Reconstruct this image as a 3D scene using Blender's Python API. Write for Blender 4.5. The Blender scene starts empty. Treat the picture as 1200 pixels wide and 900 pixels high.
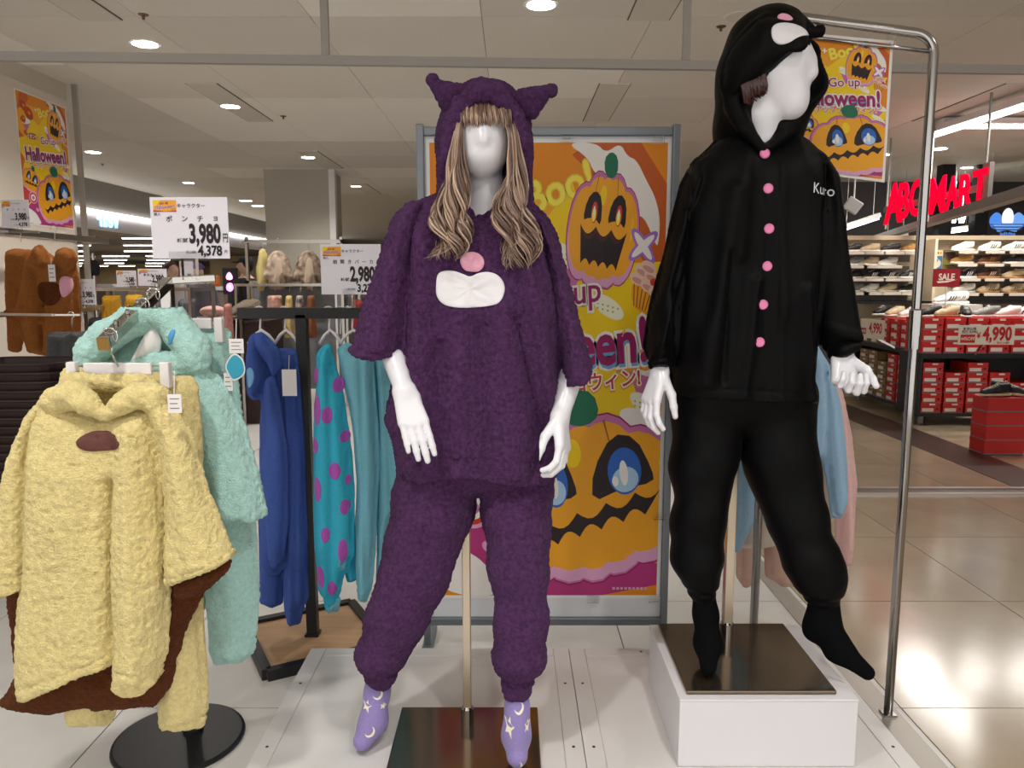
import bpy, math, random
import numpy as np
from mathutils import Vector, Matrix
from mathutils.bvhtree import BVHTree
from mathutils.geometry import tessellate_polygon

SC = bpy.context.scene
COL = SC.collection
# ------------------------------------------------------------------ camera
H = 1.38
TH = math.atan(120 / 900.0)
FP = 900.0
COS_T, SIN_T = math.cos(TH), math.sin(TH)
cam_d = bpy.data.cameras.new('camera')
cam_d.sensor_width = 36.0
cam_d.lens = 36.0 * FP / 1200.0
cam_d.clip_end = 200
cam = bpy.data.objects.new('camera', cam_d)
cam.location = (0, 0, H)
cam.rotation_euler = (math.pi / 2 - TH, 0, 0)
COL.objects.link(cam)
SC.camera = cam
# ------------------------------------------------------------------ world, exposure
wd = bpy.data.worlds.new('world')
SC.world = wd
wd.use_nodes = True
wd.node_tree.nodes['Background'].inputs[0].default_value = (1.0, 0.97, 0.94, 1)
wd.node_tree.nodes['Background'].inputs[1].default_value = 0.80
vs = SC.view_settings
vs.view_transform = 'Standard'
vs.look = 'None'
vs.gamma = 1.0
vs.use_curve_mapping = False
vs.exposure = 0.85
KEY_W = 80.0          # watts of one visible ceiling downlight
# (x, y, watts) ceiling lamps over the display, above and behind the photographer
KEY_LAMPS = [(-0.9, 0.75, 66), (0.75, 0.55, 58), (-2.6, 1.6, 40), (0.1, -0.6, 60), (2.3, 1.8, 30)]
CEIL = 3.0


def ray(px, py):
    xc = (px - 600) / FP
    zc = (450 - py) / FP
    return (xc, COS_T + SIN_T * zc, -SIN_T + COS_T * zc)


def P(px, py, Y):
    r = ray(px, py)
    k = Y / r[1]
    return Vector((r[0] * k, Y, H + r[2] * k))


def G(px, py, z):
    r = ray(px, py)
    k = (z - H) / r[2]
    return Vector((r[0] * k, r[1] * k, z))


def WX(px, py, X):
    r = ray(px, py)
    k = X / r[0]
    return Vector((X, r[1] * k, H + r[2] * k))


# ------------------------------------------------------------------ materials
MATS = {}


def mat(name, col, rough=0.5, metal=0.0, bump=0.0, bscale=200.0, var=0.0, vscale=30.0, sheen=0.0,
        emit=0.0, trans=0.0, coat=0.0, spec=0.5, stretch=None, col2=None, ior=1.45, objvar=0.0, detail=3.0, sheen_tint=None):
    if name in MATS:
        return MATS[name]
    m = bpy.data.materials.new(name)
    m.use_nodes = True
    nt = m.node_tree
    b = nt.nodes['Principled BSDF']
    c = (col[0], col[1], col[2], 1)
    b.inputs['Base Color'].default_value = c
    b.inputs['Roughness'].default_value = rough
    b.inputs['Metallic'].default_value = metal
    b.inputs['Specular IOR Level'].default_value = spec
    b.inputs['IOR'].default_value = ior
    if sheen:
        b.inputs['Sheen Weight'].default_value = sheen
        b.inputs['Sheen Roughness'].default_value = 0.45
        if sheen_tint:
            b.inputs['Sheen Tint'].default_value = (*sheen_tint, 1)
    if trans:
        b.inputs['Transmission Weight'].default_value = trans
    if coat:
        b.inputs['Coat Weight'].default_value = coat
        b.inputs['Coat Roughness'].default_value = 0.06
    if emit:
        b.inputs['Emission Color'].default_value = c
        b.inputs['Emission Strength'].default_value = emit
    tc = None
    if bump or var:
        tc = nt.nodes.new('ShaderNodeTexCoord')
        src = tc.outputs['Object']
        if stretch:
            mp = nt.nodes.new('ShaderNodeMapping')
            mp.inputs['Scale'].default_value = stretch
            nt.links.new(src, mp.inputs['Vector'])
            src = mp.outputs['Vector']
    if bump:
        n = nt.nodes.new('ShaderNodeTexNoise')
        n.inputs['Scale'].default_value = bscale
        n.inputs['Detail'].default_value = detail
        n.inputs['Roughness'].default_value = 0.6
        nt.links.new(src, n.inputs['Vector'])
        bp = nt.nodes.new('ShaderNodeBump')
        bp.inputs['Strength'].default_value = min(1.0, bump)
        bp.inputs['Distance'].default_value = 0.004 * max(1.0, bump)
        nt.links.new(n.outputs['Fac'], bp.inputs['Height'])
        nt.links.new(bp.outputs['Normal'], b.inputs['Normal'])
    if var:
        n2 = nt.nodes.new('ShaderNodeTexNoise')
        n2.inputs['Scale'].default_value = vscale
        n2.inputs['Detail'].default_value = 4
        nt.links.new(src, n2.inputs['Vector'])
        mx = nt.nodes.new('ShaderNodeMix')
        mx.data_type = 'RGBA'
        d = 1 - var
        u = 1 + var * 0.6
        mx.inputs['A'].default_value = (c[0] * d, c[1] * d, c[2] * d, 1)
        mx.inputs['B'].default_value = (*col2, 1) if col2 else (min(1, c[0] * u), min(1, c[1] * u), min(1, c[2] * u), 1)
        rmp = nt.nodes.new('ShaderNodeMapRange')
        rmp.inputs['From Min'].default_value = 0.3
        rmp.inputs['From Max'].default_value = 0.7
        nt.links.new(n2.outputs['Fac'], rmp.inputs['Value'])
        nt.links.new(rmp.outputs['Result'], mx.inputs['Factor'])
        outc = mx.outputs['Result']
        nt.links.new(outc, b.inputs['Base Color'])
    if objvar:
        oi = nt.nodes.new('ShaderNodeObjectInfo')
        hs = nt.nodes.new('ShaderNodeHueSaturation')
        mr = nt.nodes.new('ShaderNodeMapRange')
        mr.inputs['To Min'].default_value = 1 - objvar
        mr.inputs['To Max'].default_value = 1 + objvar
        nt.links.new(oi.outputs['Random'], mr.inputs['Value'])
        nt.links.new(mr.outputs['Result'], hs.inputs['Value'])
        if var:
            nt.links.new(outc, hs.inputs['Color'])
        else:
            hs.inputs['Color'].default_value = c
        nt.links.new(hs.outputs['Color'], b.inputs['Base Color'])
    MATS[name] = m
    return m


def flat(col, rough=0.45):
    key = 'ink_%.3f_%.3f_%.3f' % tuple(col)
    return mat(key, col, rough=rough, spec=0.4)


def lin(r, g, b):
    f = lambda v: ((v / 255.0) / 12.92) if v / 255.0 <= 0.04045 else ((v / 255.0 + 0.055) / 1.055) ** 2.4
    return (f(r), f(g), f(b))


# ------------------------------------------------------------------ object helpers
ORG = {}


def thing(name, label, cat, loc=(0, 0, 0), group=None):
    o = bpy.data.objects.new(name, None)
    o.empty_display_size = 0.1
    COL.objects.link(o)
    o.location = loc
    o['label'] = label
    o['category'] = cat
    if group:
        o['group'] = group
    ORG[o.name] = Vector(loc)
    return o


def tag(o, label, cat, group=None):
    o['label'] = label
    o['category'] = cat
    if group:
        o['group'] = group
    return o


def obj(name, vf, m, parent=None, smooth=False, origin=None, label=None, kind=None, bevel=0.0, autos=None):
    """one mesh object from (verts, faces[, material indices]); verts are world coordinates"""
    if len(vf) == 3:
        v, f, mi = vf
    else:
        v, f = vf
        mi = None
    L = Vector((0, 0, 0))
    if parent is not None:
        L = ORG.get(parent.name, Vector((0, 0, 0)))
    elif origin is not None:
        L = Vector(origin)
    v = np.asarray(v, dtype=np.float64).reshape(-1, 3) - np.array(L)
    me = bpy.data.meshes.new(name)
    me.from_pydata(v.tolist(), [], f.tolist() if hasattr(f, 'tolist') else f)
    ms = m if isinstance(m, (list, tuple)) else [m]
    for x in ms:
        me.materials.append(x)
    if mi is not None:
        me.polygons.foreach_set('material_index', np.asarray(mi, dtype=np.int32))
    if smooth:
        me.polygons.foreach_set('use_smooth', np.ones(len(me.polygons), dtype=bool))
    me.update()
    o = bpy.data.objects.new(name, me)
    COL.objects.link(o)
    if parent is not None:
        o.parent = parent
    else:
        o.location = L
    ORG[o.name] = L
    if label:
        o['label'] = label
    if kind:
        o['kind'] = kind
    if bevel:
        bm = o.modifiers.new('bevel', 'BEVEL')
        bm.width = bevel
        bm.segments = 2
        bm.limit_method = 'ANGLE'
    return o


def dup(root, loc, label=None, rotz=None, group=None):
    """a copy of a thing with copies of its parts and sub-parts"""
    r = root.copy()
    COL.objects.link(r)
    r.location = loc
    if rotz is not None:
        r.rotation_euler = (0, 0, rotz)
    if label:
        r['label'] = label
    if group:
        r['group'] = group
    for ch in list(root.children):
        c = ch.copy()
        COL.objects.link(c)
        c.parent = r
        for g in ch.children:
            d = g.copy()
            COL.objects.link(d)
            d.parent = c
    return r


class MB:
    def __init__(s):
        s.v = []
        s.f = []

    def add(s, v, f):
        n = len(s.v)
        s.v += [tuple(p) for p in v]
        s.f += [[i + n for i in q] for q in f]
        return s

    def box(s, x0, x1, y0, y1, z0, z1):
        return s.add([(x0, y0, z0), (x1, y0, z0), (x1, y1, z0), (x0, y1, z0), (x0, y0, z1), (x1, y0, z1), (x1, y1, z1), (x0, y1, z1)],
                     [[3, 2, 1, 0], [4, 5, 6, 7], [0, 1, 5, 4], [1, 2, 6, 5], [2, 3, 7, 6], [3, 0, 4, 7]])

    def obox(s, a, b, w, h, up=(0, 0, 1)):
        """bar from a to b, w wide and h high"""
        a, b = Vector(a), Vector(b)
        d = (b - a).normalized()
        u = Vector(up)
        if abs(d.dot(u)) > 0.98:
            u = Vector((0, 1, 0))
        r = d.cross(u).normalized()
        u = r.cross(d).normalized()
        v = []
        for p in (a, b):
            for i, j in ((-1, -1), (1, -1), (1, 1), (-1, 1)):
                v.append(p + r * (i * w / 2) + u * (j * h / 2))
        return s.add(v, [[0, 1, 2, 3], [7, 6, 5, 4], [0, 4, 5, 1], [1, 5, 6, 2], [2, 6, 7, 3], [3, 7, 4, 0]])

    def tube(s, pts, r, n=10, cap=True):
        pts = [Vector(p) for p in pts]
        rr = r if isinstance(r, (list, tuple)) else [r] * len(pts)
        rings = []
        prev = None
        for i, p in enumerate(pts):
            a = pts[max(0, i - 1)]
            b = pts[min(len(pts) - 1, i + 1)]
            d = (b - a).normalized()
            if prev is None:
                u = d.orthogonal().normalized()
            else:
                u = (prev - d * prev.dot(d)).normalized()
            prev = u
            w = d.cross(u)
            rings.append([p + (u * math.cos(2 * math.pi * k / n) + w * math.sin(2 * math.pi * k / n)) * rr[i] for k in range(n)])
        v = [q for g in rings for q in g]
        f = []
        for i in range(len(pts) - 1):
            for k in range(n):
                f.append([i * n + k, i * n + (k + 1) % n, (i + 1) * n + (k + 1) % n, (i + 1) * n + k])
        if cap:
            f.append(list(range(n))[::-1])
            f.append([(len(pts) - 1) * n + k for k in range(n)])
        return s.add(v, f)

    def lathe(s, prof, c, n=32):
        v = []
        f = []
        for r, z in prof:
            for k in range(n):
                v.append((c[0] + r * math.cos(2 * math.pi * k / n), c[1] + r * math.sin(2 * math.pi * k / n), c[2] + z))
        for i in range(len(prof) - 1):
            for k in range(n):
                f.append([i * n + k, i * n + (k + 1) % n, (i + 1) * n + (k + 1) % n, (i + 1) * n + k])
        f.append([k for k in range(n)][::-1])
        f.append([(len(prof) - 1) * n + k for k in range(n)])
        return s.add(v, f)

    def vf(s):
        return (s.v, s.f)


def arc(c, r, a0, a1, u, w, n=10):
    c, u, w = Vector(c), Vector(u), Vector(w)
    return [c + u * (r * math.cos(a0 + (a1 - a0) * i / n)) + w * (r * math.sin(a0 + (a1 - a0) * i / n)) for i in range(n + 1)]


def hook_pts(top, r=0.022, drop=0.05, side=(1, 0, 0)):
    """a hanger hook whose inner top rests at 'top'"""
    s = Vector(side)
    c = Vector(top) - Vector((0, 0, r))
    pts = arc(c, r, math.pi * 1.05, -math.pi * 0.45, s, (0, 0, 1), 14)
    pts.append(c + Vector((0, 0, -r - 0.012)) + s * 0.004)
    pts.append(c + Vector((0, 0, -r - drop)))
    return pts


# ------------------------------------------------------------------ noise and implicit surfaces
def _h(ix, iy, iz, seed):
    n = (ix * np.int64(374761393) + iy * np.int64(668265263) + iz * np.int64(2147483647 % 1000003) * 31 + seed * 1442695041) & 0xffffffff
    n = ((n ^ (n >> 13)) * 1274126177) & 0xffffffff
    n = (n ^ (n >> 16)) & 0xffff
    return n.astype(np.float32) / 65535.0


def vnoise(p, fx, fy=None, fz=None, seed=1):
    fy = fx if fy is None else fy
    fz = fx if fz is None else fz
    q = np.stack([p[:, 0] * fx, p[:, 1] * fy, p[:, 2] * fz], 1)
    i = np.floor(q).astype(np.int64)
    t = (q - i).astype(np.float32)
    t = t * t * (3 - 2 * t)
    r = 0
    for a in (0, 1):
        for b in (0, 1):
            for c in (0, 1):
                w = (t[:, 0] if a else 1 - t[:, 0]) * (t[:, 1] if b else 1 - t[:, 1]) * (t[:, 2] if c else 1 - t[:, 2])
                r = r + w * _h(i[:, 0] + a, i[:, 1] + b, i[:, 2] + c, seed)
    return r - 0.5


def nets(f, o, h):
    s = f < 0
    nx, ny, nz = f.shape
    cor = [(i, j, k) for i in (0, 1) for j in (0, 1) for k in (0, 1)]
    cnt = np.zeros((nx - 1, ny - 1, nz - 1), dtype=np.int8)
    for (i, j, k) in cor:
        cnt += s[i:nx - 1 + i, j:ny - 1 + j, k:nz - 1 + k]
    act = (cnt > 0) & (cnt < 8)
    ids = np.argwhere(act)
    idx = np.full(act.shape, -1, dtype=np.int64)
    idx[act] = np.arange(len(ids))
    acc = np.zeros((len(ids), 3))
    w = np.zeros(len(ids))
    for a in cor:
        for ax in range(3):
            if a[ax]:
                continue
            b = list(a)
            b[ax] = 1
            fa = f[ids[:, 0] + a[0], ids[:, 1] + a[1], ids[:, 2] + a[2]]
            fb = f[ids[:, 0] + b[0], ids[:, 1] + b[1], ids[:, 2] + b[2]]
            m = (fa < 0) != (fb < 0)
            t = fa[m] / (fa[m] - fb[m])
            pt = np.tile(np.array(a, dtype=float), (m.sum(), 1))
            pt[:, ax] += t
            acc[m] += pt
            w[m] += 1
    v = (ids + acc / w[:, None]) * h + np.array(o)
    fs = []
    for ax in range(3):
        sl0 = [slice(1, -1)] * 3
        sl1 = [slice(1, -1)] * 3
        sl0[ax] = slice(0, -1)
        sl1[ax] = slice(1, None)
        s0 = s[tuple(sl0)]
        s1 = s[tuple(sl1)]
        ch = s0 != s1
        g = np.argwhere(ch)
        off = np.array([1, 1, 1])
        off[ax] = 0
        g = g + off
        sg = s0[ch]
        u = (ax + 1) % 3
        w2 = (ax + 2) % 3
        eu = np.zeros(3, dtype=int)
        eu[u] = 1
        ew = np.zeros(3, dtype=int)
        ew[w2] = 1
        q = [g, g - eu, g - eu - ew, g - ew]
        q = np.stack([idx[k[:, 0], k[:, 1], k[:, 2]] for k in q], 1)
        q = np.where(sg[:, None], q, q[:, ::-1])
        fs.append(q[(q >= 0).all(1)])
    return v, np.concatenate(fs)


class Grid:
    def __init__(s, lo, hi, h):
        s.h = h
        s.o = np.array(lo, dtype=float)
        n = [int(math.ceil((hi[i] - lo[i]) / h)) + 2 for i in range(3)]
        s.x = (lo[0] + h * np.arange(n[0])).astype(np.float32)
        s.y = (lo[1] + h * np.arange(n[1])).astype(np.float32)
        s.z = (lo[2] + h * np.arange(n[2])).astype(np.float32)
        s.X = s.x[:, None, None]
        s.Y = s.y[None, :, None]
        s.Z = s.z[None, None, :]

    def cone(s, a, b, ra, rb, sc=(1, 1, 1)):
        """tapered capsule; sc squeezes space about the segment"""
        a = [a[i] for i in range(3)]
        d = [(b[i] - a[i]) / sc[i] for i in range(3)]
        px, py, pz = (s.X - a[0]) / sc[0], (s.Y - a[1]) / sc[1], (s.Z - a[2]) / sc[2]
        L = max(1e-9, d[0] ** 2 + d[1] ** 2 + d[2] ** 2)
        t = np.clip((px * d[0] + py * d[1] + pz * d[2]) / L, 0, 1)
        return np.sqrt((px - d[0] * t) ** 2 + (py - d[1] * t) ** 2 + (pz - d[2] * t) ** 2) - (ra + (rb - ra) * t)

    def ell(s, c, r):
        k = np.sqrt(((s.X - c[0]) / r[0]) ** 2 + ((s.Y - c[1]) / r[1]) ** 2 + ((s.Z - c[2]) / r[2]) ** 2)
        return (k - 1) * min(r)

    def chain(s, pts, rad, k=0.02, sc=(1, 1, 1)):
        r = None
        for i in range(len(pts) - 1):
            c = s.cone(pts[i], pts[i + 1], rad[i], rad[i + 1], sc)
            r = c if r is None else smin(r, c, k)
        return r

    def pillow(s, poly, yc, T, R, r0, hems=()):
        """rounded slab whose outline in x-z is poly; half depth T reached at R from the edge, except at the hems"""
        d = poly_sd(s.x[:, None], s.z[None, :], poly)     # >0 inside
        dt = d
        if hems:
            dt = np.where(d > 0, poly_sd(s.x[:, None], s.z[None, :], poly, hems), d)
        half = T * np.sqrt(np.clip(1 - (1 - np.clip((dt - r0) / R, 0, 1)) ** 2, 0, 1))
        out = np.maximum(-(d - r0), 0)[:, None, :]
        if np.ndim(yc) == 2:
            yc = yc[:, None, :]
        ay = np.maximum(np.abs(s.Y - yc) - half[:, None, :], 0)
        inner = np.minimum(np.maximum(np.abs(s.Y - yc) - half[:, None, :], -(d - r0)[:, None, :]), 0)
        return np.sqrt(out ** 2 + ay ** 2) + inner * 0.6 - r0

    def mesh(s, f):
        f = np.ascontiguousarray(np.broadcast_to(f, (len(s.x), len(s.y), len(s.z))))
        return nets(f, s.o, s.h)


def smin(a, b, k):
    h = np.clip(0.5 + 0.5 * (b - a) / k, 0, 1)
    return b + (a - b) * h - k * h * (1 - h)


def poly_sd(x, z, poly, skip=()):
    n = len(poly)
    d = None
    ins = np.zeros(np.broadcast(x, z).shape, dtype=bool)
    for i in range(n):
        ax, az = poly[i]
        bx, bz = poly[(i + 1) % n]
        ex, ez = bx - ax, bz - az
        wx, wz = x - ax, z - az
        t = np.clip((wx * ex + wz * ez) / max(1e-12, ex * ex + ez * ez), 0, 1)
        dd = (wx - ex * t) ** 2 + (wz - ez * t) ** 2
        if not (skip and min(float(line_d(np.array((ax + bx) / 2), np.array((az + bz) / 2), h)) for h in skip) < .012):
            d = dd if d is None else np.minimum(d, dd)
        c = (az <= z) != (bz <= z)
        with np.errstate(divide='ignore', invalid='ignore'):
            xi = ax + (z - az) / (bz - az if bz != az else 1e-9) * ex
        ins ^= c & (x < xi)
    return np.where(ins, np.sqrt(d), -np.sqrt(d))


def line_d(x, z, pl):
    d = None
    for i in range(len(pl) - 1):
        ax, az = pl[i]
        bx, bz = pl[i + 1]
        ex, ez = bx - ax, bz - az
        wx, wz = x - ax, z - az
        t = np.clip((wx * ex + wz * ez) / max(1e-12, ex * ex + ez * ez), 0, 1)
        dd = (wx - ex * t) ** 2 + (wz - ez * t) ** 2
        d = dd if d is None else np.minimum(d, dd)
    return np.sqrt(d)


def XZ(pxs, Y):
    r = []
    for p in pxs:
        q = P(p[0], p[1], Y)
        r.append((q.x, q.z))
    return r


def smooth_poly(pl, it=1):
    for _ in range(it):
        r = []
        n = len(pl)
        for i in range(n):
            a, b = pl[i], pl[(i + 1) % n]
            r.append((a[0] * .75 + b[0] * .25, a[1] * .75 + b[1] * .25))
            r.append((a[0] * .25 + b[0] * .75, a[1] * .25 + b[1] * .75))
        pl = r
    return pl


def split_edges(pl, m=12.0):
    out = []
    for i in range(len(pl)):
        a, b = pl[i], pl[(i + 1) % len(pl)]
        n = max(1, int(math.ceil(math.hypot(b[0] - a[0], b[1] - a[1]) / m)))
        out += [(a[0] + (b[0] - a[0]) * k / n, a[1] + (b[1] - a[1]) * k / n) for k in range(n)]
    return out


def vnormals(v, f):
    v = np.asarray(v)
    a = v[f[:, 2]] - v[f[:, 0]]
    b = v[f[:, 3]] - v[f[:, 1]]
    n = np.cross(a, b)
    out = np.zeros_like(v)
    for k in range(4):
        for c in range(3):
            out[:, c] += np.bincount(f[:, k], weights=n[:, c], minlength=len(v))
    return out / (np.linalg.norm(out, axis=1, keepdims=True) + 1e-12)


def fuzz(vf, amp=0.004, freq=110, seed=3, wr=0.0, wf=(14, 14, 8)):
    """pile relief (and soft wrinkles) as real displacement along the normal"""
    v, f = vf
    n = vnormals(v, f)
    d = (0.5 - 2 * np.abs(vnoise(v, freq, seed=seed))) * amp * 1.6 + (0.5 - 2 * np.abs(vnoise(v, freq * 1.9, seed=seed + 7))) * amp * .9
    if wr:
        d = d + vnoise(v, *wf, seed=seed + 11) * wr * 2 + vnoise(v, wf[0] * 2.3, wf[1] * 2.3, wf[2] * 2.3, seed=seed + 13) * wr * 0.35
    return v + n * d[:, None], f


def cat_vf(*a):
    vs_, fs_, n = [], [], 0
    for v, f in a:
        vs_.append(np.asarray(v))
        fs_.append(np.asarray(f) + n)
        n += len(v)
    return np.concatenate(vs_), np.concatenate(fs_)


def garment(panels, step=0.006, blend=0.02, seams=(), amp=0.003, freq=110, wr=0.004, wf=(16, 16, 7), seed=1, r0=None, carve=None):
    """soft hanging cloth: panels = dicts(poly px, Y, T, R, ridges=[(px line, width m, amp m)])"""
    r0 = r0 or step * 1.6
    polys = [XZ(smooth_poly(split_edges(p['poly'], 12), p.get('sm', 1)), p['Y']) for p in panels]
    xs = [q[0] for pl in polys for q in pl]
    zs = [q[1] for pl in polys for q in pl]
    y0 = min(p['Y'] - p['T'] for p in panels) - 0.05
    y1 = max(p['Y'] + p['T'] for p in panels) + 0.05
    g = Grid((min(xs) - .02, y0, min(zs) - .02), (max(xs) + .02, y1, max(zs) + .02), step)
    F = None
    for p, pl in zip(panels, polys):
        yc = np.full((len(g.x), len(g.z)), p['Y'], dtype=np.float32)
        for (ln, w, a) in p.get('ridges', ()):
            dd = line_d(g.x[:, None], g.z[None, :], XZ(ln, p['Y']))
            yc = yc - a * np.exp(-(dd / w) ** 2)
        f = g.pillow(pl, yc, p['T'], p['R'], r0, [XZ(h, p['Y']) for h in p.get('hem', ())])
        F = f if F is None else smin(F, f, blend)
    for (ln, Y, w, a) in seams:
        dd = line_d(g.x[:, None], g.z[None, :], XZ(ln, Y))
        F = F + (a * np.exp(-(dd / w) ** 2))[:, None, :]
    if carve is not None:
        F = carve(g, F)
    return fuzz(g.mesh(F), amp, freq, seed, wr, wf)


def bvh(vf):
    v, f = vf
    return BVHTree.FromPolygons([tuple(p) for p in np.asarray(v).tolist()], np.asarray(f).tolist())


def resample(pl, n):
    pl = [Vector((p[0], p[1])) for p in pl]
    seg = [(pl[(i + 1) % len(pl)] - pl[i]).length for i in range(len(pl))]
    tot = sum(seg)
    out = []
    for k in range(n):
        d = tot * k / n
        i = 0
        while d > seg[i] and i < len(seg) - 1:
            d -= seg[i]
            i += 1
        t = d / seg[i] if seg[i] else 0
        out.append(pl[i].lerp(pl[(i + 1) % len(pl)], t))
    return out


def decal(pl, Y, tree, th=0.004, n=40, rings=5, smooth_it=2, dirv=(0, 1, 0), fall=None):
    """patch lying on a surface: outline in picture px carried to depth Y, dropped on the surface along dirv"""
    if smooth_it:
        pl = smooth_poly(pl, smooth_it)
    pl = resample(pl, n)
    c = Vector((sum(p.x for p in pl) / n, sum(p.y for p in pl) / n))
    dv = Vector(dirv).normalized()
    pts = []
    ringk = [(1.0, -0.002), (1.0, th * .7)] + [(1 - (i + .35) / rings, th) for i in range(rings)]
    for k, off in ringk:
        for p in pl:
            q = c + (p - c) * k
            w = P(q.x, q.y, Y)
            hit = tree.ray_cast(w - dv * 0.6, dv)
            y = hit[0] if hit[0] is not None else (w if fall is None else w)
            pts.append(y - dv * off)
    f = []
    for r in range(len(ringk) - 1):
        for i in range(n):
            f.append([r * n + i, r * n + (i + 1) % n, (r + 1) * n + (i + 1) % n, (r + 1) * n + i])
    f.append([(len(ringk) - 1) * n + i for i in range(n)])
    return ([tuple(p) for p in pts], f)


# ------------------------------------------------------------------ lettering and flat print
_tx = {}


def text_mesh(s, size=1.0, bold=0.0, xs=1.0, align='CENTER', shear=0.0, extrude=0.0):
    key = (s, bold, align, shear, extrude)
    if key not in _tx:
        cu = bpy.data.curves.new('t', 'FONT')
        cu.body = s
        cu.size = 1.0
        cu.offset = bold
        cu.align_x = align
        cu.shear = shear
        cu.extrude = extrude
        cu.resolution_u = 3
        o = bpy.data.objects.new('t', cu)
        COL.objects.link(o)
        dg = bpy.context.evaluated_depsgraph_get()
        me = bpy.data.meshes.new_from_object(o.evaluated_get(dg))
        v = np.array([tuple(x.co) for x in me.vertices]).reshape(-1, 3)
        f = [list(p.vertices) for p in me.polygons]
        bpy.data.objects.remove(o)
        bpy.data.curves.remove(cu)
        bpy.data.meshes.remove(me)
        _tx[key] = (v, f)
    v, f = _tx[key]
    v = v * size
    v[:, 0] *= xs
    return v, f


class Art:
    """flat print on the unit sheet: u to the right, v downwards, aspect = height/width"""

    def __init__(s, aspect):
        s.a = aspect
        s.v, s.f, s.mi, s.ms = [], [], [], []
        s.layer = 0

    def _m(s, col):
        m = col if not isinstance(col, tuple) else flat(col)
        if m not in s.ms:
            s.ms.append(m)
        return s.ms.index(m)

    def poly(s, pl, col, sm=0):
        if sm:
            pl = smooth_poly(pl, sm)
        s.layer += 1
        n = len(s.v)
        s.v += [(p[0], p[1], s.layer) for p in pl]
        k = s._m(col)
        for t in tessellate_polygon([[Vector((p[0], p[1], 0)) for p in pl]]):
            s.f.append([n + i for i in t])
            s.mi.append(k)
        return s

    def clip_poly(s, pl, col, sm=0):
        """polygon trimmed to the sheet"""
        if sm:
            pl = smooth_poly(pl, sm)
        for ax, lim, sg in ((0, 0, 1), (0, 1, -1), (1, 0, 1), (1, 1, -1)):
            out = []
            for i in range(len(pl)):
                a, b = pl[i], pl[(i + 1) % len(pl)]
                ia, ib = (a[ax] - lim) * sg >= 0, (b[ax] - lim) * sg >= 0
                if ia:
                    out.append(a)
                if ia != ib:
                    t = (lim - a[ax]) / (b[ax] - a[ax])
                    out.append((a[0] + (b[0] - a[0]) * t, a[1] + (b[1] - a[1]) * t))
            pl = out
            if len(pl) < 3:
                return s
        return s.poly(pl, col)

    def ell(s, c, rx, ry, col, rot=0.0, n=28):
        cr, sr = math.cos(rot), math.sin(rot)
        pl = []
        for k in range(n):
            x, y = rx * math.cos(2 * math.pi * k / n), ry * s.a * math.sin(2 * math.pi * k / n)
            pl.append((c[0] + x * cr - y * sr, c[1] + (x * sr + y * cr) / s.a))
        return s.clip_poly(pl, col)

    def text(s, t, c, size, col, bold=0.0, rot=0.0, xs=1.0, shear=0.0, align='CENTER', mid=True):
        """size = letter height as a fraction of the sheet's width"""
        v, f = text_mesh(t, size, bold, xs, align, shear)
        if not len(v):
            return s
        s.layer += 1
        my = (v[:, 1].min() + v[:, 1].max()) / 2 if mid else 0
        cr, sr = math.cos(rot), math.sin(rot)
        n = len(s.v)
        for q in v:
            x, y = q[0], q[1] - my
            s.v.append((c[0] + x * cr - y * sr, c[1] - (x * sr + y * cr) / s.a, s.layer))
        k = s._m(col)
        for q in f:
            s.f.append([n + i for i in q])
            s.mi.append(k)
        return s

    def build(s, name, parent, tl, tr, bl, lift=0.000012, base=0.0008, label=None):
        """tl, tr, bl = corners of the sheet in the world"""
        tl, tr, bl = Vector(tl), Vector(tr), Vector(bl)
        U, V = tr - tl, bl - tl
        # print faces the side the sheet is read from
        nn = U.cross(V).normalized() * -1
        vv = [tl + U * p[0] + V * p[1] + nn * (base + lift * p[2]) for p in s.v]
        out = []
        for q in s.f:
            a, b, c = vv[q[0]], vv[q[1]], vv[q[2]]
            out.append(q if (b - a).cross(c - a).dot(nn) > 0 else q[::-1])
        return obj(name, ([tuple(p) for p in vv], out, s.mi), s.ms, parent, label=label)


def sheet(tl, tr, bl, th=0.002):
    tl, tr, bl = Vector(tl), Vector(tr), Vector(bl)
    br = tr + (bl - tl)
    n = (tr - tl).cross(bl - tl).normalized()
    v = [tl, tr, br, bl] + [p + n * th for p in (tl, tr, br, bl)]
    return ([tuple(p) for p in v], [[0, 3, 2, 1], [4, 5, 6, 7], [0, 1, 5, 4], [1, 2, 6, 5], [2, 3, 7, 6], [3, 0, 4, 7]])

# ================================================================== the setting
m_ceil = mat('ceiling_board', lin(226, 221, 212), rough=0.9, bump=0.15, bscale=160, objvar=0.05, var=0.05, vscale=90)
m_ceil_d = mat('ceiling_slot', lin(214, 208, 198), rough=0.9, bump=0.1, bscale=160)
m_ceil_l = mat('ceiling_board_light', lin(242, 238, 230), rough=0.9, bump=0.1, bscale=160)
m_gap = mat('joint_dark', lin(105, 98, 90), rough=0.9)
m_tile_b = mat('floor_tile_beige', lin(168, 152, 130), rough=0.16, var=0.13, vscale=3.0, objvar=0.04, bump=0.04, bscale=12, spec=0.55)
m_tile_w = mat('floor_tile_white', lin(208, 205, 200), rough=0.34, var=0.08, vscale=4.0, objvar=0.03, bump=0.05, bscale=14)
m_joint = mat('floor_joint', lin(96, 88, 80), rough=0.9)
m_wall = mat('wall_paint', lin(206, 196, 182), rough=0.85, bump=0.05, bscale=90)
m_steel = mat('brushed_steel', lin(196, 190, 182), rough=0.28, metal=1.0, bump=0.03, bscale=60, stretch=(1, 1, 30))
m_alu = mat('aluminium', lin(160, 164, 168), rough=0.35, metal=0.9)
m_chrome = mat('chrome', lin(215, 214, 212), rough=0.08, metal=1.0)
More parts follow.
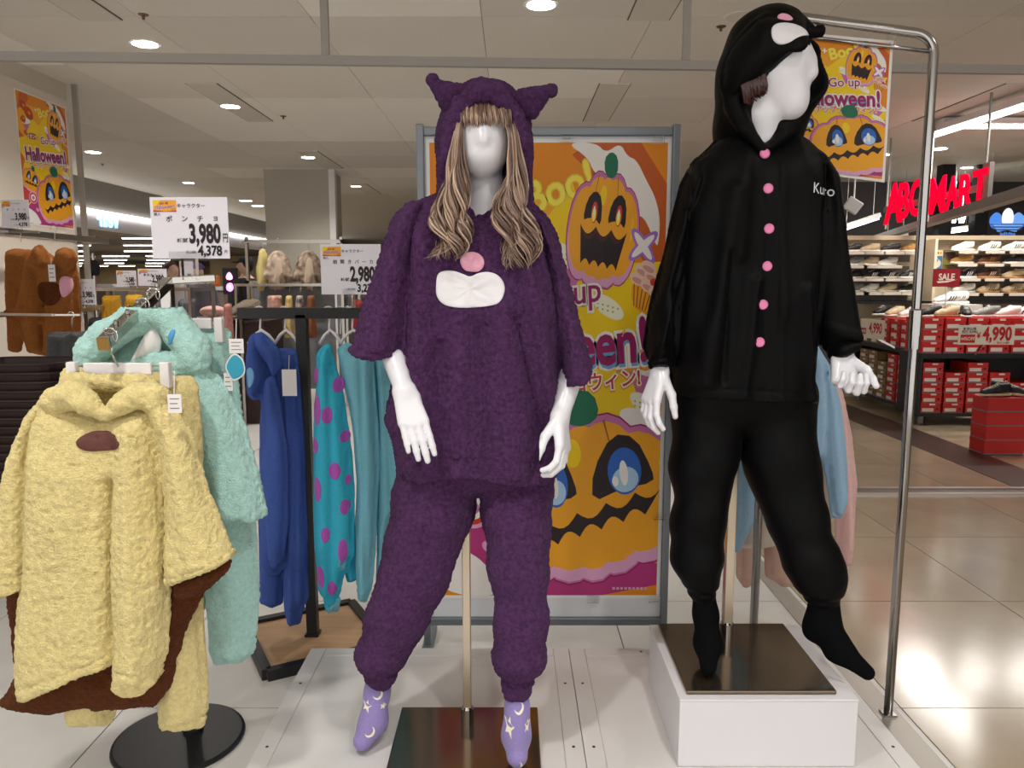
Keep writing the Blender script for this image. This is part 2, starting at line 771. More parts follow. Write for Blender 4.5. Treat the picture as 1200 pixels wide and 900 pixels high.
m_white = mat('white_plastic', lin(226, 222, 222), rough=0.4)
m_clear = mat('clear_plastic', (1, 1, 1), rough=0.05, trans=1.0, ior=1.2)
m_glass = mat('barrier_glass', (1, 1, 1), rough=0.0, trans=1.0, ior=1.12)
m_black = mat('black_metal', lin(26, 26, 28), rough=0.4, bump=0.03, bscale=200)
m_emit = mat('lamp_lens', (1.0, 0.97, 0.9), emit=14.0)
m_tube = mat('lamp_tube', (1.0, 0.98, 0.94), emit=7.0)

# ---- floor with its tiles
TS = 0.845
fl = obj('floor', MB().box(-40, 16, -3, 62, -0.25, -0.004).vf(), m_joint, kind='structure')
hw = TS / 2 - 0.0022
tb = bpy.data.meshes.new('floor_tile')
mb = MB().box(-hw, hw, -hw, hw, -0.02, 0.0)
tb.from_pydata(mb.v, [], mb.f)
tb.materials.append(m_tile_b)
tw = tb.copy()
tw.materials.clear()
tw.materials.append(m_tile_w)
for i in range(-6, 8):
    for j in range(-2, 10):
        x0 = 1.27 + TS * i
        y0 = 2.345 + TS * j
        o = bpy.data.objects.new('tile', tb if i >= 0 else tw)
        o.location = (x0 + TS / 2, y0 + TS / 2, 0)
        COL.objects.link(o)
        o.parent = fl
# floor beyond, too far for single tiles
yF = 2.345 + TS * 10
m_far = mat('floor_far', lin(160, 146, 126), rough=0.25, var=0.12, vscale=2.0)
obj('far_tiles', MB().box(-40, 16, yF, 62, -0.02, 0).box(1.27 + 8 * TS, 16, -3, yF, -0.02, 0).box(-40, 1.27 - 6 * TS, -3, yF, -0.02, 0)
    .box(1.27 - 6 * TS, 1.27 + 8 * TS, -3, 2.345 - 2 * TS, -0.02, 0).vf(), m_far, fl, kind='stuff')
# metal strip between the white shop floor and the mall floor, dark stripe, shutter rail
obj('trim_1', MB().box(1.165, 1.245, 0.3, 4.86, 0, 0.006).vf(), mat('strip_metal', lin(176, 172, 164), rough=0.4, metal=0.6), kind='structure')
obj('trim_2', MB().box(3.40, 3.80, 4.95, 12.0, 0.0, 0.003).vf(), mat('dark_stripe', lin(62, 48, 40), rough=0.35), kind='structure')
t3 = obj('trim_3', MB().box(1.25, 8, 4.86, 4.90, 0, 0.012).box(1.25, 8, 4.99, 5.03, 0, 0.012).vf(), m_steel, kind='structure')
obj('groove', MB().box(1.25, 8, 4.90, 4.99, 0, 0.004).vf(), mat('rail_groove', lin(90, 76, 66), rough=0.4, metal=0.5), t3)

# ---- ceiling with its boards and slots
ce = obj('ceiling', MB().box(-40, 16, -3, 62, CEIL + 0.012, CEIL + 0.12).vf(), m_gap, kind='structure')
CS = 1.06
hw = CS / 2 - 0.002
cb = bpy.data.meshes.new('ceiling_board')
mb = MB().box(-hw, hw, -hw, hw, 0.0, 0.014)
cb.from_pydata(mb.v, [], mb.f)
cb.materials.append(m_ceil)
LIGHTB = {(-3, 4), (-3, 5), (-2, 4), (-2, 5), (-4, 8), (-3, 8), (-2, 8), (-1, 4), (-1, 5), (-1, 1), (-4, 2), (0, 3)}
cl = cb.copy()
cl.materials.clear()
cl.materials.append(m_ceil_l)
for i in range(-6, 8):
    for j in range(-2, 12):
        o = bpy.data.objects.new('ceiling_board', cl if (i, j) in LIGHTB else cb)
        o.location = (-0.187 + CS * (i + .5), 2.88 + CS * (j + .5), CEIL)
        COL.objects.link(o)
        o.parent = ce
yC = 2.88 + CS * 12
x0, x1 = -0.187 - 6 * CS, -0.187 + 8 * CS
obj('far_boards', MB().box(-40, 16, yC, 62, CEIL, CEIL + .014).box(-40, x0, -3, yC, CEIL, CEIL + .014).box(x1, 16, -3, yC, CEIL, CEIL + .014)
    .box(x0, x1, -3, 2.88 - 2 * CS, CEIL, CEIL + .014).vf(), m_ceil, ce, kind='stuff')
for sx in (-2.56, 0.85, 4.2):
    for sy in (3.55, 6.6, 9.9, 13.2):
        obj('ceiling_slot', MB().box(sx - .125, sx + .125, sy, sy + 1.5, CEIL - 0.008, CEIL).vf(), m_ceil_d, ce)
        obj('slot_edge', MB().box(sx - .133, sx - .125, sy, sy + 1.5, CEIL - 0.005, CEIL).box(sx + .125, sx + .133, sy, sy + 1.5, CEIL - 0.005, CEIL).vf(), m_gap, ce)

# ---- walls
wl = obj('wall_left', MB().box(-3.95, -3.69, 4.2, 6.62, 0, CEIL).vf(), m_wall, kind='structure')
obj('wall_panel', MB().box(-3.69, -3.675, 4.4, 6.60, 1.72, 2.86).vf(), mat('wall_board', lin(214, 204, 190), rough=0.8), wl)
obj('wall_panel', MB().box(-3.69, -3.675, 4.4, 6.60, 0.05, 1.69).vf(), MATS['wall_board'], wl)
obj('wall_back', MB().box(-14, 16, 36, 36.2, 0, CEIL).vf(), mat('far_wall', lin(190, 172, 140), rough=0.9), kind='structure')
obj('wall_right', MB().box(9.4, 9.6, -3, 36, 0, CEIL).vf(), mat('dark_wall', lin(92, 88, 84), rough=0.8), kind='structure')
# two square pillars at the back left
wp = obj('wall_pillar_left', MB().box(*sorted((P(313, 300, 11.5).x, P(388, 300, 11.5).x)), 11.5, 12.3, 0, CEIL).vf(), mat('pillar_paint', lin(176, 170, 158), rough=0.85), kind='structure')
obj('corner_post', MB().box(P(388, 300, 11.5).x, P(395, 300, 11.5).x, 11.48, 11.6, 0, CEIL).vf(), m_white, wp)
# far mall front at the left: lit fascia over a dark shop with rows of tubes
XF = -6.7
wf = obj('wall_far_left', MB().box(XF - 0.1, XF, 9.2, 30, 2.22, 2.50).vf(), mat('fascia_white', lin(212, 208, 214), rough=0.5), kind='structure')
obj('fascia_top', MB().box(XF - 0.1, XF, 9.2, 30, 2.50, CEIL).vf(), mat('fascia_grey', lin(150, 146, 142), rough=0.7), wf)
obj('light_strip', MB().box(XF, XF + 0.05, 9.4, 29.5, 2.46, 2.52).vf(), mat('cove_light', (1, .97, .92), emit=3.0), wf)
obj('wall_store_ceiling', MB().box(-40, XF - .1, 9.2, 60, 2.56, 2.6).vf(), mat('store_ceiling', lin(96, 88, 78), rough=0.9), kind='structure')
obj('wall_store_back', MB().box(-40, -14, 60, 60.2, 0, 2.56).vf(), mat('store_back', lin(150, 130, 100), rough=.9), kind='structure')
obj('wall_store_left', MB().box(-40, -39.8, 9, 60, 0, 2.56).vf(), MATS['store_back'], kind='structure')
obj('wall_store_front', MB().box(-40, XF - .1, 9.0, 9.2, 0, 2.56).vf(), MATS['store_back'], kind='structure')
# shoe shop at the right: sign beam, post lines
A_, B_ = Vector((3.62, 5.6, 2.0)), Vector((6.15, 14.3, 2.0))
obj('trim_4', MB().obox(A_ + (A_ - B_) * .12, B_, 0.10, 0.075).vf(), mat('beam_grey', lin(150, 146, 142), rough=0.5), kind='structure')
obj('wall_shop_back', MB().box(3.9, 9.4, 12.9, 13.0, 0, CEIL).vf(), mat('shop_dark', lin(70, 66, 68), rough=0.6), kind='structure')

# ---- smoke barrier: clear glass hanging from the ceiling with a steel bottom rail and joints
def rail_pt(px, py): return G(px, py, 2.43)
ra, rb = rail_pt(0, 66), rail_pt(1200, 82)
dv = (rb - ra).normalized()
ra, rb = ra - dv * 1.2, rb + dv * 1.5
sb = thing('smoke_barrier', 'clear glass smoke barrier hanging from the ceiling with grey bottom rail', 'barrier', (0, ra.lerp(rb, .5).y, 2.43))
obj('glass_pane', MB().obox(ra + Vector((0, 0, .285)), rb + Vector((0, 0, .285)), 0.008, 0.53).vf(), m_glass, sb)
m_rail = mat('rail_grey', lin(160, 154, 148), rough=0.45, metal=0.3)
obj('bottom_rail', MB().obox(ra, rb, 0.03, 0.042).vf(), m_rail, sb)
for px in (383, 807):
    q = rail_pt(px, 72)
    t = (q.x - ra.x) / (rb.x - ra.x)
    c = ra.lerp(rb, t)
    obj('joint_bar', MB().box(c.x - .018, c.x + .018, c.y - .02, c.y + .006, 2.45, 2.99).vf(), m_rail, sb)

# ---- ceiling lamps
def downlight(x, y, z, w, label, r=0.085, lamp=True, group='round downlights in the shop ceiling'):
    t = thing('ceiling_downlight', label, 'light', (x, y, z), group)
    obj('trim_ring', MB().lathe([(r + .018, -.004), (r + .018, 0), (r, 0), (r, -.006)], (x, y, z), 24).vf(), m_white, t)
    obj('lens', MB().lathe([(r * .98, -.008), (r * .98, -.004)], (x, y, z), 24).vf(), m_emit, t)
    if lamp:
        ld = bpy.data.lights.new('lamp', 'SPOT')
        ld.energy = w
        ld.spot_size = math.radians(130)
        ld.spot_blend = 0.9
        ld.shadow_soft_size = 0.07
        ld.color = (1.0, 0.965, 0.92)
        lo = bpy.data.objects.new('lamp', ld)
        lo.location = (0, 0, -0.03)
        COL.objects.link(lo)
        lo.parent = t
    return t

DL = [(634, 5, 'downlight at the top edge above the purple mannequin', 1),
      (170, 51, 'downlight seen through the glass smoke barrier at upper left', 1),
      (270, 124, 'downlight in a ceiling slot above the price sign for ponchos', 1),
      (361, 184, 'downlight in a ceiling slot left of the purple hood', 1),
      (109, 178, 'downlight beside the white post of the poster wall', 1),
      (221, 214, 'downlight just above the large poncho price sign', 1),
      (288, 235, 'larger downlight at the top of the grey pillar', 0),
      (302, 241, 'small downlight touching the grey pillar edge', 0),
      (417, 218, 'downlight nearest the left shoulder of purple poncho', 1),
      (157, 225, 'faint downlight above the lit shop fascia', 0),
      (116, 230, 'downlight close to the end post of the poster wall', 0),
      (1035, 181, 'downlight right of the hanging rail poster', 1),
      (1101, 174, 'dim downlight under the long tube lamp', 0),
      (1134, 196, 'bright downlight above the red shop sign', 1),
      (1043, 220, 'downlight at the first red letter of the shop sign', 0)]
for px, py, lb, on in DL:
    q = G(px, py, CEIL)
    downlight(q.x, q.y, CEIL, KEY_W, lb, lamp=bool(on), r=0.085 if q.y < 14 else 0.12)
for i, (x, y, w) in enumerate(KEY_LAMPS):
    downlight(x, y, CEIL, w, ['downlight above and left of the camera', 'downlight above and right of the camera',
              'downlight above the left clothes stand', 'downlight behind the camera', 'downlight over the mall aisle'][i])
# long tube lamp at upper right, more tubes in the shoe shop
def tube_lamp(a, b, label, w=0.16, watts=0.0, group=None):
    a, b = Vector(a), Vector(b)
    t = thing('tube_lamp', label, 'light', (a + b) / 2, group)
    obj('housing', MB().obox(a, b, w, 0.06).vf(), m_white, t)
    obj('tube', MB().obox(a.lerp(b, .02) + Vector((0, 0, -.04)), a.lerp(b, .98) + Vector((0, 0, -.04)), w * .6, 0.03).vf(), m_tube, t)
    if max(a.z, b.z) < CEIL - .2 and a.y < 12.9 and a.x > 0:
        for u in (.15, .85):
            c = a.lerp(b, u)
            obj('suspension_wire', MB().tube([c, (c.x, c.y, CEIL)], .004, 6).vf(), m_steel, t)
    if watts:
        ld = bpy.data.lights.new('lamp', 'AREA')
        ld.shape = 'RECTANGLE'
        ld.size = (b - a).length
        ld.size_y = w
        ld.energy = watts
        ld.color = (1, .96, .9)
        lo = bpy.data.objects.new('lamp', ld)
        lo.location = (0, 0, -0.07)
        lo.rotation_euler = (0, 0, math.atan2(b.y - a.y, b.x - a.x))
        COL.objects.link(lo)
        lo.parent = t
    return t
tube_lamp(G(1090, 155, 2.9), G(1240, 106, 2.9), 'long bright tube lamp on the ceiling at the upper right', 0.14, 25)
tube_lamp(P(985, 267, 11), P(1030, 252, 11.0), 'tube lamp left of the red shop sign', 0.12)
tube_lamp(P(1150, 236, 10), P(1215, 216, 10), 'tube lamp right of the red shop sign', 0.12)
tube_lamp(P(1108, 270, 12), P(1136, 266, 12), 'short tube lamp above the shoe wall', 0.12)
tube_lamp(P(1036, 279, 11.4), P(1062, 274, 11.4), 'short tube lamp under the first red letters', 0.12)
for k, px in enumerate((1117, 1127)):
    q = P(px, 257, 11.5)
    o = thing('spotlight', 'x', 'light', q)
    obj('lens', MB().lathe([(.03, -.05), (.05, .05), (.03, .09)], q, 14).vf(), m_emit, o)
    obj('rod', MB().tube([q, (q.x, q.y, CEIL)], .008, 8).vf(), m_white, o)
    tag(o, ['left of two small bright spotlights above the shoe wall', 'right of two small bright spotlights above the shoe wall'][k], 'light')
# lamps that light the shoe shelves
for k, x in enumerate((4.75, 5.9)):
    tube_lamp((x - .5, 7.9, 2.95), (x + .5, 7.9, 2.95), ['tube lamp over the left shoe shelves', 'tube lamp over the right shoe shelves'][k], .14, 16)
# rows of tubes inside the far left shop, fixed under its ceiling
rk_ = ['nearest', 'second', 'third', 'fourth', 'fifth', 'sixth', 'seventh']
cn_ = ['first', 'second', 'third', 'fourth', 'fifth', 'sixth', 'seventh', 'eighth', 'ninth']
for k, y in enumerate((20.0, 24.0, 28.5, 34.0, 40.0, 47.0, 55.0)):
    xs_ = []
    x = -y * .565
    while x < min(-y * .44, -7.6):
        xs_.append(x)
        x += 1.9 + .3 * (k % 3)
    for j, x in enumerate(xs_[:9]):
        tube_lamp((x - .6, y, 2.52), (x + .6, y, 2.52), 'white tube lamp in the far shop at left, %s row, %s from left' % (rk_[k], cn_[j]), .12, 160 if j == 1 and k in (0, 2, 4, 6) else 0, 'tube lamps in the far shop')
for k, (px, py) in enumerate(((168, 17), (332, 136), (120, 192), (845, 31), (1130, 228))):
    q = G(px, py, CEIL)
    obj('sprinkler', MB().lathe([(.030, -.004), (.032, 0)], q, 16).lathe([(.008, -.03), (.010, 0)], q, 10).vf(), mat('sprinkler_bronze', lin(120, 92, 70), rough=.4, metal=.6), ce)
q = G(868, 19, CEIL)
obj('round_cover', MB().lathe([(.095, -.006), (.10, 0)], q, 28).vf(), m_ceil_d, ce)
# ================================================================== display platform
m_plat = mat('platform_laminate', lin(214, 212, 210), rough=0.32, var=0.03, vscale=6, bump=0.02, bscale=60)
m_screw = mat('screw_dark', lin(50, 48, 46), rough=0.5)
PZ = 0.10
def platform_panel(x0, x1, label):
    t = thing('display_platform', label, 'platform', ((x0 + x1) / 2, 1.7, 0), None)
    y0, y1 = 0.75, 2.56
    obj('deck', MB().box(x0, x1, y0, y1, 0.0, PZ - .004).box(x0 + .055, x1 - .055, y0 + .055, y1 - .055, PZ - .006, PZ - .0015).vf(), m_plat, t)
    for nm, b in (('edge_strip', (x0, x0 + .053, y0, y1)), ('edge_strip', (x1 - .053, x1, y0, y1)), ('edge_strip', (x0 + .055, x1 - .055, y1 - .053, y1))):
        obj(nm, MB().box(b[0], b[1], b[2], b[3], PZ - .004, PZ).vf(), m_plat, t, bevel=0.001)
    for x in (x0 + .027, x1 - .027):
        for y in (1.62, 1.98, 2.32):
            obj('screw', MB().lathe([(.0045, 0), (.0045, .001)], (x, y, PZ), 10).vf(), m_screw, t)
    for x in (x0 + .25, (x0 + x1) / 2 + .1, x1 - .2):
        obj('screw', MB().lathe([(.0045, 0), (.0045, .001)], (x, y1 - .027, PZ), 10).vf(), m_screw, t)
    return t
platform_panel(-0.707, 0.198, 'low white display platform panel under the purple mannequin')
platform_panel(0.200, 1.085, 'low white display platform panel under the raised white box')

m_plate = mat('plate_dark_mirror', lin(124, 112, 98), rough=0.15, metal=0.9, bump=0.01, bscale=20)
m_skin = mat('mannequin_white', lin(226, 226, 232), rough=0.3, spec=0.5, coat=0.2)

# ================================================================== hands
def hand_sdf(g, wrist, d, n, s, scale=1.0, curl=(8, 12, 10), thumb=(0.55, 0.35), spread=0.10, fan=0.0):
    """palm, four unequal jointed fingers and a thumb. d = wrist to knuckles, n = back of the hand, s = thumb side"""
    d = Vector(d).normalized()
    s = (Vector(s) - d * Vector(s).dot(d)).normalized()
    n2 = d.cross(s)
    n = n2 if n2.dot(Vector(n)) > 0 else -n2
    w = Vector(wrist)
    k = scale
    kn = []
    F = None
    pos = [(0.027, .082), (0.009, .086), (-0.009, .082), (-0.025, .074)]
    lens = [(.040, .024, .019), (.044, .027, .020), (.041, .025, .019), (.033, .019, .017)]
    rad = [.0088, .0092, .0087, .0078]
    for (a, b) in pos:
        kp = w + s * (a * k) + d * (b * k)
        kn.append(kp)
        c = g.cone(w + s * (a * .55 * k), kp, .0145 * k, .0115 * k)
        F = c if F is None else smin(F, c, .012 * k)
    fingers = None
    for i in range(4):
        p = kn[i]
        ang = 0.0
        dirv = (d + s * (spread * (1.2 - i) * .5)).normalized()
        pts = [p]
        for j in range(3):
            ang += math.radians(curl[j] * (1 + fan * i))
            q = dirv * math.cos(ang) - n * math.sin(ang)
            p = p + q * (lens[i][j] * k)
            pts.append(p)
        r0 = rad[i] * k
        c = g.chain(pts, [r0 * 1.05, r0, r0 * .92, r0 * .78], .003 * k)
        fingers = c if fingers is None else np.minimum(fingers, c)
    F = smin(F, fingers, .005 * k)
    # thumb leaves the side of the palm near its base
    t0 = w + s * (.020 * k) + d * (.018 * k) - n * (.006 * k)
    t1 = t0 + (s * thumb[0] + d * .75 - n * thumb[1]).normalized() * (.046 * k)
    t2 = t1 + (s * thumb[0] * .35 + d * 1.0 - n * thumb[1] * .8).normalized() * (.033 * k)
    t3 = t2 + (d * 1.0 - n * thumb[1] * .9 + s * thumb[0] * .1).normalized() * (.026 * k)
    c = g.chain([t0, t1, t2, t3], [.0150 * k, .0112 * k, .0098 * k, .0078 * k], .006 * k)
    F = smin(F, c, .008 * k)
    return F


def arm_hand(elbow, wrist, d, n, s, scale=1.0, curl=(8, 12, 10), thumb=(.55, .35), fan=0.0, spread=.1, step=0.0026, re=.036, rw=.023, seam=None):
    w, e = Vector(wrist), Vector(elbow)
    lo = [min(w[i], e[i]) for i in range(3)]
    hi = [max(w[i], e[i]) for i in range(3)]
    tip = w + Vector(d).normalized() * .20 * scale
    lo = [min(lo[i], tip[i]) - .06 for i in range(3)]
    hi = [max(hi[i], tip[i]) + .06 for i in range(3)]
    # forearm shortened to its lower part to keep the grid small
    dirv = (e - w)
    e2 = w + dirv.normalized() * min(.17, dirv.length)
    lo = [min(w[i], e2[i], tip[i]) - .055 for i in range(3)]
    hi = [max(w[i], e2[i], tip[i]) + .055 for i in range(3)]
    g = Grid(lo, hi, step)
    F = hand_sdf(g, w, d, n, s, scale, curl, thumb, spread, fan)
    fr = dirv.length
    re2 = rw + (re - rw) * min(1, .17 / fr)
    F = smin(F, g.cone(w, e2, rw, re2), .016)
    return g.mesh(F)


def coarse(pts_list, step=0.009, k=0.03):
    """list of chains (pts, radii) melted into one surface"""
    lo = [min(p[i] - r for pts, rs in pts_list for p, r in zip(pts, rs)) - .03 for i in range(3)]
    hi = [max(p[i] + r for pts, rs in pts_list for p, r in zip(pts, rs)) + .03 for i in range(3)]
    g = Grid(lo, hi, step)
    F = None
    for pts, rs in pts_list:
        c = g.chain(pts, rs, k)
        F = c if F is None else smin(F, c, k)
    return g.mesh(F)


def fleece(name, col, **kw):
    a = dict(rough=0.95, sheen=0.55, bump=2.0, bscale=260, var=0.42, vscale=95, spec=0.15, detail=4, sheen_tint=tuple(min(1, c * 1.6 + .1) for c in col))
    a.update(kw)
    return mat(name, col, **a)

m_purple = fleece('purple_fleece', lin(84, 50, 92), sheen=0.3)
m_sock = mat('lavender_knit', lin(140, 126, 182), rough=0.9, bump=.35, bscale=420, sheen=.2, var=.08, vscale=200)
m_star = mat('cream_print', lin(232, 224, 200), rough=0.8)
m_patch = mat('white_satin', lin(226, 224, 228), rough=0.45, bump=.25, bscale=45, sheen=.2)
m_pink = mat('pink_felt', lin(226, 164, 186), rough=0.7, bump=.2, bscale=200)
m_hair = None


def hair_mat(name, c1, c2, c3):
    m = bpy.data.materials.new(name)
    m.use_nodes = True
    nt = m.node_tree
    b = nt.nodes['Principled BSDF']
    b.inputs['Roughness'].default_value = 0.3
    b.inputs['Specular IOR Level'].default_value = 0.6
    ge = nt.nodes.new('ShaderNodeNewGeometry')
    cr = nt.nodes.new('ShaderNodeValToRGB')
    cr.color_ramp.elements[0].color = (*c1, 1)
    cr.color_ramp.elements[1].color = (*c3, 1)
    e = cr.color_ramp.elements.new(.5)
    e.color = (*c2, 1)
    nt.links.new(ge.outputs['Random Per Island'], cr.inputs['Fac'])
    nt.links.new(cr.outputs['Color'], b.inputs['Base Color'])
    return m
m_hair = hair_mat('wig_hair', lin(78, 58, 50), lin(128, 102, 88), lin(196, 168, 144))
m_hair_red = hair_mat('short_hair', lin(44, 16, 11), lin(66, 26, 16), lin(36, 15, 11))

# ================================================================== mannequin in the purple poncho
Yb = 2.05
pole_xy = G(548, 846, PZ + .012)
mq = thing('mannequin', 'white faceless mannequin with long wavy wig in purple fleece hooded poncho and trousers', 'mannequin', (pole_xy.x, pole_xy.y, PZ))
# --- body: one skin surface: head, neck, shoulders, arms and hands
hc = P(565.5, 160, 2.02)
g = Grid((hc.x - .12, 1.88, hc.z - .30), (hc.x + .12, 2.17, hc.z + .16), .0042)
face = g.ell((hc.x, 2.02, hc.z + .012), (.073, .088, .090))
jaw = g.ell((hc.x, 1.998, hc.z - .042), (.060, .066, .066))
F = smin(face, jaw, .03)
nose = P(566.5, 163, 1.925)
F = smin(F, g.cone((nose.x, 1.945, nose.z + .030), (nose.x, 1.930, nose.z + .0), .006, .008), .020)
F = smin(F, g.ell((hc.x, 1.955, hc.z - .058), (.020, .012, .010)), .02)      # hint of a mouth
nk = P(568, 222, 2.04)
F = smin(F, g.chain([(hc.x, 2.05, hc.z - .03), (nk.x, 2.055, nk.z), (nk.x, 2.06, nk.z - .10)], [.050, .045, .075], .03), .02)
head_vf = g.mesh(F)
shL, shR = P(516, 272, 2.08), P(606, 280, 2.09)
elL, elR = P(456, 400, 2.00), P(673, 425, 2.03)
wrL, wrR = P(474, 459, 1.90), P(656, 489, 1.94)
hip = P(556, 495, 2.08)
trunk = coarse([([shL, shR], [.055, .055]), ([P(567, 262, 2.08), P(564, 400, 2.08), hip], [.075, .075, .095]),
                ([shL, elL, elL.lerp(wrL, .5)], [.035, .034, .029]), ([shR, elR, elR.lerp(wrR, .5)], [.035, .034, .029])])
hL = arm_hand(elL, wrL, P(487, 505, 1.86) - wrL, (0, -1, 0.15), (1, 0.15, 0), 1.04, (4, 8, 6), (.20, .75), spread=.05)
hR = arm_hand(elR, wrR, P(660, 524, 1.90) - wrR, (1, -.25, 0), (-.35, -1, 0), 1.02, (16, 38, 34), (.30, .55), fan=.06)
obj('body', cat_vf(head_vf, trunk, hL, hR), m_skin, mq, smooth=True)
# forearm seam ring
ax = (elL - wrL).normalized()
# --- pole and plate of the stand
pb = Vector((pole_xy.x, pole_xy.y, PZ + .012))
obj('pole', MB().box(pb.x - .0115, pb.x + .0115, pb.y - .0115, pb.y + .0115, PZ + .012, 1.05).vf(), mat('stand_steel', lin(206, 192, 172), rough=.3, metal=1.0), mq, bevel=.002)
obj('pole_socket', MB().lathe([(.019, 0), (.019, .045), (.014, .05)], pb, 20).vf(), m_chrome, mq)
a, b = G(471, 828, PZ + .012), G(630, 827, PZ + .012)
y0p, y1p = a.y - .42, a.y
obj('base_plate', MB().box(a.x, b.x, y0p, y1p, PZ, PZ + .012).vf(), m_plate, mq, bevel=.004, label='dark mirror-like steel base plate')
# --- trousers
def leg(g, pts, rad, k=.04, sc=(1, 1, 1)):
    return g.chain(pts, rad, k, sc)
LP = [P(515, 545, 2.07), P(507, 600, 2.05), P(486, 670, 2.02), P(462, 725, 2.0), P(447, 768, 2.0), P(446, 792, 2.0)]
LR = [.112, .108, .088, .078, .064, .036]
RP = [P(604, 545, 2.07), P(605, 600, 2.04), P(609, 670, 1.99), P(610, 725, 1.97), P(608, 772, 1.96), P(605, 806, 1.96)]
RR = [.098, .092, .076, .068, .066, .038]
lo = (min(p.x - r for p, r in zip(LP, LR)) - .03, 1.86, LP[-1].z - .06)
hi = (max(p.x + r for p, r in zip(RP, RR)) + .03, 2.22, LP[0].z + .06)
lo = (lo[0], lo[1], min(LP[-1].z, RP[-1].z) - .03)
g = Grid(lo, hi, .0065)
FL = leg(g, LP, LR, .03)
FR = leg(g, RP, RR, .03)
waist = g.cone(P(515, 530, 2.07), P(604, 530, 2.07), .12, .115)
F = smin(np.minimum(FL, FR), waist, .02)
for c, w_, pts in ((P(447, 784, 2.0), .016, LP), (P(606, 793, 1.96), .014, RP)):   # gathered elastic above the cuff
    F = F + .006 * np.exp(-((g.Z - c.z) / .010) ** 2)
pants_vf = fuzz(g.mesh(F), .0040, 95, 5, .0085, (9, 9, 16))
pants = obj('trousers', pants_vf, m_purple, mq, smooth=True)
# --- socks
def sock(pts, rad, heel, step=.004):
    lo = [min(p[i] - r for p, r in zip(pts, rad)) - .02 for i in range(3)]
    hi = [max(p[i] + r for p, r in zip(pts, rad)) + .02 for i in range(3)]
    lo = [min(lo[i], heel[0][i] - heel[1] - .02) for i in range(3)]
    hi = [max(hi[i], heel[0][i] + heel[1] + .02) for i in range(3)]
    g = Grid(lo, hi, step)
    F = g.chain(pts, rad, .03)
    F = smin(F, g.cone(heel[0], heel[0] + Vector((0, 0, .002)), heel[1], heel[1]), .035)
    return g.mesh(F)
sL = sock([P(444, 785, 2.01), P(442, 812, 2.02), P(437, 846, 1.985), P(425, 868, 1.95)], [.034, .031, .034, .026], (P(441, 843, 2.02), .026))
sR = sock([P(606, 800, 1.97), P(606, 828, 1.96), P(605, 862, 1.905), P(606, 886, 1.83)], [.030, .028, .034, .027], (P(606, 850, 1.95), .026))
def star_pts(c, r, rot=0.0):
    return [(c[0] + (r if k % 2 == 0 else r * .45) * math.sin(rot + math.pi * k / 5), c[1] - (r if k % 2 == 0 else r * .45) * math.cos(rot + math.pi * k / 5)) for k in range(10)]
def moon_pts(c, r, rot=0.0):
    o_ = [(math.cos(a), math.sin(a)) for a in np.linspace(-1.9, 1.9, 12)]
    i_ = [(math.cos(a) * .78 - .30 + .0, math.sin(a) * .86) for a in np.linspace(1.75, -1.75, 12)]
    pl = o_ + i_
    return [(c[0] + r * (x * math.cos(rot) - y * math.sin(rot)), c[1] + r * (x * math.sin(rot) + y * math.cos(rot))) for x, y in pl]
def surf_print(pl, Y, tree, off=.0012, thick=True):
    """small flat print following the cloth: every corner dropped onto it"""
    vs_, ok = [], True
    for p in pl:
        w = P(p[0], p[1], Y)
        h = tree.ray_cast(w - Vector((0, .5, 0)), Vector((0, 1, 0)))
        if h[0] is None:
            return None
        vs_.append(tuple(h[0] + h[1] * off))
    f = [list(t) for t in tessellate_polygon([[Vector((p[0], p[1], 0)) for p in pl]])]
    a_, b_, c_ = (Vector(vs_[i]) for i in f[0])
    if (b_ - a_).cross(c_ - a_).y > 0:
        f = [q[::-1] for q in f]
    return vs_, f
for vf, marks, Y in ((sL, [('m', 444, 810, 5.5, .9), ('s', 432, 822, 6, .2), ('m', 438, 843, 5.5, .9), ('s', 423, 857, 6, .1), ('s', 422, 836, 5, .5), ('s', 441, 861, 4, .3), ('s', 450, 823, 3.5, .3)], 2.0),
                     (sR, [('m', 608, 824, 5.5, .9), ('s', 597, 837, 6, .2), ('m', 606, 859, 5.5, .9), ('s', 597, 868, 6, .1), ('s', 616, 873, 5, .5), ('s', 591, 853, 4, .3), ('s', 617, 838, 3.5, .3)], 1.95)):
    so = obj('sock', vf, m_sock, mq, smooth=True, label='lavender ankle sock with cream stars and moons')
    tr = bvh(vf)
    for kd, x, y, r, rot in marks:
        q = surf_print(star_pts((x, y), r, rot) if kd == 's' else moon_pts((x, y), r, rot), Y, tr)
        if q:
            obj('star' if kd == 's' else 'moon', q, m_star, so)
# --- poncho
torso = dict(poly=[(512, 226), (478, 240), (462, 290), (455, 360), (455, 410), (460, 440), (456, 468), (453, 492), (461, 515), (464, 546), (500, 552), (530, 548), (560, 549), (600, 554), (650, 558), (652, 530), (654, 490), (664, 455), (672, 410), (668, 350), (655, 290), (640, 255), (612, 224), (590, 226), (576, 238), (563, 248), (551, 236), (540, 226)], Y=2.06, T=.130, R=.12, hem=[[(464, 546), (500, 552), (530, 548), (560, 549), (600, 554), (650, 558)]],
             ridges=[([(500, 280), (496, 400), (490, 530)], .030, .026), ([(520, 400), (520, 540)], .014, -.014), ([(545, 360), (543, 540)], .025, .016), ([(566, 380), (572, 545)], .016, -.014), ([(592, 360), (602, 540)], .030, .022), ([(602, 370), (632, 500)], .014, -.022), ([(618, 320), (640, 430), (650, 530)], .020, .030), ([(640, 380), (658, 440)], .012, -.016)])
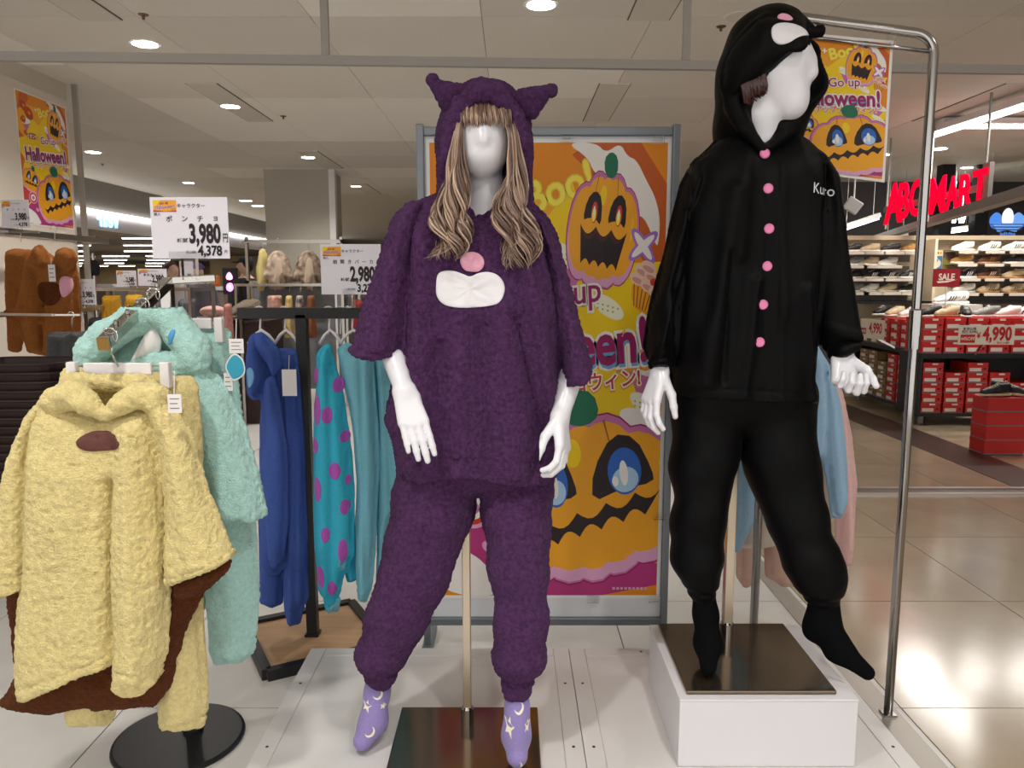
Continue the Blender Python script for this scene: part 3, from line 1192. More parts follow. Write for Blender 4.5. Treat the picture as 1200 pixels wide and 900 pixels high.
slL = dict(poly=[(500, 232), (478, 236), (462, 252), (450, 281), (436, 330), (421, 374), (410, 409), (424, 416), (445, 420), (476, 418), (482, 370), (487, 310), (496, 262)], Y=1.99, T=.062, R=.055, hem=[[(410, 409), (424, 416), (445, 420), (476, 418)]],
           ridges=[([(478, 270), (452, 400)], .03, .016)])
slR = dict(poly=[(622, 240), (640, 262), (656, 302), (672, 352), (686, 402), (695, 434), (684, 444), (668, 451), (656, 453), (652, 400), (644, 330), (632, 285)], Y=2.0, T=.060, R=.055, hem=[[(695, 434), (684, 444), (668, 451), (656, 453)]],
           ridges=[([(640, 280), (676, 440)], .025, .012)])
seams = [([(462, 534), (500, 529), (560, 531), (600, 534), (652, 538)], 2.0, .004, .005),
         ([(410, 404), (445, 413), (478, 411)], 1.96, .004, .004), ([(656, 446), (690, 428)], 1.96, .004, .004),
         ([(486, 268), (484, 330), (482, 400), (478, 416)], 2.0, .006, .012), ([(638, 290), (650, 360), (655, 440)], 2.0, .006, .012),
         ([(489, 256), (496, 262)], 1.95, .004, .004), ([(492, 260), (494, 302), (503, 304)], 1.93, .0028, .004)]
pon_vf = garment([torso, slL, slR], step=.0046, blend=.012, seams=seams, amp=.0042, freq=95, wr=.007, wf=(16, 16, 6), seed=9)
pon = obj('poncho', pon_vf, m_purple, mq, smooth=True)
tr_p = bvh(pon_vf)
# hood: thick shell open at the face, with roll
hx, hz = P(567, 163, 2.05).x, P(567, 163, 2.05).z
g = Grid((hx - .17, 1.86, hz - .22), (hx + .17, 2.26, hz + .21), .0052)
outer = smin(g.ell((hx, 2.10, hz + .010), (.122, .14, .150)), g.cone((hx, 2.08, hz - .03), (hx, 2.10, hz - .22), .113, .135, (1, 1, 1)), .05)
front = 1.94
outer = np.maximum(outer, (front - g.Y) + .22 * np.maximum(0, hz + .03 - g.Z))
inner = smin(g.ell((hx + .002, 2.04, hz + .012), (.088, .16, .114)), g.chain([(hx + .002, 1.95, hz - .03), (hx + .002, 1.99, hz - .11), (hx, 2.0, hz - .20)], [.082, .074, .055], .03), .03)
hood = -smin(-outer, inner, .012)
# rolled rim
rimc = [(524, 222), (522, 188), (528, 152), (541, 122), (563, 105), (586, 112), (604, 137), (614, 168), (613, 205)]
rp = [P(x, y, 1.948 + (.03 if i in (0, 8) else 0)) for i, (x, y) in enumerate(rimc)]
hood = smin(hood, g.chain(rp, [.020, .019, .019, .021, .023, .022, .020, .019, .019], .01), .012)
hood_vf = fuzz(g.mesh(hood), .0044, 95, 15, .004, (16, 16, 16))
hood_o = obj('hood', hood_vf, m_purple, pon, smooth=True)
for pl, tipc, nm in (([(503, 96), (512, 92), (524, 95), (540, 97), (556, 104), (548, 120), (529, 135), (519, 132), (510, 115), (503, 103)], (507, 94), 'l'),
                     ([(594, 112), (608, 103), (630, 101), (641, 99), (648, 103), (645, 112), (637, 127), (627, 140), (613, 141), (602, 126)], (646, 106), 'r')):
    q = P(tipc[0], tipc[1], 2.03)
    def ball(g, F, q=q):
        return smin(F, g.ell(q, (.0165, .0165, .0165)), .003)
    v = garment([dict(poly=pl, Y=2.03, T=.018, R=.03, sm=1)], step=.0042, amp=.0022, freq=95, wr=.002, seed=21, carve=ball, r0=.006)
    obj('hood_ear', v, m_purple, pon, smooth=True)
# appliqué: a plain white rounded patch and a small pink one
obj('patch', decal([(512, 330), (513, 321), (520, 317), (532, 317), (543, 321), (551, 325), (560, 320), (572, 318), (584, 322), (591, 331), (592, 341), (588, 352), (580, 358), (550, 361), (522, 359), (513, 350), (511, 340)], 1.93, tr_p, .005, 60, 6), m_patch, pon, smooth=True, label='plain white satin patch on the chest')
obj('patch', decal([(539, 308), (541, 299), (549, 295), (560, 296), (567, 302), (568, 311), (563, 318), (554, 319), (544, 317)], 1.93, tr_p, .006, 40, 5), m_pink, pon, smooth=True, label='small pink patch above the white one')

# --- wig: fringe and two long wavy bunches
def locks(spec, n, seed, rmin=.0022, rmax=.0042, curl=.010, turns=2.0, clump=0):
    random.seed(seed)
    m = MB()
    for k in range(n):
        t = random.random()
        d = random.random()
        ph = random.uniform(0, 6.28)
        path = []
        for (x0, x1, y, Y0, Y1) in spec:
            path.append(P(x0 + (x1 - x0) * t, y + random.uniform(-3, 3), Y0 + (Y1 - Y0) * d))
        N = 26
        end = random.uniform(.86, 1.0)
        pts = []
        for i in range(N + 1):
            u = end * i / N * (len(path) - 1)
            a = min(int(u), len(path) - 2)
            w = u - a
            p0, p1, p2, p3 = path[max(a - 1, 0)], path[a], path[a + 1], path[min(a + 2, len(path) - 1)]
            q = .5 * ((2 * p1) + (p2 - p0) * w + (2 * p0 - 5 * p1 + 4 * p2 - p3) * w * w + (3 * p1 - p0 - 3 * p2 + p3) * w ** 3)
            s = i / N
            am = curl * s ** 1.4
            th_ = 2 * math.pi * turns * s + ph * .22 + t * 1.5
            if clump:
                cc = min(clump - 1, int(t * clump))
                wgt = max(0, min(1, (s - .25) / .35))
                tc_ = (cc + .5) / clump
                y_ = [(x1 - x0) for (x0, x1, _a, _b, _c) in spec][min(len(spec) - 1, int(u + .5))]
                q = q + Vector(((tc_ - t) * y_ / FP * 1.95 * .55 * wgt, 0, 0))
                th_ = 2 * math.pi * turns * s + cc * 1.9 + (t * clump - cc) * 1.6 + d * 1.2
                am = curl * wgt * (.55 + .45 * ph / 6.28)
                q = q + Vector((math.cos(th_) * am, math.sin(th_) * am * .8 - .010 * wgt, 0))
            else:
                q = q + Vector((math.cos(th_) * am, math.sin(th_) * am * .8, 0))
            pts.append(q)
        r = random.uniform(rmin, rmax)
        rr = [r * (0.75 + .5 * math.sin(math.pi * min(1, i / N * 1.1))) * (1 if i < N - 5 else (N - i + .3) / 5.3) for i in range(N + 1)]
        m.tube(pts, rr, 6, cap=False)
    return m.vf()
wigL = [(538, 548, 122, 1.955, 2.0), (531, 543, 158, 1.922, 1.97), (521, 547, 200, 1.918, 1.975), (514, 553, 240, 1.905, 1.965), (508, 551, 268, 1.895, 1.95), (516, 545, 288, 1.885, 1.94), (500, 545, 306, 1.88, 1.94)]
wigR = [(586, 600, 126, 1.955, 2.0), (596, 607, 158, 1.922, 1.97), (593, 615, 200, 1.918, 1.975), (584, 620, 240, 1.905, 1.965), (584, 628, 268, 1.895, 1.95), (590, 630, 292, 1.885, 1.94), (596, 622, 318, 1.89, 1.94)]
fr = [(548, 590, 110, 1.99, 2.02), (544, 594, 121, 1.952, 1.97), (540, 598, 134, 1.922, 1.934), (540, 601, 149, 1.922, 1.932)]
m = MB()
for q in (locks(wigL, 210, 2, .0015, .0030, .021, 2.3, 4), locks(wigR, 210, 5, .0015, .0030, .021, 2.3, 4), locks(fr, 190, 8, .0016, .0028, .0015, 1.0)):
    m.add(q[0], q[1])
# right side of the fringe sweeps down
q = locks([(588, 594, 126, 1.975, 2.0), (593, 599, 140, 1.94, 1.96), (597, 604, 155, 1.94, 1.96), (598, 607, 172, 1.945, 1.97)], 26, 9, .0018, .003, .002, 1.0)
m.add(q[0], q[1])
q = locks([(541, 547, 126, 1.975, 2.0), (539, 544, 140, 1.945, 1.965), (536, 542, 158, 1.945, 1.965), (534, 542, 176, 1.945, 1.97)], 22, 10, .0018, .003, .002, 1.0)
m.add(q[0], q[1])
gw = Grid((hx - .10, 1.92, hz + .02), (hx + .10, 2.16, hz + .15), .006)
cap_ = gw.ell((hx, 2.035, hz + .014), (.079, .094, .099))
cap_ = np.maximum(cap_, (hz + .072 + .25 * (gw.Y - 1.95) * -1 - gw.Z) * .8)
cv, cf = gw.mesh(cap_)
m.add([tuple(p) for p in cv.tolist()], cf.tolist())
obj('wig', m.vf(), m_hair, mq, smooth=True, label='long wavy ash-brown wig with a fringe')

# ================================================================== white box under the second mannequin
m_box = mat('box_white', lin(216, 214, 218), rough=.35, bump=.02, bscale=80)
bfl, bfr, bbl = G(797, 820, .29), G(1006, 827, .29), G(767, 733, .29)
bx0, bx1, by0, by1 = .442, .912, 1.893, 2.336
bx = thing('display_box', 'white laminate display box raising the black mannequin', 'box', ((bx0 + bx1) / 2, (by0 + by1) / 2, PZ))
obj('shell', MB().box(bx0, bx1, by0, by1, PZ, .284).vf(), m_box, bx, bevel=.0015)
obj('lid', MB().box(bx0 - .001, bx1 + .001, by0 - .001, by1 + .001, .2845, .29).vf(), m_box, bx, bevel=.0015)

# ================================================================== mannequin in black
m_velvet = mat('black_velour', lin(5, 5, 6), rough=.5, sheen=.013, bump=.2, bscale=500, spec=.12, var=.25, vscale=8, sheen_tint=(.6, .6, .7))
m_bsock = mat('black_sock', lin(9, 9, 11), rough=.95, bump=.2, bscale=400, spec=.1)
m_button = mat('pink_button', lin(226, 130, 178), rough=.4)
Yk = 2.12
pk = G(851, 748, .302)
mk = thing('mannequin', 'white faceless mannequin in black velour hooded pyjamas with pink buttons', 'mannequin', (pk.x, pk.y, .29))
# head turned to the right of the picture
hc = P(917, 84, 2.08)
fd = Vector((.90, -.44, 0)).normalized()                    # where the face looks
sd = Vector((fd.y, -fd.x, 0))
g = Grid((hc.x - .16, 1.90, hc.z - .36), (hc.x + .14, 2.25, hc.z + .13), .0045)
def lp(a, b, c): return hc + fd * a + sd * b + Vector((0, 0, c))
F = smin(g.cone(lp(-.045, 0, .03), lp(.0, 0, .022), .085, .077), g.cone(lp(-.02, 0, -.05), lp(.022, 0, -.078), .058, .046), .06)
F = smin(F, g.cone(lp(.066, 0, .015), lp(.074, 0, -.010), .010, .010), .03)
nkb, nkt = P(886, 172, 2.13), lp(-.070, 0, -.05)
F = smin(F, g.chain([nkt, P(891, 134, 2.10), nkb], [.050, .047, .070], .03), .014)
head_vf = g.mesh(F)
shL, shR = P(845, 212, 2.14), P(940, 208, 2.14)
elL, elR = P(784, 350, 2.14), P(976, 330, 2.11)
wrL, wrR = P(773, 437, 2.07), P(987, 417, 2.035)
trunk = coarse([([shL, shR], [.055, .055]), ([P(892, 215, 2.14), P(872, 340, 2.15), P(868, 420, 2.15)], [.075, .075, .09]),
                ([shL, elL, elL.lerp(wrL, .6)], [.035, .032, .027]), ([shR, elR, elR.lerp(wrR, .7)], [.035, .032, .027])])
hL = arm_hand(elL, wrL, P(764, 464, 2.045) - wrL, (-1, -.35, 0), (.45, -1, 0), 1.0, (14, 26, 24), (.25, .75), fan=.10, spread=.22, re=.028, rw=.0215)
hR = arm_hand(elR, wrR, P(990, 442, 2.005) - wrR, (-.1, 1, .2), (1, 0.1, .1), 1.02, (50, 72, 40), (.55, .55), fan=.0, spread=.12, re=.028, rw=.0215)
obj('body', cat_vf(head_vf, trunk, hL, hR), m_skin, mk, smooth=True)
obj('pole', MB().box(pk.x - .0135, pk.x + .0135, pk.y - .0135, pk.y + .0135, .302, 1.15).vf(), MATS['stand_steel'], mk, bevel=.002)
obj('pole_socket', MB().lathe([(.02, 0), (.02, .05), (.016, .055)], (pk.x, pk.y, .302), 20).vf(), m_chrome, mk)
obj('base_plate', MB().box(G(807, 815, .302).x, G(987, 817, .302).x, 1.915, 2.325, .29, .302).vf(), m_plate, mk, bevel=.004, label='dark mirror-like steel base plate')
# trousers
LP = [P(830, 470, 2.15), P(825, 540, 2.13), P(819, 610, 2.10), P(817, 655, 2.09), P(822, 682, 2.09), P(824, 697, 2.09)]
LR = [.105, .092, .074, .066, .046, .034]
RP = [P(910, 470, 2.15), P(913, 540, 2.13), P(935, 610, 2.08), P(950, 655, 2.05), P(961, 680, 2.04), P(966, 704, 2.04)]
RR = [.105, .100, .080, .074, .062, .037]
lo = (min(p.x - r for p, r in zip(LP, LR)) - .03, 1.92, min(LP[-1].z, RP[-1].z) - .035)
hi = (max(p.x + r for p, r in zip(RP, RR)) + .03, 2.30, LP[0].z + .10)
g = Grid(lo, hi, .0068)
F = smin(np.minimum(g.chain(LP, LR, .03), g.chain(RP, RR, .03)), g.cone(P(835, 462, 2.15), P(905, 462, 2.15), .115, .115), .02)
F = F + .006 * np.exp(-((g.Z - P(824, 690, 2.09).z) / .007) ** 2) * (g.X < P(890, 690, 2.09).x) + .006 * np.exp(-((g.Z - P(966, 697, 2.04).z) / .007) ** 2) * (g.X > P(890, 690, 2.09).x)
obj('trousers', fuzz(g.mesh(F), .0004, 150, 5, .008, (9, 9, 13)), m_velvet, mk, smooth=True)
kL = sock([P(824, 690, 2.09), P(827, 720, 2.09), P(830, 755, 2.05), P(830, 782, 1.975)], [.034, .031, .034, .022], (P(829, 752, 2.08), .026))
kR = sock([P(966, 697, 2.04), P(965, 722, 2.04), P(982, 760, 1.99), P(1016, 788, 1.94)], [.042, .038, .034, .020], (P(955, 738, 2.05), .034))
for v in (kL, kR):
    obj('sock', v, m_bsock, mk, smooth=True)
# jacket
torso = dict(poly=[(858, 152), (830, 170), (804, 195), (786, 260), (778, 330), (776, 400), (784, 440), (782, 462), (820, 460), (868, 464), (910, 466), (955, 468), (953, 440), (956, 400), (968, 340), (980, 270), (978, 215), (962, 178), (925, 150), (910, 160), (893, 171), (874, 160)], Y=2.14, T=.125, R=.12, hem=[[(782, 462), (820, 460), (868, 464), (910, 466), (955, 468)]],
             ridges=[([(845, 230), (812, 440)], .022, .022), ([(870, 330), (856, 455)], .018, .018), ([(925, 340), (942, 460)], .018, .020), ([(840, 300), (832, 440)], .012, -.012), ([(860, 190), (850, 300)], .02, .014), ([(898, 185), (897, 460)], .012, .006)])
slL = dict(poly=[(838, 172), (812, 186), (796, 214), (783, 265), (768, 325), (757, 375), (752, 405), (757, 424), (772, 432), (792, 430), (797, 400), (800, 330), (812, 250), (830, 200)], Y=2.11, T=.060, R=.055,
           ridges=[([(815, 215), (775, 340), (766, 420)], .018, .022), ([(800, 300), (768, 400)], .010, .016), ([(800, 250), (786, 330), (784, 420)], .010, -.014)])
slR = dict(poly=[(950, 170), (968, 180), (980, 206), (990, 262), (999, 325), (1008, 385), (1007, 402), (990, 414), (972, 415), (958, 400), (949, 370), (950, 300), (955, 230)], Y=2.08, T=.060, R=.055,
           ridges=[([(970, 210), (985, 300), (995, 400)], .02, .010), ([(955, 380), (1000, 396)], .012, .010)])
cuffL = dict(poly=[(757, 424), (760, 434), (782, 434), (790, 424), (784, 415), (766, 415)], Y=2.07, T=.042, R=.022, sm=0)
cuffR = dict(poly=[(972, 404), (971, 419), (986, 420), (1008, 409), (1006, 396), (986, 396)], Y=2.04, T=.042, R=.022, sm=0)
seams = [([(783, 452), (868, 455), (955, 460)], 2.05, .003, .004), ([(893, 172), (893, 250), (890, 466)], 2.05, .002, .003), ([(906, 180), (906, 300), (902, 466)], 2.05, .002, .003),
         ([(812, 192), (806, 250), (800, 330), (794, 425)], 2.08, .005, .012), ([(962, 190), (956, 260), (950, 360), (948, 400)], 2.08, .005, .012),
         ([(761, 424), (790, 422)], 2.06, .003, .005), ([(970, 410), (1007, 400)], 2.0, .003, .005)]
jk_vf = garment([torso, slL, slR, cuffL, cuffR], step=.0055, blend=.012, seams=seams, amp=.0004, freq=150, wr=.008, wf=(14, 14, 9), seed=31)
jk = obj('jacket', jk_vf, m_velvet, mk, smooth=True)
tr_j = bvh(jk_vf)
for x, y in ((896, 180), (900, 221), (901, 268), (899, 312), (894, 357), (890, 401)):
    h = tr_j.ray_cast(P(x, y, 1.5), Vector((0, 1, 0)))
    # the button sits on the placket where the line of buttons meets the cloth
    w = P(x, y, 2.0)
    h = tr_j.ray_cast(w - Vector((0, .5, 0)), Vector((0, 1, 0)))
    c = P(x, y, h[0].y if h[0] is not None else 2.0)
    mb = MB().lathe([(.0125, -.003), (.0130, .002), (.0105, .0045), (.0095, .003), (.002, .003)], (0, 0, 0), 20)
    mb.v = [(c.x + v[0], c.y - v[2] - .001, c.z + v[1]) for v in mb.v]
    obj('button', mb.vf(), m_button, jk, smooth=False, label='pink round button')
v, f = text_mesh('Kuro', 1.0, 0.0, 1.0, 'LEFT')
v = v * .036
o_ = P(947, 227, 2.04)
tv = []
for q in v:
    w = Vector((o_.x + q[0] * .80, 2.0, o_.z + q[1] * 1.05 - q[0] * .12))
    h = tr_j.ray_cast(w - Vector((0, .5, 0)), Vector((0, 1, 0)))
    tv.append(tuple((h[0] if h[0] is not None else w) - Vector((0, .0012, 0))))
obj('embroidery', (tv, [q[::1] for q in f]), mat('thread_white', lin(206, 206, 210), rough=.7), jk, label='white embroidered letters Kuro on the chest')
# hood: deep shell following the turned head
hx, hy, hz = hc.x, 2.09, hc.z
g = Grid((hc.x - .24, 1.90, hc.z - .27), (hc.x + .16, 2.32, hc.z + .20), .0055)
outer = g.chain([P(891, 58, 2.12), P(886, 94, 2.14), P(873, 140, 2.14)], [.092, .093, .080], .05)
outer = smin(outer, g.cone(P(915, 40, 2.07), P(930, 62, 2.02), .062, .055), .05)          # brim pulled over the forehead
outer = smin(outer, g.cone(P(866, 160, 2.15), P(905, 165, 2.15), .060, .060), .05)
outer = smin(outer, g.chain([P(945, 66, 2.11), P(946, 100, 2.12), P(918, 146, 2.12)], [.040, .045, .055], .04), .04)
cav = g.chain([lp(-.03, 0, .03), lp(.05, 0.0, .015), lp(.16, .02, .0)], [.088, .080, .085], .02)
cav = smin(cav, g.chain([lp(.01, .02, -.05), P(905, 135, 1.98), P(893, 178, 1.98)], [.062, .058, .022], .03), .04)
cav = smin(cav, g.cone(lp(.02, .07, -.045), lp(.06, .16, -.045), .060, .060), .03)
hood = -smin(-outer, cav, .012)
brim = g.pillow(smooth_poly(XZ([(846, 92), (852, 60), (868, 38), (890, 18), (915, 20), (938, 34), (950, 46), (947, 58), (930, 68), (912, 82), (894, 94), (874, 106), (858, 118)], 2.03), 1), 2.03 + .0 * g.x[:, None] + .6 * np.maximum(0, P(885, 60, 2.03).x - g.x[:, None]) + 0 * g.z[None, :], .045, .06, .008)
hood = smin(hood, brim, .02)
flap = g.pillow(smooth_poly(XZ([(944, 50), (953, 74), (962, 95), (948, 118), (930, 138), (912, 152), (900, 152), (918, 128), (930, 108), (938, 80)], 2.15), 1), 2.15, .02, .03, .008)
hood = smin(hood, flap, .02)
hood = smin(hood, g.chain([P(860, 122, 2.07), P(873, 150, 2.04), P(890, 172, 2.04)], [.022, .020, .009], .01), .02)
hood = smin(hood, g.chain([P(932, 144, 2.12), P(914, 163, 2.07), P(897, 175, 2.045)], [.016, .018, .008], .01), .02)
kh_vf = fuzz(g.mesh(hood), .0004, 150, 8, .006, (14, 14, 14))
kh = obj('hood', kh_vf, m_velvet, jk, smooth=True)
tr_h = bvh(kh_vf)
ear = MB().tube([P(922, 30, 2.09), P(935, 33, 2.07), P(946, 37, 2.06), P(954, 38, 2.055), P(958, 37, 2.05), P(963, 36, 2.05), P(966, 36, 2.05)], [.036, .034, .024, .0145, .0155, .0165, .009], 16)
obj('hood_ear', ear.vf(), m_velvet, jk, smooth=True)
obj('patch', decal([(897, 46), (899, 36), (908, 31), (922, 31), (934, 36), (945, 47), (938, 48), (926, 51), (916, 58), (906, 59), (899, 54)], 2.02, tr_h, .004, 40, 5), m_patch, jk, smooth=True, label='plain white satin patch on the hood')
obj('patch', decal([(907, 26), (909, 20), (914, 18), (921, 20), (926, 27), (920, 29), (912, 28)], 2.03, tr_h, .004, 30, 4), m_pink, jk, smooth=True, label='small pink patch on top of the hood')
# short dark red hair under the hood
random.seed(3)
m = MB()
for k in range(70):
    t = random.random()
    a = P(868 + 26 * t, 78 + random.uniform(-3, 3), 2.04 - .02 * t)
    b = P(868 + 30 * t, 98 + random.uniform(-4, 4), 2.025 - .02 * t)
    c = P(872 + 26 * t, 118 - 12 * t + random.uniform(-4, 4), 2.03 - .015 * t)
    d = P(878 + 22 * t, 122 - 16 * t + random.uniform(-4, 4), 2.04 - .015 * t)
    m.tube([a, a.lerp(b, .5), b, b.lerp(c, .5), c, d], [.003, .005, .005, .004, .0028, .0006], 6, cap=False)
obj('hair', m.vf(), m_hair_red, mk, smooth=True, label='short dark red wig')
# ================================================================== the printed Halloween sheet (flat print, three copies of different size)
C_OR, C_DOR, C_YE, C_GO = lin(226, 138, 22), lin(196, 92, 30), lin(240, 204, 14), lin(236, 164, 30)
C_MAG, C_DMAG, C_PK, C_LPK = lin(178, 52, 120), lin(150, 20, 92), lin(196, 112, 166), lin(218, 160, 196)
C_BLK, C_WH, C_GR, C_LIL = lin(34, 20, 24), lin(236, 232, 228), lin(20, 110, 80), lin(160, 112, 196)
C_LYE, C_RED, C_BR, C_BLUE, C_LBL = lin(246, 226, 80), lin(196, 56, 34), lin(150, 84, 40), lin(40, 100, 190), lin(170, 205, 235)


def scallop(x0, y0, x1, y1, n, depth, asp):
    """row of bumps from (x0,y0) to (x1,y1)"""
    pts = []
    for k in range(n):
        for j in range(6):
            t = (k + j / 6) / n
            b = math.sin(math.pi * j / 6)
            pts.append((x0 + (x1 - x0) * t, y0 + (y1 - y0) * t + depth * b))
    pts.append((x1, y1))
    return pts


def pumpkin(A, c, rx, ry, rot, kind):
    cr, sr = math.cos(rot), math.sin(rot)
    a = A.a
    def T(pl):
        out = []
        for x, y in pl:
            X, Y = x * rx, y * ry * a
            out.append((c[0] + X * cr - Y * sr, c[1] + (X * sr + Y * cr) / a))
        return out
    def blob(pl, col, sm=2): A.clip_poly(T(pl), col, sm)
    def oval(x, y, ax, ay, n=22): return [(x + ax * math.cos(2 * math.pi * k / n), y + ay * math.sin(2 * math.pi * k / n)) for k in range(n)]
    lob = [(-.58, .10, .46, .80), (.58, .10, .46, .80), (-.25, .04, .46, .94), (.25, .04, .46, .94), (0, .06, .42, .96)]
    for x, y, ax, ay in lob:                       # outline and pink shade behind
        blob(oval(x * 1.02, y + .02, ax * 1.05, ay * 1.05), C_DMAG, 0)
    for x, y, ax, ay in lob:
        blob(oval(x * 1.01, y + .02, ax * 1.02, ay * 1.03), C_PK, 0)
    for x, y, ax, ay in lob:
        blob(oval(x * 1.0, y + .10, ax * .96, ay * .92), C_LPK, 0)
    for x, y, ax, ay in lob:
        blob(oval(x * .97, y - .02, ax * .95, ay * .90), C_GO, 0)
    for x in (-.30, .26):                          # rib lines
        blob([(x, -.84), (x + .02, -.84), (x * 1.16 + .012, -.55), (x * 1.16, -.55)], C_BR, 0)
    blob([(-.12, -.86), (-.2, -1.12), (-.02, -1.26), (.2, -1.18), (.24, -.90), (.08, -.80)], C_GR, 1)
    blob(oval(-.10, -.52, .09, .17), C_YE, 0)
    blob([(.80, -.3), (.86, -.1), (.86, .15), (.82, .2), (.82, -.1)], C_YE, 1)
    if kind == 'laugh':
        for s in (-1, 1):
            blob([(s * .36 - .27, -.06), (s * .36 - .20, -.42), (s * .36 + .02, -.60), (s * .36 + .24, -.46), (s * .36 + .28, .0), (s * .36 + .1, -.12), (s * .36 - .1, -.12)], C_BLK, 1)
            blob(oval(s * .36 + .05, -.22, .09, .18), C_RED, 0)
            blob(oval(s * .36 + .04, -.18, .06, .12), C_LYE, 0)
            blob(oval(s * .36 + .04, -.24, .03, .09), C_WH, 0)
        top = scallop(-.68, .0, .70, .04, 3, .14, a)
        bot = scallop(.50, .70, -.56, .66, 4, -.10, a)
        blob(top + bot, C_BLK, 0)
        blob(scallop(-.66, .02, .68, .06, 3, .14, a) + scallop(.62, .14, -.62, .12, 3, .12, a), lin(70, 30, 20), 0)
    else:
        for s, w in ((-1, 1.0), (1, 1.3)):
            x = s * .38
            blob([(x - .26 * w, .10), (x - .22 * w, -.28), (x - .04, -.66), (x + .16 * w, -.58), (x + .27 * w, -.15), (x + .27 * w, .0), (x, .0)], C_BLK, 1)
            blob(oval(x + .05, -.20, .14 * w, .28), C_BLUE, 0)
            blob(oval(x + .05, -.10, .11 * w, .15), C_LBL, 0)
            blob(oval(x + .04, -.18, .045, .15), C_WH, 0)
            blob(oval(x - .06, -.10, .035, .06), C_WH, 0)
        top = scallop(-.78, .30, .84, .02, 5, .12, a)
        bot = scallop(.60, .36, -.62, .56, 5, -.11, a)
        blob(top + bot, C_BLK, 0)


def sparkle(A, c, r, rot, col=C_WH, edge=C_LIL):
    for k, (cc, q) in enumerate(((edge, 1.28), (col, 1.0))):
        for d in (0, math.pi / 2):
            L, w = r * q, r * .24 * (1.7 if k == 0 else 1)
            a0 = rot + d
            pl = []
            for t in range(20):
                x, y = L * math.cos(2 * math.pi * t / 20), w * math.sin(2 * math.pi * t / 20)
                pl.append((c[0] + x * math.cos(a0) - y * math.sin(a0), c[1] + (x * math.sin(a0) + y * math.cos(a0)) / A.a))
            A.clip_poly(pl, cc)


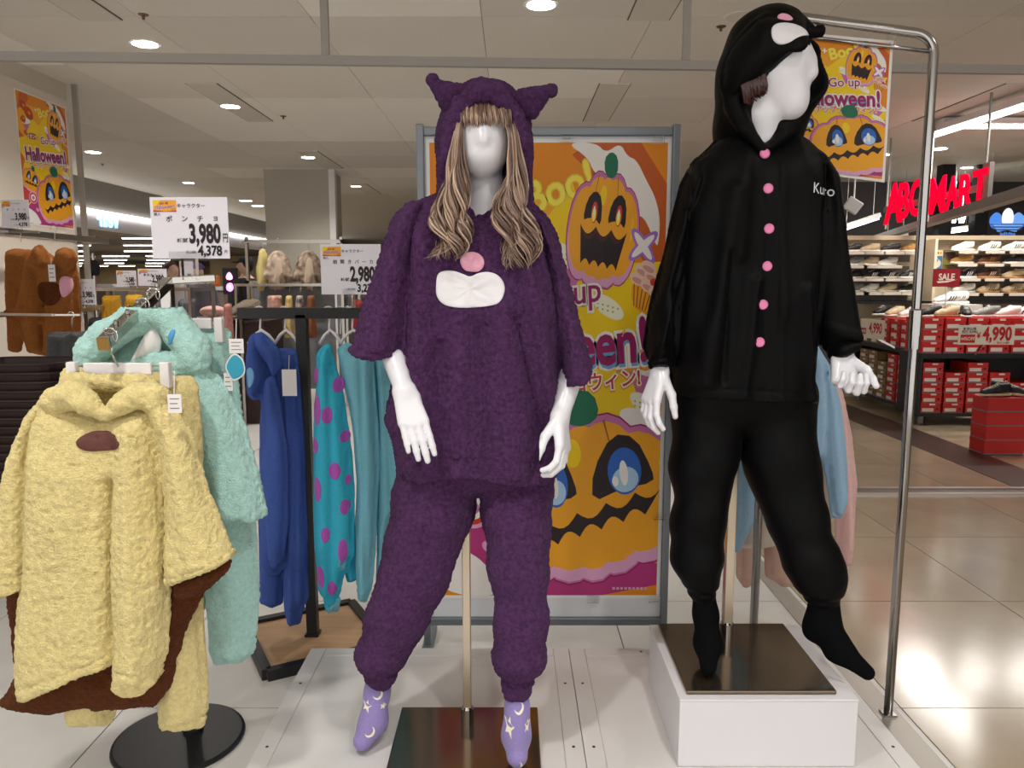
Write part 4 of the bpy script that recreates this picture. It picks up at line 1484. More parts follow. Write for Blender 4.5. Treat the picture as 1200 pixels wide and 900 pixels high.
def halloween_art(asp):
    A = Art(asp)
    A.poly([(0, 0), (1, 0), (1, 1), (0, 1)], C_OR)
    A.clip_poly([(.55, 0), (1, 0), (1, .34), (.9, .24), (.75, .1)], C_DOR, 1)
    A.clip_poly([(0, 0), (.28, 0), (.12, .12), (.10, .4), (.02, .62), (0, .62)], lin(204, 98, 34), 1)
    A.ell((.30, .22), .34, .14, C_GO)
    # yellow star with rays, then the pale cones between
    pts = []
    for k in range(16):
        r = .62 if k % 2 == 0 else .40
        an = math.pi * k / 8 + .2
        pts.append((.48 + r * math.cos(an), .46 + r * .62 * math.sin(an)))
    A.clip_poly(pts, C_YE)
    for (x, y, rr) in ((.18, .24, -.6), (.62, .27, .5), (.94, .50, 1.0), (.55, .66, -.4), (.92, .62, .9)):
        A.clip_poly([(x - .09, y - .02), (x - .03, y + .06), (x + .06, y - .03)], C_PK)
        A.ell((x - .02, y - .028), .085, .022, C_WH, rr * .3)
    # dotted petals
    for (x, y) in ((.76, .345), (.58, .235), (.93, .56)):
        A.ell((x, y), .075, .020, lin(238, 236, 214), .5)
        for k in range(9):
            A.ell((x - .045 + .022 * (k % 5), y - .008 + .010 * (k // 5) + .003 * (k % 5)), .0045, .0024, lin(160, 176, 60), n=8)
    # magenta ground
    A.clip_poly([(0, .74)] + scallop(0, .74, .5, .88, 3, -.012, asp) + [(.7, .93), (1, .90), (1, 1), (0, 1)], C_MAG, 1)
    A.clip_poly([(.0, .70), (.10, .72), (.2, .80), (.1, .86), (0, .84)], lin(200, 70, 60), 1)
    # white cloud swoosh
    A.clip_poly([(.57, 0), (.665, .03), (.69, .062), (.74, .07), (.79, .06), (.82, .105), (.87, .15), (.91, .155), (.955, .21), (.97, .215), (.975, .16), (.955, .115), (.91, .075), (.87, .035), (.83, .028), (.80, 0), (.74, .022), (.70, .0)], C_WH, 2)
    # sweets at the upper left
    for (x, y, r) in ((.12, .10, .07), (.22, .145, .09), (.10, .20, .055), (.13, .30, .03)):
        A.ell((x, y), r, r * .5, C_BR, .5)
        A.ell((x + .005, y - .004), r * .82, r * .36, C_RED, .5)
        A.ell((x + .01, y - .004), r * .3, r * .12, C_GO, .5)
    A.ell((.05, .16), .05, .05, C_GO, .9)
    A.text('Boo!', (.545, .092), .155, lin(222, 200, 60), .05, .30)
    A.text('Boo!', (.545, .092), .155, C_LYE, .018, .30)
    pumpkin(A, (.735, .175), .145, .205 / asp, .12, 'laugh')
    sparkle(A, (.905, .215), .06, .9)
    sparkle(A, (.36, .10), .03, 0, C_WH, C_OR)
    # cupcake
    A.clip_poly([(.86, .285), (.965, .325), (.92, .365), (.86, .34)], C_GO, 1)
    for k in range(6):
        A.clip_poly([(.868 + .017 * k, .294 + .006 * k), (.873 + .017 * k, .296 + .006 * k), (.872 + .012 * k, .344 + .003 * k), (.868 + .012 * k, .342 + .003 * k)], C_BR)
    for (x, y) in ((.885, .285), (.93, .30), (.965, .315), (.905, .268), (.945, .28), (.93, .26)):
        A.ell((x, y), .034, .013, lin(232, 196, 180), .4)
        A.ell((x, y + .004), .026, .006, lin(206, 150, 140), .4)
    A.ell((.952, .292), .014, .008, C_RED)
    # bubble and lettering
    A.ell((.255, .315), .115, .024, lin(176, 76, 30), -.08)
    A.text('イオンの', (.255, .315), .055, C_WH, .03, .10)
    for off, col in ((.075, C_WH), (.012, C_DMAG)):
        A.text('Go up', (.57, .325), .125, col, off, .12, shear=.05)
    A.text('Halloween!', (.515, .445), .218, lin(222, 150, 40), .10, .085, xs=.86)
    A.text('Halloween!', (.51, .438), .218, C_WH, .095, .085, xs=.86)
    A.text('Halloween!', (.515, .443), .218, lin(110, 160, 210), .030, .085, xs=.86)
    A.text('Halloween!', (.51, .436), .218, C_DMAG, .028, .085, xs=.86)
    A.text('ゴーアップ ハロウィン!', (.53, .522), .072, lin(220, 150, 40), .11, .10)
    A.text('ゴーアップ ハロウィン!', (.53, .519), .072, C_WH, .09, .10)
    A.text('ゴーアップ ハロウィン!', (.53, .519), .072, C_RED, .02, .10)
    # middle pumpkin, big pumpkin, sweets below
    pumpkin(A, (.17, .66), .165, .145 / asp, .30, 'grin')
    sparkle(A, (.30, .79), .055, .8, C_WH, C_LPK)
    pumpkin(A, (.68, .765), .41, .315 / asp, -.16, 'grin')
    A.ell((.175, .795), .085, .047, C_LPK)
    for k in range(3):
        A.ell((.175, .795), .07 - .022 * k, .038 - .012 * k, (C_RED, C_WH, C_PK)[k])
    A.clip_poly([(.12, .83), (.13, .835), (.02, .885), (.01, .88)], C_LYE)
    A.clip_poly([(0, .90), (.03, .875), (.10, .885), (.20, .91), (.26, .95), (.32, 1), (.08, 1), (0, .96)], C_WH, 2)
    A.ell((.24, .885), .03, .012, C_LPK, .5)
    A.ell((.30, .88), .03, .012, C_LPK, -.5)
    A.ell((.27, .883), .012, .009, C_PK)
    for k in range(9):
        A.poly([(.80 + .018 * k, .980), (.812 + .018 * k, .980), (.812 + .018 * k, .986), (.80 + .018 * k, .986)], C_LPK)
    return A


def poster(name, label, tl, tr, bl, margin=.012, stretch=1.0):
    """paper sheet with its print"""
    tl, tr, bl = Vector(tl), Vector(tr), Vector(bl)
    t = thing(name, label, 'poster', (tl + tr) / 2)
    obj('paper', sheet(tl, tr, bl, .0015), mat('poster_paper', lin(232, 230, 228), rough=.35, coat=.2), t)
    U, V = (tr - tl), (bl - tl)
    mu, mv = U.normalized() * margin, V.normalized() * margin
    a, b, c = tl + mu + mv, tr - mu + mv, bl + mu - mv
    A = halloween_art((c - a).length / (b - a).length / stretch)
    A.build('print', t, a, b, c)
    return t


# ---- poster board behind the purple mannequin
YP = 2.75
px0, px1 = P(488, 150, YP).x, P(797, 150, YP).x
pz1, pz0 = P(640, 148, YP).z, P(640, 731, YP).z
m_fr = mat('frame_grey', lin(128, 134, 140), rough=.4, metal=.6)
pn = thing('poster_board', 'tall white display board in grey metal frame behind the purple mannequin', 'board', ((px0 + px1) / 2, YP, 0))
fw = .026
for nm, b in (('frame_post', (px0, px0 + fw, 0.0, pz1 + .006)), ('frame_post', (px1 - fw, px1, 0.0, pz1 + .006))):
    obj(nm, MB().box(b[0], b[1], YP - .018, YP + .018, b[2], b[3]).vf(), m_fr, pn, bevel=.004)
    c = (b[0] + b[1]) / 2
    obj('foot', MB().box(c - .02, c + .02, YP - .16, YP + .16, 0, .025).vf(), m_fr, pn, bevel=.004)
obj('frame_rail', MB().box(px0 + fw, px1 - fw, YP - .017, YP + .017, pz1 - .034, pz1 - .004).vf(), m_fr, pn, bevel=.004)
obj('frame_rail', MB().box(px0 + fw, px1 - fw, YP - .017, YP + .017, pz0, pz0 + .03).vf(), m_fr, pn, bevel=.004)
obj('board', MB().box(px0 + fw, px1 - fw, YP - .002, YP + .010, pz0 + .03, pz1 - .034).vf(), mat('board_white', lin(216, 218, 222), rough=.4), pn)
a, b = P(499, 163, YP - .006), P(787, 163, YP - .006)
zb = P(640, 701, YP - .006).z
poster('halloween_poster', 'large Halloween poster with pumpkins on the board behind the purple mannequin', a, (b.x, a.y, a.z), (a.x, a.y, zb), stretch=1.22)
for k, (x, z) in enumerate(((a.x + .05, a.z), (b.x - .05, a.z - .004), ((a.x + b.x) / 2 + .06, a.z), (b.x - .02, zb), (a.x + .6, zb), (b.x - .01, zb + .32))):
    t = obj('clip', MB().box(x - .022, x + .022, YP - .024, YP - .0085, z - .012, z + .012).tube([(x - .015, YP - .026, z), (x + .015, YP - .026, z)], .004, 8).vf(), m_clear, pn)

# ---- chrome garment rail with the small poster, at the right
rk = thing('garment_rack', 'chrome garment rail with tall bent upright at the right edge of the platform', 'rack', (1.2, 2.32, 0))
R0, L0 = Vector((1.205, 2.30, 0)), Vector((.795, 2.40, 0))
zt_r, zt_l = 2.075, 2.165
cR = Vector((R0.x, R0.y, zt_r))
cL = Vector((L0.x, L0.y, zt_l))
dv = (cL - cR).normalized()
pts = [R0, R0 + Vector((0, 0, 1.0)), cR - Vector((0, 0, .05))]
for i in range(1, 8):
    a = i / 8 * math.pi / 2
    pts.append(cR + Vector((0, 0, -.05)) * (1 - math.sin(a)) + dv * (.05 * (1 - math.cos(a))))
pts += [cR + dv * .05, cL - dv * .05, cL - Vector((0, 0, .05)), L0]
m_chr = mat('rack_chrome', lin(172, 170, 168), rough=.16, metal=1.0)
obj('frame', MB().tube(pts, .0135, 14).vf(), m_chr, rk, smooth=True)
obj('upright_sleeve', MB().lathe([(.0165, 0), (.0165, .05), (.015, .052)], (R0.x, R0.y, 1.18), 16).lathe([(.018, 0), (.018, .075), (.015, .08)], (R0.x, R0.y, 1.22), 16).vf(), m_chr, rk)
obj('poster_rail', MB().tube([cR + Vector((0, 0, -.045)), cL + Vector((0, 0, -.055))], .006, 10).vf(), m_chr, rk, smooth=True)
obj('foot', MB().box(R0.x - .02, R0.x + .02, R0.y - .02, R0.y + .02, 0, .012).vf(), m_chr, rk)
obj('foot', MB().box(L0.x - .02, L0.x + .02, L0.y - .02, L0.y + .02, 0, .012).vf(), m_chr, rk)
obj('hanging_arm', MB().obox((L0.x, L0.y - .01, 1.36), (L0.x, L0.y + .42, 1.36), .025, .025).vf(), m_chr, rk, bevel=.003)
# poster hanging from its rail
tp = lambda px, py, Y: P(px, py, Y)
tl_, tr_, bl_ = P(922, 36, 2.40), P(1047, 48, 2.335), P(900, 198, 2.40)
bl_ = Vector((tl_.x, tl_.y, P(905, 198, 2.40).z))
poster('hanging_poster', 'small Halloween poster clipped to the chrome rail behind the black mannequin', tl_ - Vector((.0, 0, 0)), tr_, bl_, .008)
for k, (px, py) in enumerate(((1044, 42), (958, 34))):
    q = P(px, py, 2.335 if k == 0 else 2.378)
    o = obj('clip', MB().box(q.x - .010, q.x + .010, q.y - .012, q.y + .006, q.z - .028, q.z + .012).tube([(q.x, q.y - .004, q.z + .012), (q.x, q.y - .004, q.z + .024)], .007, 8).vf(), m_clear, rk, bevel=.002)

# garments hanging behind the black mannequin
m_lb = fleece('blue_sweat', lin(146, 178, 204), bump=.3, sheen=.1, var=.05)
m_bg = fleece('beige_sweat', lin(196, 184, 168), bump=.3, sheen=.1, var=.05)
m_pk = fleece('pink_sweat', lin(216, 178, 174), bump=.3, sheen=.1, var=.05)
m_tn = fleece('tan_sweat', lin(190, 158, 142), bump=.3, sheen=.1, var=.05)
def simple(name, label, cat, panels, m, group=None, hook=None, step=.008, amp=.0006, wr=.006, wf=(22, 22, 6), seed=1, seams=(), hook_mat=None, **kw):
    vf = garment(panels, step=step, amp=amp, wr=wr, wf=wf, seed=seed, seams=seams, **kw)
    c = np.asarray(vf[0])
    t = thing(name, label, cat, (float(c[:, 0].mean()), float(c[:, 1].mean()), float(c[:, 2].max())), group)
    ob = obj('cloth', vf, m, t, smooth=True)
    if hook is not None:
        obj('hanger_hook', MB().tube(hook_pts(hook, .02, .06), .0025, 8).vf(), hook_mat or m_chrome, t, smooth=True)
    return t, ob, vf
hk = lambda y: Vector((L0.x, y, 1.3875))
simple('sweatshirt', 'pale blue sweat top hanging behind the black mannequin', 'clothes',
       [dict(poly=[(856, 430), (900, 410), (952, 398), (964, 420), (968, 470), (966, 530), (940, 560), (905, 575), (880, 620), (866, 645), (838, 648), (842, 560)], Y=2.52, T=.035, R=.05, ridges=[([(955, 400), (962, 530)], .02, .02), ([(880, 500), (850, 640)], .03, .02)]),
        dict(poly=[(958, 404), (972, 425), (984, 470), (992, 540), (995, 585), (990, 598), (988, 606), (974, 608), (972, 598), (967, 570), (960, 500)], Y=2.50, T=.03, R=.035)], m_lb, hook=hk(2.52), seed=3)
simple('sweatshirt', 'beige sweat top hanging between the pale blue and the pink one', 'clothes',
       [dict(poly=[(868, 500), (950, 470), (978, 500), (984, 590), (972, 616), (940, 634), (905, 640), (866, 643)], Y=2.62, T=.03, R=.05, ridges=[([(900, 520), (890, 640)], .03, .02)])], m_bg, hook=hk(2.62), seed=4)
simple('trousers', 'tan sweat trousers whose cuffs show below the beige top', 'clothes',
       [dict(poly=[(864, 560), (890, 560), (886, 660), (882, 684), (872, 690), (862, 676)], Y=2.70, T=.03, R=.03), dict(poly=[(892, 560), (958, 560), (956, 660), (946, 684), (918, 688), (896, 676)], Y=2.70, T=.03, R=.04)], m_tn, hook=hk(2.70), seed=5)
simple('sweatshirt', 'pale pink sweat top at the far end of the hanging arm', 'clothes',
       [dict(poly=[(900, 440), (965, 425), (988, 455), (998, 510), (1003, 570), (1001, 640), (999, 662), (986, 666), (980, 650), (974, 560), (920, 600)], Y=2.77, T=.03, R=.04, ridges=[([(985, 470), (992, 640)], .015, .012)])], m_pk, hook=hk(2.78), seed=6)
# ================================================================== price signs
m_card = mat('card_white', lin(226, 222, 230), rough=.28, coat=.35)
def price_sign(label, tl, tr, bl, top, main, small, banner=True, cat='sign', holder=None, top_size=.088):
    tl, tr, bl = Vector(tl), Vector(tr), Vector(bl)
    t = thing('price_sign', label, cat, (tl + tr) / 2)
    obj('card', sheet(tl, tr, bl, .003), m_card, t)
    a = (bl - tl).length / (tr - tl).length
    A = Art(a)
    if banner:
        A.poly([(.04, .05), (.34, .05), (.34, .24), (.04, .24)], C_GO)
        A.clip_poly([(.04, .05), (.15, .05), (.08, .13), (.04, .15)], C_YE)
        A.clip_poly([(.04, .24), (.04, .21), (.2, .23), (.34, .215), (.34, .24)], C_MAG)
        A.ell((.30, .19), .03, .03, C_OR)
        A.text('Go up', (.18, .10), .045, C_DMAG, .03, .1)
        A.text('Halloween!', (.19, .155), .068, C_WH, .06, .08, xs=.8)
        A.text('Halloween!', (.19, .155), .068, C_DMAG, .02, .08, xs=.8)
        A.text('婦人', (.09, .275), .045, C_BLK, .01)
    A.text('キャラクター', (.53, .14), .062, C_BLK, .012)
    n = len(top)
    for i, ch in enumerate(top):
        A.text(ch, (.24 + .60 * i / max(1, n - 1), .35), top_size, C_BLK, .012)
    A.text(main, (.69, .62), .33, C_BLK, .040, xs=.56)
    A.text('円', (.955, .665), .13, C_BLK, .015, xs=.55)
    A.text('本体価格', (.40, .70), .062, C_BLK, .02, xs=.6)
    A.text(small, (.75, .885), .175, C_BLK, .035, xs=.80)
    A.text('円', (.955, .89), .05, C_BLK, .01, xs=.8)
    A.text('(税込価格', (.50, .90), .045, C_BLK, .0, xs=.7)
    A.build('print', t, tl, tr, bl, lift=.00008, base=.0004)
    return t

# ================================================================== round-based clothes stand at the left
m_chr2 = mat('stand_chrome', lin(190, 186, 180), rough=.14, metal=1.0)
sp = Vector((-.98, 2.2, 0))
cs = thing('clothes_stand', 'chrome clothes stand with sloping arm on round black base', 'stand', sp)
obj('base_disc', MB().lathe([(.188, 0), (.190, .004), (.188, .010), (.180, .013)], (sp.x - .03, sp.y - .03, 0), 48).vf(), m_black, cs, smooth=False, label='round black base')
obj('post_socket', MB().lathe([(.030, .013), (.030, .026), (.024, .032)], (sp.x, sp.y, 0), 24).vf(), m_black, cs)
obj('post', MB().box(sp.x - .017, sp.x + .017, sp.y - .017, sp.y + .017, .03, .62).vf(), m_black, cs, bevel=.003)
obj('post', MB().box(sp.x - .015, sp.x + .015, sp.y - .015, sp.y + .015, .62, 1.385).vf(), m_chr2, cs, bevel=.003, label='chrome upper post')
armA, armB = Vector((-.972, 2.19, 1.378)), P(122, 402, 1.70)
obj('sloping_arm', MB().obox(armA, armB, .026, .030).vf(), m_chr2, cs, bevel=.003)
obj('arm_tip', MB().obox(armB, armB + (armB - armA).normalized() * .008, .024, .028).vf(), mat('brass_tip', lin(196, 160, 96), rough=.3, metal=1.0), cs)
for k in range(5):
    q = armA.lerp(armB, .2 + .16 * k)
    obj('stud', MB().lathe([(.005, 0), (.006, .008), (.003, .012)], (q.x, q.y, q.z + .015), 10).vf(), m_chr2, cs)
obj('level_arm', MB().obox(Vector((sp.x, sp.y, 1.382)), Vector((-.86, 2.25, 1.39)), .026, .022).vf(), m_chr2, cs, bevel=.003)
Ys = 2.2
tl, tr, bl = P(175, 231, Ys), P(266, 230, Ys), P(178, 303, Ys)
ps = price_sign('large white price sign 3,980 on the chrome clothes stand', tl, (tr.x, tl.y, tl.z), (tl.x, tl.y, bl.z), 'ポンチョ', '3,980', '4,378')
q = P(222, 303, Ys)
obj('holder', MB().box(q.x - .055, q.x + .055, Ys - .004, Ys - .001, q.z - .005, q.z + .02).box(q.x - .02, q.x + .02, Ys - .01, Ys + .012, 1.385, q.z).vf(), m_clear, ps)

# ---- hangers
def trouser_hanger(label, c, w, hooktop, clip_drop=.05):
    """white bar hanger with two clips"""
    t = thing('hanger', label, 'hanger', c)
    c = Vector(c)
    obj('bar', MB().box(c.x - w * .38, c.x + w * .35, c.y - .006, c.y + .006, c.z - .014, c.z + .014).vf(), m_white, t, bevel=.003)
    obj('wire', MB().tube([(c.x - w / 2, c.y, c.z + .006), (c.x + w / 2, c.y, c.z + .006)], .002, 8).tube([(c.x - w / 2, c.y, c.z - .006), (c.x + w / 2, c.y, c.z - .006)], .002, 8).vf(), m_chrome, t)
    for s in (-1, 1):
        x = c.x + s * w / 2
        obj('clip', MB().box(x - .011, x + .011, c.y - .012, c.y + .010, c.z - clip_drop, c.z + .016).vf(), m_white, t, bevel=.003)
    obj('hook', MB().tube(hook_pts(hooktop, .018, .02) + [(c.x, c.y, c.z)], .0022, 8).vf(), m_chrome, t, smooth=True)
    return t


def cloth_tag(label, px, Y, m_, strings=True, pl=None, rows=3, name='price_tag', tree=None):
    """paper tag hanging on a thread; px = (x0, y0, x1, y1)"""
    x0, y0, x1, y1 = px
    a, b, c = P(x0, y0, Y), P(x1, y0, Y), P(x0, y1, Y)
    t = thing(name, label, 'tag', (a + b) / 2)
    U, V = Vector((b.x - a.x, 0, 0)), Vector((0, 0, c.z - a.z))
    obj('card', sheet(a, a + U, a + V, .0015), m_, t)
    A = Art(V.length / U.length)
    for r in range(rows):
        y = .22 + .5 * r / max(1, rows - 1)
        A.poly([(.15, y), (.85 - .12 * (r % 2), y), (.85 - .12 * (r % 2), y + .05), (.15, y + .05)], lin(120, 112, 120))
    if rows:
        A.build('print', t, a, a + U, a + V, lift=.0001, base=.0003)
    if strings:
        m = a + U * .5
        obj('thread', MB().tube([m, m + Vector((.002, .004, .05))], .0011, 6).vf(), m_white, t)
    return t

# ---- yellow set
m_yel = fleece('yellow_fleece', lin(251, 228, 160), var=.16, sheen=.3)
m_brn = fleece('brown_fleece', lin(96, 52, 26), var=.25, sheen=.25)
m_brn_f = mat('brown_felt', lin(92, 52, 46), rough=.7, bump=.25, bscale=90)
Yy = 1.72
front = dict(poly=[(56, 470), (90, 478), (124, 486), (150, 478), (186, 474), (196, 500), (198, 560), (198, 640), (198, 700), (196, 762), (190, 792), (176, 802), (158, 802), (142, 797), (137, 772), (110, 780), (80, 793), (52, 806), (24, 819), (20, 795), (25, 700), (33, 600), (34, 540), (40, 490)], Y=Yy - .01, T=.045, R=.06, hem=[[(190, 792), (176, 802), (158, 802), (142, 797), (137, 772), (110, 780), (80, 793), (52, 806), (24, 819)]],
             ridges=[([(140, 560), (138, 640), (139, 790)], .012, -.030), ([(165, 500), (170, 780)], .030, .022), ([(95, 560), (85, 790)], .05, .016), ([(60, 540), (45, 800)], .03, .010)])
slr = dict(poly=[(160, 458), (190, 456), (208, 475), (226, 506), (245, 575), (262, 622), (273, 650), (262, 657), (235, 668), (197, 683), (194, 640), (190, 560), (180, 500)], Y=Yy - .03, T=.032, R=.05, hem=[[(273, 650), (262, 657), (235, 668), (197, 683)]], ridges=[([(210, 490), (240, 660)], .03, .016)])
sll = dict(poly=[(62, 460), (30, 486), (8, 535), (-8, 600), (-16, 692), (8, 694), (22, 690), (34, 690), (37, 600), (42, 520)], Y=Yy - .02, T=.030, R=.045, hem=[[(-16, 692), (8, 694), (22, 690), (34, 690)]])
def yellow_hood(g, F):
    a_ = g.chain([P(x, y, Yy + d) for x, y, d in ((50, 488, .0), (66, 470, -.03), (86, 463, -.05), (105, 473, -.06), (123, 487, -.06))], [.020, .024, .026, .021, .014], .012)
    b_ = g.chain([P(x, y, Yy + d) for x, y, d in ((125, 487, -.06), (142, 473, -.06), (160, 464, -.05), (182, 466, -.04), (203, 482, -.01))], [.014, .021, .026, .026, .020], .012)
    c_ = g.chain([P(x, y, Yy + .04) for x, y in ((66, 466), (86, 450), (122, 446), (160, 450), (186, 462))], [.02, .024, .022, .024, .02], .012)
    return smin(F, np.minimum(smin(a_, c_, .01), smin(b_, c_, .01)), .014)
seams = [([(22, 800), (60, 786), (100, 770), (137, 758)], Yy, .003, .004), ([(140, 770), (196, 774)], Yy, .003, .004), ([(196, 676), (268, 648)], Yy - .03, .003, .004),
         ([(36, 690), (36, 600), (42, 510), (58, 475)], Yy, .005, .009), ([(196, 680), (192, 560), (182, 490)], Yy, .005, .008)]
yv = garment([front, slr, sll], carve=yellow_hood, step=.0044, blend=.010, seams=seams, amp=.0034, freq=95, wr=.005, wf=(18, 18, 7), seed=41)
yp = thing('hooded_poncho', 'pale yellow fleece hooded poncho with brown lining at the left front', 'clothes', P(122, 450, Yy))
yo = obj('cloth', yv, m_yel, yp, smooth=True)
lining = garment([dict(poly=[(8, 700), (22, 690), (60, 690), (198, 674), (240, 660), (271, 654), (262, 672), (240, 694), (222, 730), (206, 775), (201, 802), (182, 829), (160, 827), (128, 832), (100, 829), (70, 834), (45, 837), (12, 832), (-2, 824), (12, 808), (22, 790), (14, 740)], Y=Yy + .045, T=.020, R=.04, ridges=[([(205, 690), (190, 820)], .02, .012), ([(120, 800), (115, 830)], .02, .01)]),
                  dict(poly=[(203, 682), (240, 668), (272, 655), (262, 674), (240, 690), (215, 702), (204, 700)], Y=Yy - .02, T=.02, R=.03)], step=.0055, amp=.0034, freq=95, wr=.004, seed=43)
obj('lining', lining, m_brn, yp, smooth=True, label='brown fleece back and lining')
try_ = bvh(yv)
obj('patch', decal([(93, 519), (97, 511), (108, 505), (117, 504), (132, 505), (144, 511), (149, 519), (142, 525), (122, 527), (104, 527)], Yy - .05, try_, .004, 40, 5), m_brn_f, yp, smooth=True, label='plain brown oval patch')
hd = obj('hanger_disc', MB().lathe([(.030, -.004), (.032, 0), (.030, .004)], (0, 0, 0), 32).vf(), m_white, yp)
q = P(122, 446, Yy - .035)
hd.location = q - ORG[yp.name]
hd.rotation_euler = (math.pi / 2, 0, 0)
hd['label'] = 'white rounded hanger head'
yt, yto, _ = simple('trousers', 'pale yellow fleece trousers clipped behind the yellow poncho', 'clothes',
    [dict(poly=[(70, 440), (76, 430), (150, 436), (224, 443), (232, 455), (235, 520), (234, 600), (238, 690), (243, 780), (241, 835), (238, 850), (214, 853), (190, 857), (184, 842), (182, 700), (150, 620), (90, 600)], Y=Yy + .105, T=.035, R=.045, ridges=[([(210, 600), (212, 840)], .03, .015)]),
     dict(poly=[(76, 620), (140, 620), (140, 800), (136, 838), (130, 850), (82, 851), (77, 836)], Y=Yy + .105, T=.035, R=.045)], m_yel, step=.006, amp=.0030, freq=95, seed=44, seams=[([(70, 455), (232, 462)], Yy + .1, .004, .005), ([(184, 840), (242, 838)], Yy + .1, .004, .006)])
trouser_hanger('white clip hanger holding the yellow trousers on the sloping arm', P(140, 432, Yy + .05), P(198, 430, Yy).x - P(86, 430, Yy).x, armA.lerp(armB, .93) + Vector((0, 0, .022)), .045)
cloth_tag('small white tag hanging on the yellow trousers', (196, 462, 212, 484), Yy - .10, m_white)

# ---- mint set
m_mint = fleece('mint_fleece', lin(194, 242, 234), var=.12, sheen=.3)
Ym = 1.98
mb_ = dict(poly=[(120, 470), (150, 455), (200, 430), (232, 425), (258, 440), (274, 468), (290, 500), (303, 560), (313, 603), (300, 607), (286, 602), (258, 606), (180, 640), (120, 560)], Y=Ym - .02, T=.040, R=.06, hem=[[(313, 603), (300, 607), (286, 602), (258, 606)]], ridges=[([(240, 440), (275, 600)], .025, .020), ([(262, 460), (296, 600)], .018, .014), ([(215, 450), (248, 600)], .02, .012)])
mp_ = dict(poly=[(250, 600), (270, 596), (300, 600), (314, 603), (300, 610), (275, 612), (258, 608)], Y=Ym, T=.03, R=.03)
hood_line = [(103, 430), (108, 412), (128, 393), (160, 374), (184, 366), (200, 374), (212, 392), (226, 408), (228, 422), (205, 430), (178, 430), (160, 436)]
def mint_hood(g, F):
    pts = [P(x, y, Ym - .05 + .0010 * max(0, 170 - x) * .0) for x, y in hood_line]
    rad = [.030, .036, .038, .038, .036, .036, .038, .040, .038, .036, .036, .030]
    return smin(F, g.chain(pts, rad, .012), .015)
mv = garment([mb_, mp_, dict(poly=[(104, 440), (120, 400), (150, 385), (190, 372), (222, 405), (224, 430), (170, 450), (130, 470)], Y=Ym + .02, T=.015, R=.03)], step=.0055, blend=.012, amp=.0034, freq=95, wr=.005, wf=(18, 18, 7), seed=51, carve=mint_hood,
             seams=[([(258, 600), (312, 598)], Ym, .003, .004)])
mt = thing('hooded_poncho', 'mint green fleece hooded poncho behind the yellow one', 'clothes', P(180, 400, Ym))
mo = obj('cloth', mv, m_mint, mt, smooth=True)
trm = bvh(mv)
obj('hanger_shoulder', garment([dict(poly=[(152, 425), (166, 398), (176, 380), (186, 382), (190, 400), (188, 412), (170, 424)], Y=Ym - .055, T=.012, R=.02)], step=.005, amp=0, wr=0), m_white, mt, smooth=True, label='white hanger shoulder inside the hood')
obj('patch', decal([(203, 402), (207, 386), (214, 384), (212, 394), (208, 403)], Ym - .05, trm, .004, 24, 3), mat('blue_felt', lin(86, 156, 214), rough=.7), mt, smooth=True, label='small blue patch on the hood')
obj('hanger_hook', MB().tube(hook_pts(armA.lerp(armB, .46) + Vector((0, 0, .022)), .018, .10), .0022, 8).vf(), m_chrome, mt, smooth=True)
simple('trousers', 'mint green fleece trousers hanging behind the mint poncho', 'clothes',
       [dict(poly=[(222, 388), (230, 383), (264, 382), (272, 388), (274, 410), (282, 480), (288, 560), (300, 620), (302, 700), (300, 765), (284, 772), (252, 779), (246, 762), (241, 690), (238, 600), (232, 480)], Y=Ym + .07, T=.035, R=.045, ridges=[([(270, 600), (274, 760)], .03, .015)]),
        dict(poly=[(206, 560), (240, 560), (244, 700), (240, 716), (212, 722), (204, 700)], Y=Ym + .09, T=.03, R=.04)], m_mint, step=.006, amp=.0034, freq=95, seed=52, seams=[([(222, 404), (274, 408)], Ym, .004, .005), ([(246, 762), (300, 760)], Ym, .004, .006)])
trouser_hanger('white clip hanger holding the mint trousers', P(228, 379, Ym + .04), P(249, 380, Ym).x - P(190, 380, Ym).x, armA.lerp(armB, .28) + Vector((0, 0, .022)), .05)
cloth_tag('white tag at the upper right of the mint trousers', (268, 397, 285, 414), Ym - .03, m_white)
q = [(268, 419), (275, 413), (282, 418), (286, 424), (288, 437), (281, 444), (272, 447), (267, 438), (263, 430)]
tg = thing('character_tag', 'plain teal paper tag with white border hanging on the mint trousers', 'tag', P(275, 415, Ym - .035))
def card(pl, Y, th):
    pl = smooth_poly([(P(x, y, Y).x, P(x, y, Y).z) for x, y in pl], 2)
    n = len(pl)
    v = [(x, Y, z) for x, z in pl] + [(x, Y + th, z) for x, z in pl]
    f = [list(range(n)), list(range(n, 2 * n))[::-1]] + [[i, n + i, n + (i + 1) % n, (i + 1) % n] for i in range(n)]
    return v, f
obj('card', card(q, Ym - .035, .002), m_white, tg)
cx = sum(p[0] for p in q) / len(q)
cy = sum(p[1] for p in q) / len(q)
obj('print', card([(cx + (x - cx) * .88, cy + (y - cy) * .88) for x, y in q], Ym - .0358, .0006), mat('teal_print', lin(52, 156, 186), rough=.4), tg)
cloth_tag('narrow white label under the teal tag', (262, 437, 272, 458), Ym - .03, m_white, False)

